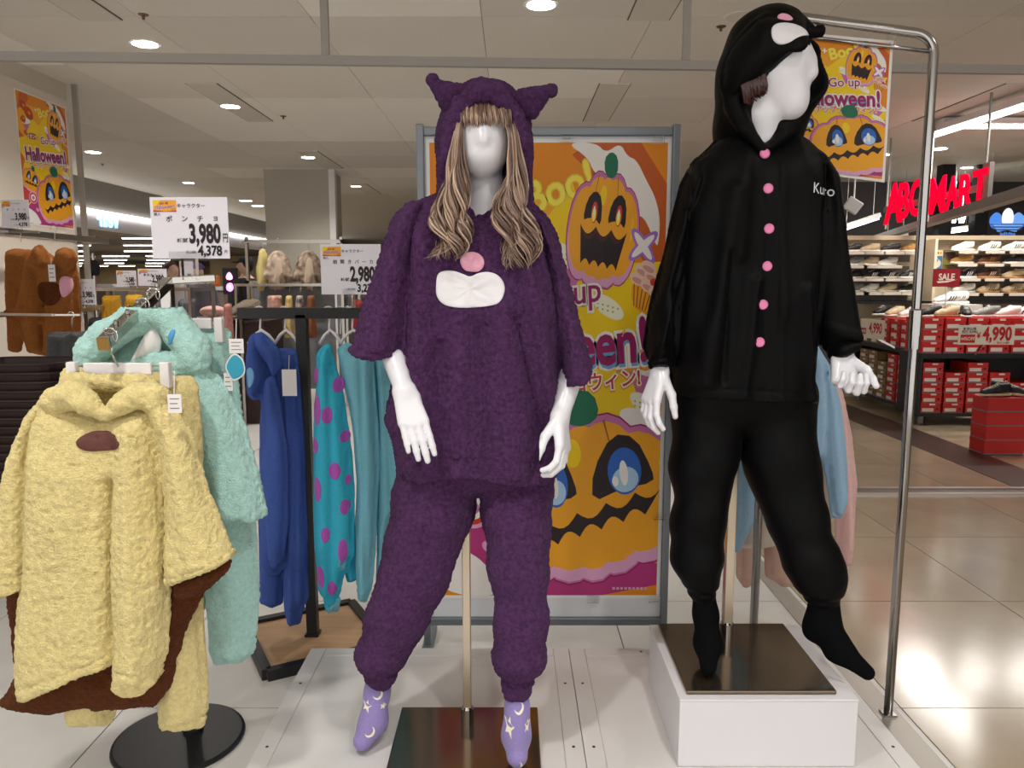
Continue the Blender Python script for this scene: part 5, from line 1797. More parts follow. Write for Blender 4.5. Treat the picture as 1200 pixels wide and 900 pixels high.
# ================================================================== black T-shaped rack
bp = Vector((-.77, 2.82, 0))
br = thing('garment_rack', 'black T-shaped garment rack with square wooden base', 'rack', bp)
zb_ = 1.262
ang = math.atan2(.21, .38)
ux, uy = Vector((math.cos(ang), math.sin(ang), 0)), Vector((-math.sin(ang), math.cos(ang), 0))
hs = .218
cor = [bp + ux * (sx * hs) + uy * (sy * hs) for sx, sy in ((-1, -1), (1, -1), (1, 1), (-1, 1))]
for i in range(4):
    a, b = cor[i], cor[(i + 1) % 4]
    obj('base_rail', MB().obox(a + Vector((0, 0, .02)), b + Vector((0, 0, .02)), .035, .04).vf(), m_black, br, bevel=.002)
m_wood = mat('base_wood', lin(176, 140, 102), rough=.5, var=.15, vscale=3, stretch=(1, 12, 1))
obj('base_board', MB().add([tuple(c * .999 + Vector((0, 0, z))) for z in (.006, .026) for c in cor], [[3, 2, 1, 0], [4, 5, 6, 7], [0, 1, 5, 4], [1, 2, 6, 5], [2, 3, 7, 6], [3, 0, 4, 7]]).vf(), m_wood, br, label='wooden base board')
obj('post', MB().box(bp.x - .02, bp.x + .02, bp.y - .02, bp.y + .02, .02, zb_).vf(), m_black, br, bevel=.002)
obj('post_collar', MB().box(bp.x - .026, bp.x + .026, bp.y - .026, bp.y + .026, .026, .036).vf(), m_black, br)
obj('bar', MB().box(-1.0, -.36, bp.y - .02, bp.y + .02, zb_ - .016, zb_ + .024).vf(), m_black, br, bevel=.002)
Ys = 2.74
tl, tr, bl = P(375, 286, Ys), P(446, 286, Ys), P(377, 345, Ys)
p2 = price_sign('white price sign on the black rack partly behind the purple sleeve', tl, tr, (tl.x, tl.y, bl.z), '前開きパーカ', '2,980', '3,278', top_size=.075)
q = P(408, 345, Ys)
obj('holder', MB().box(q.x - .02, q.x + .02, Ys - .004, Ys - .001, q.z - .008, q.z + .02).box(q.x - .012, q.x + .012, Ys - .01, Ys + .062, zb_ + .026, q.z).vf(), m_clear, p2)
m_blue = fleece('blue_velour', lin(66, 90, 160), bump=.25, var=.10, sheen=.35)
m_teal = fleece('turquoise_velour', lin(62, 178, 206), bump=.25, var=.06, sheen=.25)
m_lteal = fleece('steel_blue_velour', lin(120, 182, 200), bump=.25, var=.06, sheen=.25)
hx_ = lambda px: Vector((P(px, 365, bp.y).x, bp.y, zb_ + .027))
_, ob_, bvf = simple('jumpsuit', 'dark blue velour jumpsuit with hood at the left of the black rack', 'clothes',
    [dict(poly=[(290, 396), (298, 389), (308, 394), (314, 418), (320, 440), (312, 462), (298, 470), (289, 462), (287, 430)], Y=2.76, T=.05, R=.04),
     dict(poly=[(308, 430), (320, 440), (329, 480), (337, 505), (339, 580), (336, 662), (326, 674), (310, 672), (303, 658), (303, 560), (305, 500)], Y=2.77, T=.04, R=.035),
     dict(poly=[(318, 412), (334, 406), (347, 409), (352, 440), (357, 520), (361, 620), (362, 700), (354, 716), (352, 730), (338, 734), (333, 716), (331, 640), (329, 540), (324, 470)], Y=2.80, T=.045, R=.035, ridges=[([(345, 430), (350, 710)], .012, -.014)]),
     dict(poly=[(303, 640), (333, 650), (332, 708), (318, 714), (303, 708)], Y=2.82, T=.03, R=.03)], m_blue, hook=hx_(303), step=.0075, seed=61, hook_mat=m_white,
    seams=[([(333, 716), (354, 714)], 2.76, .004, .006), ([(330, 430), (334, 520), (336, 700)], 2.76, .008, .010)])
tb_ = bvh(bvf)
obj('patch', decal([(290, 446), (291, 434), (297, 428), (302, 432), (303, 442), (299, 452), (293, 454)], 2.74, tb_, .004, 24, 3), mat('pale_blue_felt', lin(120, 176, 222), rough=.7), ob_.parent, smooth=True, label='plain pale blue oval patch')
cloth_tag('blank white tag on the dark blue jumpsuit', (330, 433, 347, 464), 2.72, m_white, rows=0)
_, oc_, cvf = simple('jumpsuit', 'turquoise velour jumpsuit with magenta spots on the black rack', 'clothes',
    [dict(poly=[(372, 414), (378, 406), (388, 402), (393, 430), (404, 468), (412, 535), (417, 600), (416, 650), (408, 664), (400, 690), (396, 712), (394, 718), (382, 717), (380, 704), (373, 690), (369, 640), (366, 560), (367, 480)], Y=2.78, T=.045, R=.04, ridges=[([(388, 430), (392, 560), (390, 700)], .012, -.015)]),
     dict(poly=[(400, 640), (417, 610), (418, 680), (406, 684)], Y=2.82, T=.03, R=.03)], m_teal, hook=hx_(384), step=.0075, seed=62, hook_mat=m_white, seams=[([(378, 702), (398, 700)], 2.76, .004, .006)])
tc_ = bvh(cvf)
m_spot = mat('magenta_spot', lin(176, 84, 180), rough=.9, sheen=.2)
for x, y, rx, ry in ((374, 478, 6, 20), (387, 484, 6, 10), (398, 450, 6, 9), (406, 510, 5, 7), (372, 520, 5, 10), (396, 548, 7, 10), (375, 570, 6, 15), (407, 590, 5, 9), (385, 622, 5, 9), (405, 640, 5, 14), (378, 672, 6, 14), (392, 685, 5, 9), (372, 440, 4, 10), (410, 560, 3, 6)):
    pl = [(x + rx * math.cos(2 * math.pi * k / 16), y + ry * math.sin(2 * math.pi * k / 16)) for k in range(16)]
    pl = [p for p in pl]
    obj('spot', decal(pl, 2.78, tc_, .002, 18, 4, 0), m_spot, oc_, smooth=True)
simple('jumpsuit', 'grey-blue velour jumpsuit with gathered waist right of the spotted one', 'clothes',
       [dict(poly=[(394, 408), (406, 401), (420, 408), (438, 415), (441, 460), (446, 540), (441, 640), (437, 688), (432, 698), (430, 706), (420, 704), (418, 690), (416, 640), (419, 560), (408, 470)], Y=2.80, T=.045, R=.035, ridges=[([(425, 420), (432, 680)], .010, -.012)])], m_lteal, hook=hx_(398), step=.0075, seed=63, hook_mat=m_white, seams=[([(418, 690), (437, 688)], 2.78, .004, .006)])
simple('jumpsuit', 'grey-blue velour jumpsuit behind the elbow of purple poncho', 'clothes',
       [dict(poly=[(438, 418), (455, 424), (472, 470), (482, 540), (476, 600), (463, 605), (457, 620), (455, 650), (446, 692), (440, 690), (443, 560), (440, 470)], Y=2.84, T=.045, R=.035, ridges=[([(455, 440), (462, 600)], .012, -.012)])], m_lteal, hook=hx_(440), step=.0075, seed=64, hook_mat=m_white)

# white hangers whose shoulders show inside the necks of the garments on the black rack
for px, w, lb in ((304, 16, 'white plastic hanger holding the dark blue jumpsuit'), (333, 14, 'white clip hanger at the right of the dark blue jumpsuit'), (385, 13, 'white plastic hanger holding the spotted jumpsuit'), (412, 16, 'white plastic hanger holding the first grey-blue jumpsuit')):
    c = Vector((P(px, 365, bp.y).x, bp.y, zb_ + .027))
    t = thing('hanger', lb, 'hanger', c)
    n_ = c + Vector((.004, 0, -.085))
    hw_ = P(px + w, 365, bp.y).x - c.x
    obj('hook', MB().tube(hook_pts(c, .016, .045) + [n_], .0035, 8).vf(), m_white, t, smooth=True)
    obj('shoulder_bar', MB().tube([n_ + Vector((-hw_, 0, -.05)), n_ + Vector((-hw_ * .5, 0, -.018)), n_, n_ + Vector((hw_ * .5, 0, -.018)), n_ + Vector((hw_, 0, -.05))], .006, 8).vf(), m_white, t, smooth=True)
# collars and sleeves that give the hanging jumpsuits their shape
def add_part(o_, panels, m, nm, lb=None, **kw):
    return obj(nm, garment(panels, step=.0075, amp=.0006, wr=.005, wf=(22, 22, 6), **kw), m, o_.parent, smooth=True, label=lb)
add_part(ob_, [dict(poly=[(296, 404), (300, 391), (309, 389), (318, 398), (328, 410), (330, 430), (320, 444), (312, 425), (304, 415)], Y=2.735, T=.022, R=.03)], m_blue, 'hood_edge', seed=81)
add_part(ob_, [dict(poly=[(311, 444), (321, 440), (330, 480), (338, 520), (338, 600), (334, 655), (324, 664), (314, 655), (310, 600), (308, 520)], Y=2.725, T=.025, R=.03, hem=[[(334, 655), (324, 664), (314, 655)]])], m_blue, 'sleeve', seed=82)
add_part(ob_, [dict(poly=[(337, 716), (353, 714), (352, 729), (339, 732)], Y=2.80, T=.03, R=.02, sm=0)], m_blue, 'cuff', seed=83)
add_part(oc_, [dict(poly=[(381, 702), (399, 700), (396, 716), (383, 718)], Y=2.78, T=.03, R=.02, sm=0)], m_lteal, 'cuff', 'pale blue cuff', seed=84)
add_part(oc_, [dict(poly=[(392, 640), (407, 650), (404, 668), (392, 668)], Y=2.75, T=.02, R=.02, sm=0)], m_lteal, 'cuff', 'pale blue cuff', seed=85)
# ================================================================== the shoe shop at the right
m_red = mat('sign_red', lin(240, 6, 48), emit=.55, rough=1.0, spec=0.0)
sgn = thing('shop_sign', 'red lit shop sign reading ABC-MART above the shoe shop', 'sign', P(1095, 240, 8))
a0, a1 = G(1035, 262, 2.04), G(1155, 239, 2.04)
pxs = [(1034, 1060, 'A', 262, 214), (1050, 1066, 'B', 257, 213), (1063, 1080, 'C', 254, 210), (1079, 1086, '-', 243, 235), (1086, 1108, 'M', 250, 207), (1105, 1123, 'A', 246, 206), (1120, 1139, 'R', 243, 203), (1135, 1155, 'T', 239, 198)]
bv = lambda x, y0: None
dirS = (a1 - a0).normalized()
m_side = mat('sign_side', lin(120, 20, 40), rough=.5)
for (x0, x1, ch, yb, yt) in pxs:
    # each letter stands on the level line a0-a1
    def on(px):
        r = ray(px, 250)
        # intersection of the vertical plane through a0-a1 with the ray's plan direction
        d = dirS
        k = (a0.x * d.y - a0.y * d.x) / (r[0] * d.y - r[1] * d.x)
        return Vector((r[0] * k, r[1] * k, 0))
    p, q = on(x0), on(x1)
    mid = (p + q) / 2
    zb = P(600, yb, mid.y).z
    zt = P(600, yt, mid.y).z
    v, f = text_mesh(ch, 1.0, .028, 1.0, 'LEFT', 0.0, .12)
    mn, mx = v.min(0), v.max(0)
    out = []
    for w in v:
        u = .08 + .80 * (w[0] - mn[0]) / (mx[0] - mn[0])
        t = (w[1] - mn[1]) / (mx[1] - mn[1])
        b = p.lerp(q, u)
        n = Vector((-dirS.y, dirS.x, 0))
        if n.y > 0:
            n = -n
        b = b + n * ((w[2] - mn[2]) / (mx[2] - mn[2]) * .012)
        out.append((b.x, b.y, zb + (zt - zb) * t))
    obj('letter', (out, f), m_red, sgn)
for u in (.02, .5, .98):
    c = a0.lerp(a1, u)
    obj('hanger_rod', MB().tube([(c.x + .06, c.y + .1, 1.98), (c.x + .06, c.y + .1, CEIL)], .012, 8).vf(), MATS['fascia_grey'], sgn)
c = a1 + dirS * -.15
obj('end_panel', MB().obox((a1.x + .06, a1.y + .10, 2.03), (a1.x + .06, a1.y + .10, 2.40), .04, .10).vf(), MATS['beam_grey'], sgn)
obj('back_bar', MB().obox((a0.x + .05, a0.y + .09, 2.2), (a1.x + .05, a1.y + .09, 2.2), .03, .06).vf(), MATS['beam_grey'], sgn)

# ---- shoe wall: cream panel boards, header rail and shelves
YW = 9.2
m_cream = mat('shop_board', lin(214, 198, 168), rough=.7)
m_creamd = mat('shop_rail', lin(176, 160, 136), rough=.6)
xa, xb = P(985, 300, YW).x, 9.3
sw = obj('wall_shoe_display', MB().box(xa, xb, YW, YW + .12, 0, 1.86).vf(), m_cream, kind='structure')
obj('header_rail', MB().box(xa, xb, YW - .14, YW + .12, 1.86, 1.91).vf(), m_creamd, sw)
for px in (1083, 1127):
    x = P(px, 300, YW).x
    obj('panel_joint', MB().box(x - .008, x + .008, YW - .006, YW, .6, 1.86).vf(), m_creamd, sw)
x = P(1080, 300, YW).x
obj('side_fin', MB().box(x - .03, x + .0, YW - .34, YW, .6, 1.86).vf(), m_cream, sw)
m_slat = mat('slat_grey', lin(120, 112, 104), rough=.5)
for y in (301, 314, 330, 347):
    z = P(600, y, YW).z
    obj('back_slat', MB().box(xa + .02, P(1066, 300, YW).x, YW - .012, YW, z - .06, z + .02).box(P(1112, 300, YW).x, xb, YW - .012, YW, z - .06, z + .02).vf(), m_slat, sw)
z = P(600, 352, YW).z
obj('black_shelf', MB().box(xa, xb, YW - .35, YW, z - .03, z).vf(), m_black, sw)

# ---- shoes
m_shoe_w, m_shoe_c, m_shoe_k = mat('shoe_white', lin(232, 228, 220), rough=.5), mat('shoe_cream', lin(206, 186, 150), rough=.6), mat('shoe_black', lin(32, 30, 32), rough=.5)
m_shoe_t, m_shoe_b, m_shoe_g = mat('shoe_tan', lin(178, 130, 66), rough=.7), mat('shoe_brown', lin(90, 58, 42), rough=.6), mat('shoe_grey', lin(130, 134, 130), rough=.6)
m_sole_w, m_sole_g = mat('sole_white', lin(236, 232, 226), rough=.5), mat('sole_gum', lin(176, 128, 80), rough=.6)
def shoe_meshes():
    """low trainer, toe towards -x: upper and sole as two surfaces"""
    g = Grid((-.165, -.065, -.01), (.165, .065, .135), .007)
    F = g.chain([(-.105, 0, .030), (-.05, 0, .042), (.02, 0, .058), (.09, 0, .068)], [.036, .042, .044, .044], .02, (1, .95, .85))
    F = smin(F, g.chain([(.04, 0, .085), (.112, 0, .092)], [.030, .028], .02), .025)
    cav = g.chain([(.055, 0, .128), (.105, 0, .125)], [.026, .024], .01)
    F = -smin(-F, cav, .006)
    F = np.maximum(F, .018 - g.Z)
    up = g.mesh(F)
    S = g.chain([(-.112, 0, .012), (-.06, .004, .012), (.02, -.004, .012), (.112, 0, .012)], [.036, .046, .040, .040], .02, (1, 1, .45))
    S = np.maximum(S, g.Z - .026)
    S = np.maximum(S, -g.Z)
    return up, g.mesh(S)
su, ss = shoe_meshes()
tr_s = bvh(su)
def stripe_vf(k, s):
    m = MB()
    pts = []
    x0 = -.018 + .026 * k
    for i in range(6):
        t = i / 5
        for dx in (0, .011):
            o_ = Vector((x0 + dx + .022 * t, s * .2, .030 + .046 * t))
            h = tr_s.ray_cast(o_, Vector((0, -s, 0)))
            pts.append((h[0] + h[1] * .0015) if h[0] is not None else Vector((x0, 0, .04)))
    m.add(pts, [[2 * i, 2 * i + 1, 2 * i + 3, 2 * i + 2] for i in range(5)])
    return m.vf()
def lace_vf():
    m = MB()
    for k in range(4):
        x = -.035 + .020 * k
        pts = []
        for i in range(7):
            y = -.022 + .044 * i / 6
            h = tr_s.ray_cast(Vector((x, y, .3)), Vector((0, 0, -1)))
            pts.append((h[0] + Vector((0, 0, .003))) if h[0] is not None else Vector((x, y, .06)))
        m.tube(pts, .0032, 5)
    return m.vf()
shoe = thing('trainer', 'x', 'shoe', (0, 0, 0))
s1 = obj('upper', su, m_shoe_w, shoe, smooth=True)
s2 = obj('sole', ss, m_sole_w, shoe, smooth=True)
for k in range(3):
    for sd_ in (-1, 1):
        obj('stripe', stripe_vf(k, sd_), m_shoe_k, shoe)
s4 = obj('lace', lace_vf(), m_sole_w, shoe, smooth=True)
def place_shoe(loc, rot, up, sole, stripe, label, group, sc=1.0):
    r = dup(shoe, loc, label, rot, group)
    r.scale = (sc, sc, sc)
    for c in list(r.children):
        base = c.name.split('.')[0]
        if base == 'stripe' and stripe is None:
            bpy.data.objects.remove(c)
            continue
        mm = {'upper': up, 'sole': sole, 'stripe': stripe or up, 'lace': sole}[base]
        c.material_slots[0].link = 'OBJECT'
        c.material_slots[0].material = mm
    return r
W, Cr, K, Tn, Br, Gy = m_shoe_w, m_shoe_c, m_shoe_k, m_shoe_t, m_shoe_b, m_shoe_g
NM = {W: 'white', Cr: 'cream', K: 'black', Tn: 'tan', Br: 'dark brown', Gy: 'grey'}
def nm(u, st): return NM[u] + ' trainer' + ('' if st is None else ' with %s stripes' % NM[st])
ordn = ['first', 'second', 'third', 'fourth', 'fifth', 'sixth']
rows_A = [(295, [(998, K, None), (1019, Cr, None), (1043, K, None), (1066, Tn, None)]), (311, [(1000, Gy, None), (1018, Cr, None), (1040, W, None)]), (326, [(998, K, None), (1021, K, W), (1041, K, W), (1063, K, W)]), (342, [(1002, Gy, None), (1018, W, None), (1039, Cr, None), (1062, K, None)])]
rows_B = [(294, [(1128, W, None), (1159, W, K), (1187, W, K), (1215, W, Gy)]), (309, [(1127, Tn, None), (1158, Br, Tn), (1188, K, Br), (1216, K, W)]), (326, [(1131, K, W), (1158, Br, W), (1187, Cr, None), (1215, Cr, K)]), (343, [(1129, W, None), (1157, Cr, K), (1186, Cr, K), (1214, W, K)])]
m_acr = mat('shelf_plate', lin(206, 196, 180), rough=.3)
rn = ['top', 'second', 'third', 'bottom']
for side, rows, where in (('left', rows_A, 'left shoe wall'), ('right', rows_B, 'right shoe wall')):
    for ri, (y, items) in enumerate(rows):
        for ci, (px, u, st) in enumerate(items):
            q = P(px, y, YW - .17)
            sole = m_sole_g if u in (Br, Cr) and ri > 0 and side == 'right' else m_sole_w
            place_shoe((q.x, q.y, q.z), .35 if side == 'left' and ci == 3 else .12, u, sole, st, '%s, %s from left, %s row, %s' % (nm(u, st), ordn[ci], rn[ri], where), 'trainers on the shoe wall', .98 if side == 'right' else .86)
            sh = obj('shelf_plate', MB().box(q.x - .12, q.x + .12, YW - .29, YW, q.z - .006, q.z - .001).box(q.x - .11, q.x + .11, YW - .292, YW - .288, q.z - .035, q.z - .006).vf(), m_acr, sw)
# second shelf of small things: sign cards
def flat_sign(label, tl, tr, bl, base_col, painter, name='sale_sign', frame=None):
    tl, tr, bl = Vector(tl), Vector(tr), Vector(bl)
    t = thing(name, label, 'sign', (tl + tr) / 2)
    obj('card', sheet(tl, tr, bl, .004), flat(base_col), t)
    A = Art((bl - tl).length / (tr - tl).length)
    painter(A)
    A.build('print', t, tl, tr, bl, lift=.0004, base=.001)
    return t
def rect(x0, y0, x1, y1, Y):
    a, b, c = P(x0, y0, Y), P(x1, y0, Y), P(x0, y1, Y)
    return a, Vector((b.x, a.y, a.z)), Vector((a.x, a.y, c.z))
R_, Wt = lin(190, 36, 40), lin(226, 220, 206)
def sale(A):
    A.text('SALE', (.5, .45), .33, Wt, .03, xs=.85)
    A.clip_poly([(.14, .70), (.6, .66), (.9, .60), (.55, .76), (.2, .80)], Wt)
s_ = flat_sign('dark red sign with white SALE lettering in the shoe shop', *rect(1094, 315, 1126, 336, 7.7), lin(150, 34, 44), sale)
c = P(1110, 336, 7.7)
obj('stem', MB().tube([(c.x, c.y + .01, c.z + .05), (c.x, c.y + .01, .70)], .006, 8).vf(), m_chrome, s_)
def bracket(sg_, a, b):
    obj('bracket', MB().obox(a, b, .02, .02).vf(), m_chrome, sg_)
def price1(A):
    A.poly([(.04, .48), (.30, .48), (.30, .90), (.04, .90)], R_)
    A.text('44%OFF', (.17, .69), .085, Wt, .02, xs=.85)
    A.text('¥', (.36, .52), .14, R_, .03, xs=.8)
    A.text('4,990', (.69, .50), .33, R_, .035, xs=.70)
    A.text('本体価格', (.19, .18), .06, lin(40, 36, 36), .01)
    A.text('税抜 8,990', (.19, .34), .06, lin(40, 36, 36), .01)
    A.text('税込 5,489', (.80, .90), .05, R_, .01)
c1_ = flat_sign('cream price card 4,990 in front of the red shoeboxes at right', *rect(1124, 381, 1190, 404, 7.12), Wt, price1, 'price_card')
q = P(1157, 402, 7.12)
bracket(c1_, (q.x, 7.124, q.z + .02), (q.x, 7.31, .69))
def price2(A):
    A.text('4,990', (.64, .48), .32, R_, .03, xs=.75)
    A.poly([(.04, .48), (.26, .48), (.26, .80), (.04, .80)], R_)
    A.text('44%', (.15, .64), .10, Wt, .02)
# left card hangs on the aisle face of the left gondola
tl, tr, bl = P(1009, 373, 8.2), P(1037, 377, 7.75), None
c2_ = flat_sign('cream price card 4,990 on the left shoebox table beside the aisle', tl, (tr.x, tr.y, tl.z), (tl.x, tl.y, tl.z - .20), Wt, price2, 'price_card')
bracket(c2_, (tl.x + .1, tl.y + .004, tl.z - .17), (4.03, 8.05, .69))
def poster_v(A):
    A.poly([(0, .0), (1, 0), (1, .30), (0, .30)], lin(230, 200, 150))
    for k in range(5):
        A.ell((.15 + .18 * k, .15), .07, .06, (C_OR, R_, C_GO, R_, C_OR)[k])
    A.ell((.5, .68), .42, .26, Wt)
    A.text('V', (.5, .68), .7, lin(40, 60, 80), .03)
flat_sign('white shop poster with a round emblem on the shoe wall', *rect(1087, 293, 1105, 316, YW - .02), lin(70, 120, 160), poster_v, 'shop_poster')
def poster_g(A):
    A.poly([(0, .45), (1, .3), (1, 1), (0, 1)], lin(150, 140, 60))
    A.ell((.5, .4), .4, .2, lin(120, 90, 80), .4)
flat_sign('small green and grey poster beside the round emblem poster', *rect(1106, 293, 1120, 314, YW - .015), lin(96, 92, 84), poster_g, 'shop_poster')
# trefoil emblem above the shoe wall
em = thing('emblem', 'blue and white three-leaf emblem standing above the right shoe wall', 'emblem', P(1180, 262, YW - .05))
A = Art(.8)
cb, cw, cd = lin(60, 120, 210), lin(214, 226, 246), lin(96, 150, 226)
def leaf(c, L, w, rot, col):
    pl = []
    for k in range(28):
        an = 2 * math.pi * k / 28
        r = abs(math.sin(an))
        x, y = w * math.cos(an) * (1 - .35 * abs(math.sin(an)) ** 3 * (1 if math.sin(an) > 0 else -.1)), L * math.sin(an)
        pl.append((c[0] + x * math.cos(rot) - y * math.sin(rot), c[1] + (x * math.sin(rot) + y * math.cos(rot)) / A.a))
    A.poly(pl, col)
leaf((.22, .42), .26, .17, 1.05 + math.pi / 2 + .55, cb)
leaf((.78, .42), .26, .17, -(1.05 + math.pi / 2 + .55), cd)
leaf((.5, .33), .32, .155, 0, cw)
A.poly([(.10, .52), (.90, .52), (.74, .86), (.5, .80), (.26, .86)], cd)
for k in range(3):
    A.poly([(.04 + .05 * k, .545 + .105 * k), (.96 - .05 * k, .545 + .105 * k), (.95 - .05 * k, .575 + .105 * k), (.05 + .05 * k, .575 + .105 * k)], lin(40, 60, 110))
A.text('adidas', (.5, .93), .16, cb, .02)
a, b, c = rect(1158, 246, 1204, 276, YW - .06)
A.build('leaf_print', em, a, b, c, lift=.004, base=.0)
obj('stand', MB().box((a.x + b.x) / 2 - .25, (a.x + b.x) / 2 + .25, YW - .07, YW - .0, 1.91, 1.925).box((a.x + b.x) / 2 - .06, (a.x + b.x) / 2 + .06, YW - .052, YW - .03, 1.91, 2.1).vf(), m_black, em)

# ---- gondola tables full of shoeboxes
m_bred, m_bredd, m_bgrey = mat('box_red', lin(196, 36, 34), rough=.5, objvar=.06), mat('box_red_dark', lin(150, 28, 30), rough=.5), mat('box_grey', lin(120, 112, 116), rough=.5)
m_btan, m_blab = mat('box_tan', lin(140, 116, 76), rough=.6, objvar=.08), mat('box_label', lin(222, 216, 210), rough=.5)
def shoebox(name, w, d, h, mt_, lidm):
    """cardboard shoebox, end label towards -y"""
    t = thing(name, 'x', 'box', (0, 0, 0))
    obj('tray', MB().box(-w / 2, w / 2, -d / 2, d / 2, 0, h * .72).vf(), mt_, t)
    obj('lid', MB().box(-w / 2 - .002, w / 2 + .002, -d / 2 - .002, d / 2 + .002, h * .72, h).vf(), lidm, t)
    obj('rim', MB().box(-w / 2 - .001, w / 2 + .001, -d / 2 - .001, d / 2 + .001, 0, h * .08).vf(), m_bgrey, t)
    obj('end_label', MB().box(-w * .42, w * .16, -d / 2 - .0025, -d / 2, h * .14, h * .48).box(-w * .06, w * .22, -d / 2 - .004, -d / 2 - .002, h * .78, h * .94).vf(), m_blab, t)
    e = obj('emblem', MB().lathe([(.012, 0), (.012, .002)], (0, 0, 0), 10).vf(), m_shoe_k, t)
    e.rotation_euler = (math.pi / 2, 0, 0)
    e.location = (w * .34, -d / 2, h * .40)
    return t
BW, BD, BH = .19, .32, .112
rb_, tbx = shoebox('shoebox', BW, BD, BH, m_bred, m_bred), shoebox('shoebox', BW, BD, BH, m_btan, m_btan)
fresh = {rb_.name: True, tbx.name: True}
def put(src, loc, rot, label, group):
    if fresh.get(src.name):
        fresh[src.name] = False
        src.location = loc
        src.rotation_euler = (0, 0, rot)
        src['label'] = label
        src['group'] = group
        return src
    return dup(src, loc, label, rot, group)
def gondola(name, label, x0, x1, y0, y1, top=.70, shelf=.12, aisle=False):
    t = thing(name, label, 'table', ((x0 + x1) / 2, (y0 + y1) / 2, 0))
    obj('top', MB().box(x0, x1, y0, y1, top - .045, top).vf(), m_black, t)
    obj('lower_shelf', MB().box(x0, x1, y0, y1, shelf - .03, shelf).vf(), m_black, t)
    if aisle:
        for y in (y0 + .012, y1 - .012):
            obj('side_panel', MB().box(x0 + .01, x1 - .01, y - .012, y + .012, shelf, top - .045).vf(), m_black, t)
        obj('back_panel', MB().box(x1 - .03, x1 - .012, y0 + .03, y1 - .03, shelf, top - .045).vf(), m_black, t)
    else:
        for x in (x0 + .012, x1 - .012):
            obj('side_panel', MB().box(x - .012, x + .012, y0 + .01, y1 - .01, shelf, top - .045).vf(), m_black, t)
        obj('back_panel', MB().box(x0 + .03, x1 - .03, y1 - .03, y1 - .012, shelf, top - .045).vf(), m_black, t)
    for x in (x0 + .07, x1 - .07):
        for y in (y0 + .07, y1 - .07):
            obj('caster', MB().tube([(x - .012, y, .035), (x + .012, y, .035)], .034, 12).box(x - .02, x + .02, y - .02, y + .02, .05, shelf - .03).vf(), mat('caster_grey', lin(140, 136, 130), rough=.5), t)
    return t
GX0, GY0 = P(1078, 440, 7.3).x, 7.3
gondola('display_table', 'black wheeled table stacked with red shoeboxes at the right', GX0, GX0 + 1.75, GY0, GY0 + .42)
gondola('display_table', 'black wheeled table of tan and red shoeboxes along the aisle', 4.02, 4.62, 7.75, 9.02, aisle=True)
nth = ['bottom', 'second', 'third', 'fourth', 'fifth', 'sixth', 'seventh', 'eighth']
random.seed(7)
# on the right table: three layers on top, five stacks below
xs0 = GX0 + .11
for c in range(7):
    for r in range(3):
        put(rb_, (xs0 + c * .215, GY0 + .19, .70 + r * BH), random.uniform(-.015, .015), 'red shoebox on right black table top, %s column from left, %s layer' % (ordn[c] if c < 6 else 'last', ('lowest', 'middle', 'upper')[r]), 'red shoeboxes on the right table')
for c, n in enumerate((5, 4, 5, 4, 3, 3, 4)):
    for r in range(n):
        put(rb_, (xs0 + .03 + c * .215, GY0 + .185, .12 + r * .098), random.uniform(-.02, .02), 'red shoebox under right black table, %s stack from left, %s from floor' % (ordn[c] if c < 6 else 'last', nth[r] if r else 'lowest'), 'red shoeboxes under the right table').scale = (1, 1, .87)
# left table: tan boxes and red boxes with their ends towards the aisle
for c in range(5):
    for r in range(3):
        put(tbx if c >= 3 else rb_, (4.20, 7.88 + c * .22, .70 + r * BH * (.8 if c < 3 else .7)), -math.pi / 2, '%s shoebox on aisle-side table top, %s from near end, layer %s' % ('tan' if c >= 3 else 'red', ordn[c], ('one', 'two', 'three')[r]), 'shoeboxes on the aisle table')
for c in range(5):
    for r in range(5 if c != 2 else 4):
        put(tbx if c >= 2 else rb_, (4.19, 7.88 + c * .22, .12 + r * .1), -math.pi / 2, '%s shoebox under aisle-side table, %s from near end, %s from floor' % ('tan' if c >= 2 else 'red', ordn[c], nth[r] if r else 'lowest'), 'shoeboxes under the aisle table').scale = (1, 1, .88)
# free stack on the floor, long side towards the aisle
q = G(1172, 534, 0)
for r in range(4):
    put(rb_, (q.x + .04, q.y + .12, .004 + r * .115), math.pi / 2 + .03 * (r % 2), 'red shoebox in the stack standing on the floor, %s' % ('lowest', 'second from below', 'third from below', 'topmost')[r], 'red shoeboxes stacked on the floor').scale = (1.05, 1, 1.02)
b_ = put(rb_, (q.x + .30, q.y + .25, .004), math.pi / 2, 'red shoebox behind the floor stack at the right edge', 'red shoeboxes stacked on the floor')
place_shoe((q.x - .02, q.y + .10, .47), .1, K, m_shoe_c, None, 'black trainer lying on the floor stack of red boxes, left one', 'trainers on the floor stack', .9)
place_shoe((q.x + .13, q.y + .16, .47), 2.3, K, m_shoe_c, Gy, 'black trainer on the floor stack of red boxes, right one', 'trainers on the floor stack', .95)
# shoes along the table tops
z1 = .70 + 3 * BH + .003
for i, (px, u, st) in enumerate(((1088, K, None), (1108, Cr, None), (1131, K, None), (1155, Gy, None), (1180, W, None), (1198, W, K), (1216, K, W))):
    q = P(px, 376, GY0 + .17)
    place_shoe((q.x, q.y, z1), (.3, .2, 1.2, .1, .15, -.5, .2)[i], u, m_sole_w if u is not Cr else m_sole_g, st, '%s, %s from left on top of red shoeboxes' % (nm(u, st), ['first', 'second', 'third', 'fourth', 'fifth', 'sixth', 'seventh'][i]), 'trainers on the red boxes')
for i, (y, u) in enumerate(((7.9, W), (8.2, W), (8.5, Cr), (8.8, K))):
    place_shoe((4.22, y, 1.0), .25 + .1 * i, u, m_sole_w, None, '%s trainer, %s from near end on top of aisle boxes' % (NM[u], ordn[i]), 'trainers on the aisle table')
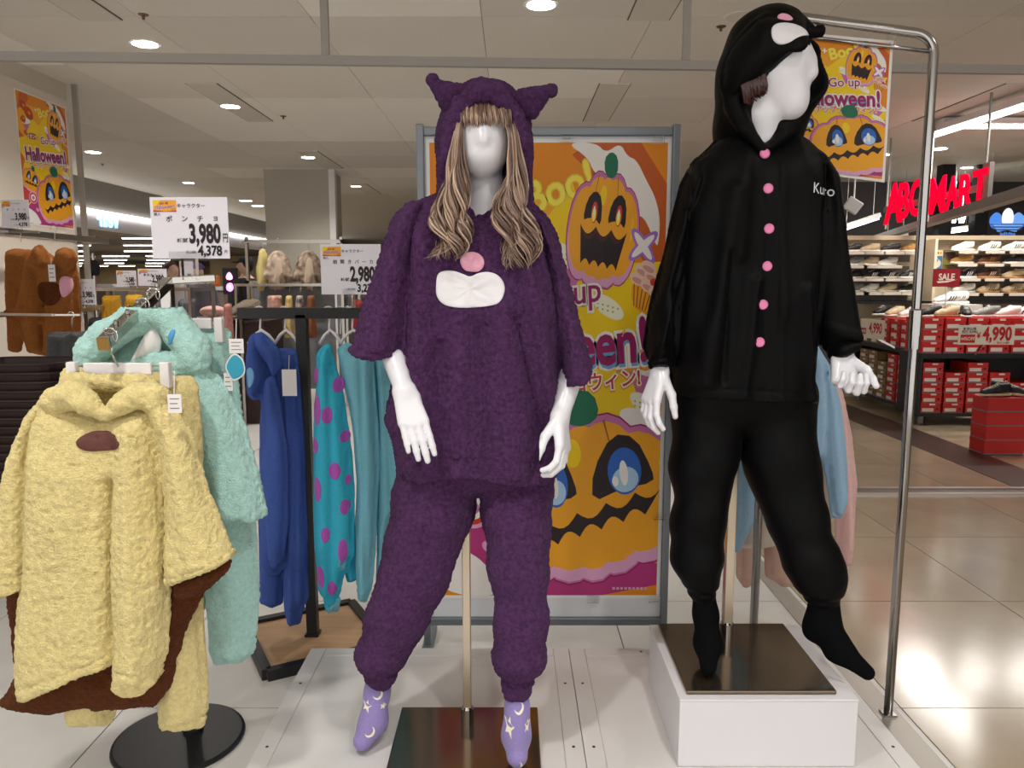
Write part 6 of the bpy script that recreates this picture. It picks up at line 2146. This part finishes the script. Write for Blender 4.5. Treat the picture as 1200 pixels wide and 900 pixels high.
# big white shoes on a white box behind
qb = P(1112, 373, 8.3)
t = thing('shoebox', 'white shoebox with black lettering under the large white trainers', 'box', (qb.x, 8.3, 0))
obj('shell', MB().box(qb.x - .24, qb.x + .26, 8.15, 8.45, .72, 1.14).vf(), mat('box_plain_white', lin(222, 216, 206), rough=.6), t)
A = Art(.40)
A.text('adidas', (.5, .30), .22, C_BLK, .03)
A.text('adidas', (.5, .80), .22, C_BLK, .03)
A.build('print', t, (qb.x - .24, 8.149, 1.14), (qb.x + .26, 8.149, 1.14), (qb.x - .24, 8.149, .80), lift=.0004)
st_ = gondola('display_table', 'low black table behind the red boxes carrying white boxes', max(4.66, qb.x - .4), qb.x + 1.6, 8.11, 8.75)
place_shoe((qb.x - .08, 8.22, 1.142), .15, W, m_sole_w, K, 'large white trainer with black stripes on white box, left one', 'large white trainers', 1.15)
place_shoe((qb.x + .10, 8.36, 1.142), .35, W, m_sole_w, K, 'large white trainer with black stripes on white box, right one', 'large white trainers', 1.15)
for c in list(shoe.children) + [shoe]:
    bpy.data.objects.remove(c)          # the pattern shoe itself
# dark posts and window band above the shoe wall
for k, px in enumerate((1108, 1150)):
    x = P(px, 260, 11).x
    obj('trim_%d' % (5 + k), MB().box(x - .09, x + .09, 11, 11.15, 0, CEIL).vf(), m_black, kind='structure')
# camera-like speaker left of the sign
q = P(998, 240, 7.5)
spk = thing('spot_projector', 'small white spot lamp hanging left of the red sign', 'light', (q.x, q.y, q.z))
obj('housing', MB().obox(q + Vector((-.05, 0, .03)), q + Vector((.06, -.04, -.05)), .11, .12).vf(), m_white, spk, bevel=.01)
obj('rod', MB().tube([(q.x + .02, q.y, q.z + .02), (q.x + .02, q.y, CEIL)], .008, 8).vf(), m_white, spk)
# ================================================================== left wall: rails, brown set, signs
wr = thing('wall_rack', 'steel wall rails with uprights below the left Halloween poster', 'rack', (-3.5, 5.5, 0))
for x, y in ((-3.63, 6.64), (-3.58, 5.02)):
    obj('upright', MB().box(x - .02, x + .02, y - .015, y + .015, 0, CEIL if y > 6 else 1.95).vf(), mat('upright_grey', lin(180, 176, 170), rough=.4, metal=.6), wr)
obj('rail', MB().obox((-3.45, 5.0, 1.72), (-3.45, 6.66, 1.72), .025, .045).vf(), m_steel, wr)
obj('rail', MB().obox((-3.45, 5.0, 1.16), (-3.45, 6.66, 1.16), .025, .035).vf(), m_steel, wr)
for z in (1.72, 1.16):
    for x, y in ((-3.63, 6.62), (-3.58, 5.02)):
        obj('bracket', MB().box(x, -3.44, y - .01, y + .01, z - .02, z + .02).vf(), m_steel, wr)
    obj('face_arm', MB().obox((-3.45, 5.35, z), (-3.18, 5.25, z - .01), .016, .016).vf(), m_steel, wr)
poster('halloween_poster', 'Halloween poster on the left wall above the brown hoodie', (-3.672, 5.90, WX(13, 101, -3.67).z), (-3.672, 6.56, WX(13, 101, -3.67).z), (-3.672, 5.90, WX(13, 261, -3.67).z), .012)
def tsign(label, x0, y0, x1, y1, Y, top='ポンチョ', main='3,980', small='4,378', post=None):
    tl, tr, bl = P(x0, y0, Y), P(x1, y0, Y), P(x0, y1, Y)
    s = price_sign(label, tl, (tr.x, tl.y, tl.z), (tl.x, tl.y, bl.z), top, main, small)
    c = P((x0 + x1) / 2, y1, Y)
    obj('holder', MB().box(c.x - .015, c.x + .015, Y + .003, Y + .01, (post if post is not None else c.z - .08), c.z + .03).vf(), m_clear, s)
    return s
tsign('white price sign overlapping the left wall poster', 0, 234, 33, 267, 5.15, 'ポンチョ', '3,980', '4,378', 1.73)
tsign('white price sign hanging beside the brown hoodie', 82, 327, 110, 357, 5.25, 'ポンチョ', '3,980', '4,378', 1.16)
m_brf = fleece('tan_brown_fleece', lin(156, 96, 46), var=.2, sheen=.3)
Yh = 5.22
_, hb, hvf = simple('sweatshirt', 'brown fleece hooded top hanging on the left wall rail', 'clothes',
    [dict(poly=[(26, 335), (31, 306), (42, 294), (58, 297), (66, 302), (74, 297), (88, 303), (93, 330), (94, 370), (95, 400), (92, 418), (56, 418), (34, 412), (25, 380)], Y=Yh, T=.06, R=.07, ridges=[([(44, 330), (46, 412)], .03, .04), ([(57, 340), (56, 415)], .02, -.04)]),
     dict(poly=[(32, 306), (40, 289), (48, 285), (56, 294), (61, 312), (52, 318), (42, 314)], Y=Yh - .06, T=.05, R=.04), dict(poly=[(62, 306), (66, 292), (76, 289), (86, 293), (91, 304), (84, 316), (70, 317)], Y=Yh - .06, T=.05, R=.04),
     dict(poly=[(30, 310), (22, 345), (18, 362), (5, 363), (5, 368), (18, 372), (30, 378), (42, 382), (50, 378), (52, 400), (50, 412), (54, 416), (57, 400), (50, 350), (44, 316)], Y=Yh - .06, T=.045, R=.05)],
    m_brf, hook=Vector((P(64, 280, Yh).x, Yh, 1.75)), step=.012, seed=71, amp=.003, freq=60, r0=.018)
th_ = bvh(hvf)
obj('patch', decal([(48, 332), (56, 330), (72, 332), (76, 345), (68, 358), (54, 358), (48, 346)], Yh - .05, th_, .006, 24, 3), m_brn, hb.parent, smooth=True, label='plain darker brown patch')
obj('patch', decal([(70, 330), (74, 323), (81, 324), (83, 336), (80, 346), (73, 350)], Yh - .07, th_, .014, 24, 3), m_pink, hb.parent, smooth=True, label='plain pink patch')
cloth_tag('two small white tags at the collar of the brown top', (56, 310, 64, 330), Yh - .13, m_white, rows=3)
simple('trousers', 'brown fleece trousers hanging left behind the brown top', 'clothes',
       [dict(poly=[(6, 296), (12, 291), (40, 292), (44, 330), (50, 413), (32, 414), (28, 396), (24, 413), (10, 412), (7, 350)], Y=Yh + .14, T=.04, R=.05)], m_brf, hook=Vector((P(24, 280, Yh + .14).x, Yh + .14, 1.75)), step=.013, seed=72, amp=.003, freq=60, r0=.018)
m_gfl = fleece('charcoal_fleece', lin(92, 92, 94), var=.2, sheen=.3)
simple('trousers', 'charcoal fleece trousers on the lower left wall rail', 'clothes',
       [dict(poly=[(55, 392), (62, 389), (105, 388), (114, 391), (114, 432), (98, 434), (86, 432), (70, 434), (55, 430)], Y=4.9, T=.05, R=.05, ridges=[([(76, 392), (76, 430)], .03, -.03), ([(96, 392), (96, 430)], .03, -.03)])], m_gfl, hook=Vector((P(84, 378, 4.9).x, 4.9, 1.19)), step=.013, seed=73, amp=.003, freq=60, r0=.018)
wr2 = obj('face_arm', MB().obox((-3.45, 5.02, 1.17), (P(84, 378, 4.9).x - .1, 4.9, 1.17), .016, .016).obox((P(84, 378, 4.9).x - .12, 4.9, 1.17), (P(84, 378, 4.9).x + .06, 4.9, 1.17), .012, .012).vf(), m_steel, wr)

# stack of dark wicker baskets at the left
m_bask = mat('basket_brown', lin(44, 26, 22), rough=.45)
bc = P(30, 420, 3.5)
def basket(z, label):
    t = thing('basket', label, 'basket', (bc.x, 3.5, z), 'stacked brown baskets')
    m = MB()
    for (w, d, zz, th) in ((.235, .17, .052, .007),):
        pts = []
        for k in range(24):
            a = 2 * math.pi * k / 24
            pts.append((bc.x + w * math.copysign(abs(math.cos(a)) ** .55, math.cos(a)), 3.5 + d * math.copysign(abs(math.sin(a)) ** .55, math.sin(a)), z + zz))
        m.tube(pts + pts[:2], th, 6, cap=False)
    obj('rim', m.vf(), m_bask, t, smooth=True)
    m = MB()
    v, f = [], []
    for zz, k_ in ((.0, .93), (.05, .99)):
        for k in range(24):
            a = 2 * math.pi * k / 24
            v.append((bc.x + .23 * k_ * math.copysign(abs(math.cos(a)) ** .55, math.cos(a)), 3.5 + .165 * k_ * math.copysign(abs(math.sin(a)) ** .55, math.sin(a)), z + zz))
    f = [[k, (k + 1) % 24, 24 + (k + 1) % 24, 24 + k] for k in range(24)] + [list(range(24))[::-1]]
    obj('side', (v, f), m_bask, t)
    return t
zt_ = P(30, 421, 3.5).z - .06
NB = 15
for k in range(NB):
    basket(zt_ - k * .040, 'dark brown wicker basket, %s in the stack at the left edge' % (['topmost', 'second from top', 'third from top', 'fourth from top', 'fifth from top', 'sixth from top', 'seventh from top', 'eighth from top', 'ninth from top', 'tenth from top', 'eleventh from top', 'twelfth from top', 'third from bottom', 'second from bottom', 'lowest'][k]))
o = obj('stack_trolley', MB().box(bc.x - .2, bc.x + .2, 3.36, 3.64, .0, zt_ - (NB - 1) * .040 - .002).vf(), m_black, origin=(bc.x, 3.5, 0))
tag(o, 'low black trolley under the stack of brown baskets', 'trolley')

# ================================================================== racks in the middle distance
m_must = mat('mustard_cloth', lin(196, 146, 32), rough=.9, var=.1, vscale=30)
m_gcl = mat('grey_cloth', lin(110, 112, 112), rough=.9, var=.1, vscale=30)
def rail_rack(name, label, x0, x1, Y, z, depth=.5, low=None):
    a, b = P(x0, 337, Y).x, P(x1, 337, Y).x
    t = thing(name, label, 'rack', ((a + b) / 2, Y, 0))
    for x in (a, b):
        for y in (Y - depth / 2, Y + depth / 2):
            obj('leg', MB().box(x - .012, x + .012, y - .012, y + .012, 0, z).vf(), m_steel, t)
        obj('end_bar', MB().box(x - .012, x + .012, Y - depth / 2, Y + depth / 2, z - .03, z).vf(), m_steel, t)
    obj('rail', MB().obox((a, Y, z - .015), (b, Y, z - .015), .022, .03).vf(), m_steel, t)
    for y in (Y - depth / 2, Y + depth / 2):
        obj('rail', MB().obox((a, y, z - .012), (b, y, z - .012), .02, .022).vf(), m_steel, t)
    return t
Yr = 6.6
rail_rack('clothes_rail', 'steel clothes rail with mustard skirts behind the stand', 108, 236, Yr, 1.33)
rail_rack('clothes_rail', 'steel clothes rail in the far middle below the pillar', 286, 400, 8.2, 1.36)
def hung(label, x0, x1, y0, y1, Y, m, folds=5, cat='clothes', name='skirt', railz=1.33, seed=1, group=None):
    pl = [(x0 + 2, y0), (x1 - 2, y0), (x1, (y0 + y1) / 2), (x1 + 1, y1), (x0 - 1, y1), (x0, (y0 + y1) / 2)]
    rid = [([(x0 + (x1 - x0) * (k + .5) / folds, y0 + 3), (x0 + (x1 - x0) * (k + .5) / folds, y1)], .4 * (x1 - x0) / folds / 900 * Y, .03) for k in range(folds)]
    return simple(name, label, cat, [dict(poly=pl, Y=Y, T=.05, R=.04, ridges=rid, sm=0)], m, hook=Vector((P((x0 + x1) / 2, 340, Y).x, Y, railz + .012)), step=.014, seed=seed, amp=.001, wr=.004, r0=.02, group=group)
hung('mustard skirt, left one on the rail below price signs', 120, 145, 346, 394, Yr, m_must, 5)
hung('mustard skirt, right one on the rail below price signs', 147, 170, 345, 392, Yr - .06, m_must, 5, seed=2)
hung('grey trousers hanging right of the mustard skirts', 176, 206, 350, 420, Yr, m_gcl, 4, name='trousers', seed=3)
hung('dark grey skirt hanging at the right end of the rail', 209, 232, 350, 420, Yr + .05, mat('dgrey_cloth', lin(84, 84, 88), rough=.9), 4, seed=4)
tsign('white price sign 2,580 above the mustard skirts', 136, 317, 159, 335, Yr, 'スカート', '2,580', '2,838', 1.32)
tsign('white price sign 2,980 right of the sign 2,580', 161, 315, 195, 335, Yr - .1, '裏起毛パンツ', '2,980', '3,278', 1.32)
tsign('small pink and white sign under the large price sign', 210, 306, 226, 333, 7.0, 'セール', '980', '1,078', P(600, 372, 7.0).z)
# spotted ponchos and cardigan on the far wall grid
m_sp1 = mat('spotted_brown', lin(150, 118, 96), rough=.95, var=.35, vscale=14, col2=lin(206, 190, 170))
m_sp2 = mat('spotted_dark', lin(96, 68, 50), rough=.95, var=.4, vscale=14, col2=lin(190, 172, 150))
m_crm = mat('cream_yellow_knit', lin(206, 188, 126), rough=.95)
gr = thing('wall_grid', 'grey steel display grid holding spotted ponchos beside the pillar', 'rack', (P(345, 340, 8.4).x, 8.46, 0))
ga, gb = P(288, 300, 8.46).x, P(402, 300, 8.46).x
obj('frame', MB().box(ga, ga + .03, 8.44, 8.48, 0, 1.86).box(gb - .03, gb, 8.44, 8.48, 0, 1.86).box(ga, gb, 8.44, 8.48, 1.80, 1.83).box(ga, gb, 8.44, 8.48, 1.36, 1.39).vf(), m_steel, gr)
obj('mesh_panel', MB().box(ga + .03, gb - .03, 8.455, 8.465, .2, 1.34).vf(), mat('mesh_grey', lin(120, 120, 122), rough=.6), gr)
obj('top_rail', MB().obox((ga, 8.36, 1.80), (gb, 8.36, 1.80), .02, .02).box(ga, ga + .02, 8.36, 8.46, 1.79, 1.81).box(gb - .02, gb, 8.36, 8.46, 1.79, 1.81).vf(), m_steel, gr)
def pon_far(label, cx, m, w=18, seed=1):
    pl = [(cx - 4, 293), (cx + 4, 293), (cx + w * .7, 302), (cx + w, 322), (cx + w + 1, 331), (cx + w * .6, 328), (cx + w * .5, 340), (cx - w * .5, 340), (cx - w * .6, 328), (cx - w - 1, 331), (cx - w, 322), (cx - w * .7, 302)]
    _, o_, vf = simple('poncho', label, 'clothes', [dict(poly=pl, Y=8.32, T=.07, R=.08)], m, hook=Vector((P(cx, 290, 8.36).x, 8.36, 1.832)), step=.016, seed=seed, amp=.002, freq=50, r0=.022)
    obj('front_panel', decal([(cx - 2, 301), (cx + 3, 301), (cx + 6, 318), (cx + 6, 338), (cx - 5, 338), (cx - 5, 318)], 8.2, bvh(vf), .008, 20, 2), mat('beige_panel', lin(186, 166, 144), rough=.95), o_.parent, label='plain beige front panel')
pon_far('light brown spotted poncho hanging left on the far grid', 325, m_sp1, 19, 1)
pon_far('dark brown spotted poncho hanging right on the far grid', 361, m_sp2, 18, 2)
simple('cardigan', 'cream yellow cardigan hanging beside the grey pillar edge', 'clothes', [dict(poly=[(303, 292), (310, 290), (314, 300), (313, 330), (309, 342), (301, 341), (300, 318)], Y=8.30, T=.06, R=.06)], m_crm, hook=Vector((P(307, 290, 8.36).x, 8.36, 1.832)), step=.016, seed=5, r0=.02)
for i, (x0, x1, c, lb, v2) in enumerate(((312, 333, lin(140, 40, 34), 'red flower-print garment hanging edge-on on the far rail', lin(220, 190, 170)), (334, 345, lin(196, 150, 60), 'golden flower-print garment next to the red one', lin(220, 200, 150)), (346, 358, lin(34, 30, 34), 'black flower-print garment on the far rail', lin(210, 190, 180)), (359, 371, lin(130, 80, 50), 'rust-brown garment at the right end of the far rail', lin(190, 150, 110)))):
    m = mat('print_cloth_%d' % i, c, rough=.9, var=.0)
    m = mat('flower_cloth_%d' % i, c, rough=.9, var=.12, vscale=16, col2=v2 if i != 3 else None)
    hung(lb, x0, x1, 346, 396, 8.2, m, 2, name='dress', railz=1.36, seed=10 + i)
simple('coat', 'taupe fluffy coat lying over the low shelf left of the floral clothes', 'clothes', [dict(poly=[(262, 372), (272, 360), (286, 351), (304, 350), (308, 362), (296, 374), (276, 378)], Y=7.6, T=.14, R=.12)], fleece('taupe_fleece', lin(134, 120, 104)), step=.018, seed=20, amp=.006, freq=40, r0=.024)
cb_ = thing('low_cabinet', 'dark brown low cabinet behind the dark blue jumpsuit', 'cabinet', (P(285, 430, 7.6).x, 7.7, 0))
x0c, x1c = P(262, 400, 7.6).x, P(318, 400, 7.6).x
obj('body', MB().box(x0c, x1c, 7.4, 8.0, 0, P(600, 376, 7.4).z - .02).vf(), mat('cabinet_brown', lin(52, 34, 32), rough=.5), cb_)
obj('top', MB().box(x0c - .02, x1c + .02, 7.38, 8.02, P(600, 376, 7.4).z - .02, P(600, 376, 7.4).z).vf(), MATS['cabinet_brown'], cb_)
# low table with a pink cushion and bags
tb2 = thing('display_table', 'low table with soft goods in the middle distance', 'table', (P(240, 380, 7.0).x, 7.0, 0))
x0c, x1c = P(226, 380, 7.0).x, P(268, 380, 7.0).x
zt2 = P(600, 372, 7.0).z
obj('top', MB().box(x0c, x1c, 6.9, 7.4, zt2 - .03, zt2).vf(), m_steel, tb2)
for x in (x0c + .02, x1c - .02):
    for y in (6.92, 7.38):
        obj('leg', MB().box(x - .012, x + .012, y - .012, y + .012, 0, zt2 - .03).vf(), m_steel, tb2)
def cushion(label, px, py, Y, r, m, zbase):
    q = P(px, py, Y)
    g = Grid((q.x - r[0] - .03, Y - r[1] - .03, zbase - .02), (q.x + r[0] + .03, Y + r[1] + .03, zbase + 2 * r[2] + .03), .018)
    v = fuzz(g.mesh(g.ell((q.x, Y, zbase + r[2]), r)), .004, 40, 4)
    o_ = obj('cushion', v, m, smooth=True, origin=(q.x, Y, zbase))
    return tag(o_, label, 'cushion')
m_pkc = mat('pink_plush', lin(206, 160, 150), rough=.95, sheen=.3)
cushion('pale pink plush cushion on the low table', 250, 366, 7.1, (.12, .10, .05), m_pkc, zt2 + .002)
hung('dusty pink garment hanging at the table end', 240, 256, 374, 420, 6.86, m_pkc, 3, name='dress', railz=zt2, seed=31)
hung('pale red patterned garment right of the dusty pink one', 262, 274, 356, 410, 6.9, mat('patterned_red', lin(180, 120, 110), rough=.9, var=.3, vscale=40), 2, name='dress', railz=zt2 + .12, seed=32)
# digital display with a glowing picture
dd = thing('digital_display', 'small black digital display glowing pink and violet', 'display', (P(269, 330, 9.0).x, 9.0, 0))
x0c, x1c = P(261, 330, 9).x, P(277, 330, 9).x
zA, zB = P(600, 345, 9).z, P(600, 314, 9).z
obj('case', MB().box(x0c, x1c, 9.0, 9.06, zA, zB).vf(), m_black, dd)
obj('stand', MB().box((x0c + x1c) / 2 - .03, (x0c + x1c) / 2 + .03, 9.0, 9.05, 0, zA).box((x0c + x1c) / 2 - .12, (x0c + x1c) / 2 + .12, 8.9, 9.15, 0, .02).vf(), m_black, dd)
A = Art((zB - zA) / (x1c - x0c))
pk_, vi_ = mat('screen_pink', (1, .18, .45), emit=3), mat('screen_violet', (.55, .12, .9), emit=3)
A.clip_poly([(.5, .12), (.75, .3), (.72, .45), (.28, .45), (.25, .3)], pk_, 2)
A.clip_poly([(.3, .58), (.7, .55), (.8, .8), (.5, .92), (.2, .8)], vi_, 2)
A.ell((.5, .72), .12, .08, pk_)
A.build('screen_picture', dd, (x0c, 9.0, zB), (x1c, 9.0, zB), (x0c, 9.0, zA), lift=.0005)
# lit letters on the far shop fascia, seen mirrored
v, f = text_mesh('wear', 1.0, .0, 1.0, 'CENTER')
ws = thing('fascia_sign', 'pale blue glowing letters seen mirrored on the far white fascia', 'sign', (XF, 13.5, 2.36))
mn, mx = v.min(0), v.max(0)
yA, yB = WX(113, 262, XF + .005).y, WX(139, 262, XF + .005).y
zA, zB = 2.27, 2.42
for k, ch in enumerate('wear'):
    vv, ff = text_mesh(ch, 1.0, .02, 1.0, 'CENTER')
    m0, m1 = vv.min(0), vv.max(0)
    yc = yB - (yB - yA) * (k + .5) / 4
    hw_ = abs(yB - yA) / 4 * .42
    out = [(XF + .012, yc - ((w[0] - m0[0]) / (m1[0] - m0[0]) * 2 - 1) * hw_, zA + (zB - zA) * (w[1] - m0[1]) / (m1[1] - m0[1])) for w in vv]
    obj('letter', (out, ff), mat('letter_glow', lin(150, 205, 240), emit=1.6), ws)

# ================================================================== people far back
m_hairk = mat('hair_black', lin(28, 24, 24), rough=.6)
m_face = mat('skin_person', lin(206, 168, 146), rough=.6)
def person(label, x, y, hgt, top_m, leg_m, hair_m, yaw, cap=None, bend=0.0, carry=None):
    t = thing('person', label, 'person', (x, y, 0))
    k = hgt / 1.7
    c, s = math.cos(yaw), math.sin(yaw)
    def L(a, b, z): return (x + (a * c - b * s) * k, y + (a * s + b * c) * k, z * k)
    g = Grid((x - .42, y - .42, 0), (x + .42, y + .42, hgt + .03), .02)
    F = g.chain([L(-.09, 0, .90), L(-.10, 0, .48), L(-.10, .02, .06)], [.105 * k, .075 * k, .05 * k], .03)
    F = smin(F, g.chain([L(.09, 0, .90), L(.10, .06, .48), L(.10, .0, .06)], [.105 * k, .075 * k, .05 * k], .03), .03)
    for sx in (-1, 1):
        F = smin(F, g.cone(L(sx * .10, .0, .035), L(sx * .10, -.14, .03), .04 * k, .03 * k), .02)
    F = smin(F, g.chain([L(0, 0, .95), L(0, 0, 1.15), L(0, 0, 1.33)], [.15 * k, .14 * k, .155 * k], .05, (1, .85, 1)), .05)
    for sx in (-1, 1):
        F = smin(F, g.chain([L(sx * .17, 0, 1.38), L(sx * .24, .0, 1.12), L(sx * .17, -.20, .98)], [.065 * k, .05 * k, .035 * k], .03), .03)
        F = smin(F, g.chain([L(sx * .17, -.20, .98), L(sx * .14, -.27, .97)], [.032 * k, .026 * k], .02), .015)
        for fk in range(4):
            F = np.minimum(F, g.cone(L(sx * (.15 - .018 * fk), -.27, .975), L(sx * (.145 - .018 * fk), -.33, .955), .011 * k, .009 * k))
    F = smin(F, g.cone(L(0, 0, 1.40), L(0, -.01, 1.52), .06 * k, .052 * k), .03)
    F = smin(F, g.ell(L(0, -.02, 1.60), (.078 * k, .092 * k, .112 * k)), .02)
    F = smin(F, g.cone(L(0, -.105, 1.61), L(0, -.118, 1.585), .012, .014), .015)
    v, f = g.mesh(F)
    cz = v[f].mean(1)[:, 2] / k
    rad = np.hypot(v[f].mean(1)[:, 0] - x, v[f].mean(1)[:, 1] - y)
    mi = np.where(cz > 1.44, 0, np.where(cz > .86, 1, 2))
    mi = np.where((cz < 1.03) & (cz > .9) & (rad > .215 * k), 0, mi)
    obj('body', (v, f, mi), [m_face, top_m, leg_m], t, smooth=True)
    gh = Grid((x - .2, y - .2, 1.35 * k), (x + .2, y + .2, 1.78 * k), .012)
    Hh = gh.ell(L(0, .008, 1.625), (.092 * k, .098 * k, .115 * k))
    Hh = np.maximum(Hh, -gh.ell(L(0, -.13, 1.575), (.075 * k, .095 * k, .10 * k)))
    if cap is None:
        Hh = smin(Hh, gh.chain([L(0, .06, 1.60), L(0, .07, 1.44)], [.075 * k, .06 * k], .03), .03)
    obj('hair', gh.mesh(Hh), hair_m, t, smooth=True)
    if cap is not None:
        Cp = gh.ell(L(0, 0, 1.655), (.10 * k, .108 * k, .085 * k))
        Cp = np.maximum(Cp, 1.645 * k - gh.Z)
        Cp = np.minimum(Cp, gh.cone(L(0, -.10, 1.655), L(0, -.15, 1.65), .05 * k, .045 * k, (1, 1, .2)))
        obj('cap', gh.mesh(Cp), cap, t, smooth=True)
    return t
m_blk_c, m_trk = mat('jacket_black', lin(24, 24, 28), rough=.8), mat('trousers_navy', lin(40, 42, 54), rough=.8)
q = P(289, 330, 10.2)
person('person in a black jacket and black cap at the far counter', q.x, 10.2, 1.68, m_blk_c, m_trk, m_hairk, -1.2, m_blk_c)
q = P(201, 330, 9.6)
person('person with dark brown hair behind the large price sign', q.x, 9.6, 1.60, mat('blouse_white', lin(190, 184, 186), rough=.8), m_trk, mat('hair_brown', lin(66, 40, 34), rough=.6), 1.2)
q = P(232, 330, 10.5)
person('person in a purple cap beyond the clothes stand', q.x, 10.5, 1.60, mat('coat_grey', lin(96, 92, 100), rough=.8), m_trk, m_hairk, .6, mat('cap_purple', lin(84, 66, 110), rough=.8))
# far counter with small goods, and far shelves that close the view
m_shelf = mat('far_shelf', lin(150, 140, 126), rough=.7)
for i, (x0, x1, y0, Y, c, lb) in enumerate(((96, 132, 333, 12.5, lin(110, 104, 100), 'far grey shelf unit left of the price signs'), (196, 262, 336, 11.2, lin(140, 126, 120), 'far counter with small goods below the large price sign'),
        (396, 470, 338, 12.8, lin(120, 116, 112), 'far grey shelf unit right of the pillar'))):
    a, b = P(x0, 340, Y).x, P(x1, 340, Y).x
    z = P(600, y0, Y).z
    t = thing('far_shelf' if i != 1 else 'counter', lb, 'shelf' if i != 1 else 'counter', ((a + b) / 2, Y + .3, 0))
    obj('body', MB().box(a, b, Y, Y + .5, 0, z - .05).vf(), mat('far_unit_%d' % i, c, rough=.7), t)
    obj('top', MB().box(a - .02, b + .02, Y - .02, Y + .52, z - .05, z).vf(), m_white, t)
random.seed(12)
zc_ = P(600, 336, 11.2).z
for k, (px, c, nm_) in enumerate(((214, lin(230, 180, 60), 'yellow'), (222, lin(200, 60, 40), 'red'), (246, lin(230, 190, 90), 'pale yellow'), (254, lin(220, 120, 50), 'orange'), (238, lin(210, 50, 60), 'bright red'))):
    q = P(px, 330, 11.3)
    o_ = obj('soft_toy', Grid((q.x - .12, 11.15, zc_ - .02), (q.x + .12, 11.45, zc_ + .22), .016).mesh(Grid((q.x - .12, 11.15, zc_ - .02), (q.x + .12, 11.45, zc_ + .22), .016).cone((q.x, 11.3, zc_ + .06), (q.x + .01, 11.3, zc_ + .13), .058, .04)), mat('toy_%d' % k, c, rough=.8), smooth=True, origin=(q.x, 11.3, zc_))
    tag(o_, '%s rounded soft thing on the far counter' % nm_, 'soft toy')
# dark suit bust on a stand by the left post, and dark garments under the wall rail
td_, _o, _v = simple('dark_top', 'black and cream tops on a stand right of the white post', 'clothes', [dict(poly=[(102, 307), (110, 303), (116, 307), (117, 324), (103, 324)], Y=8.0, T=.08, R=.08)], m_blk_c, hook=Vector((P(109, 300, 8).x, 8, P(109, 299, 8).z)), step=.016, seed=41, r0=.02)
qd = P(109, 299, 8)
obj('stand', MB().tube([(qd.x, 8.0, 0), (qd.x, 8.0, qd.z + .02)], .012, 10).lathe([(.16, 0), (.16, .015)], (qd.x, 8.0, 0), 20).vf(), m_steel, td_)
hung('black trousers below the price sign beside the brown hoodie', 104, 122, 372, 440, 6.2, m_blk_c, 3, name='trousers', railz=1.16, seed=42)
tr_, _o, _v = simple('red_pouch', 'red soft bag hanging behind the black rack', 'bag', [dict(poly=[(413, 352), (424, 350), (426, 366), (426, 384), (412, 384)], Y=4.2, T=.03, R=.04)], mat('pouch_red', lin(170, 40, 44), rough=.6), hook=Vector((P(419, 340, 4.2).x, 4.2, P(419, 338, 4.2).z)), step=.01, seed=43)
qd = P(419, 338, 4.2)
obj('stand', MB().tube([(qd.x, 4.26, 0), (qd.x, 4.26, qd.z), (qd.x, 4.18, qd.z)], .010, 10).lathe([(.15, 0), (.15, .015)], (qd.x, 4.26, 0), 20).vf(), m_steel, tr_)
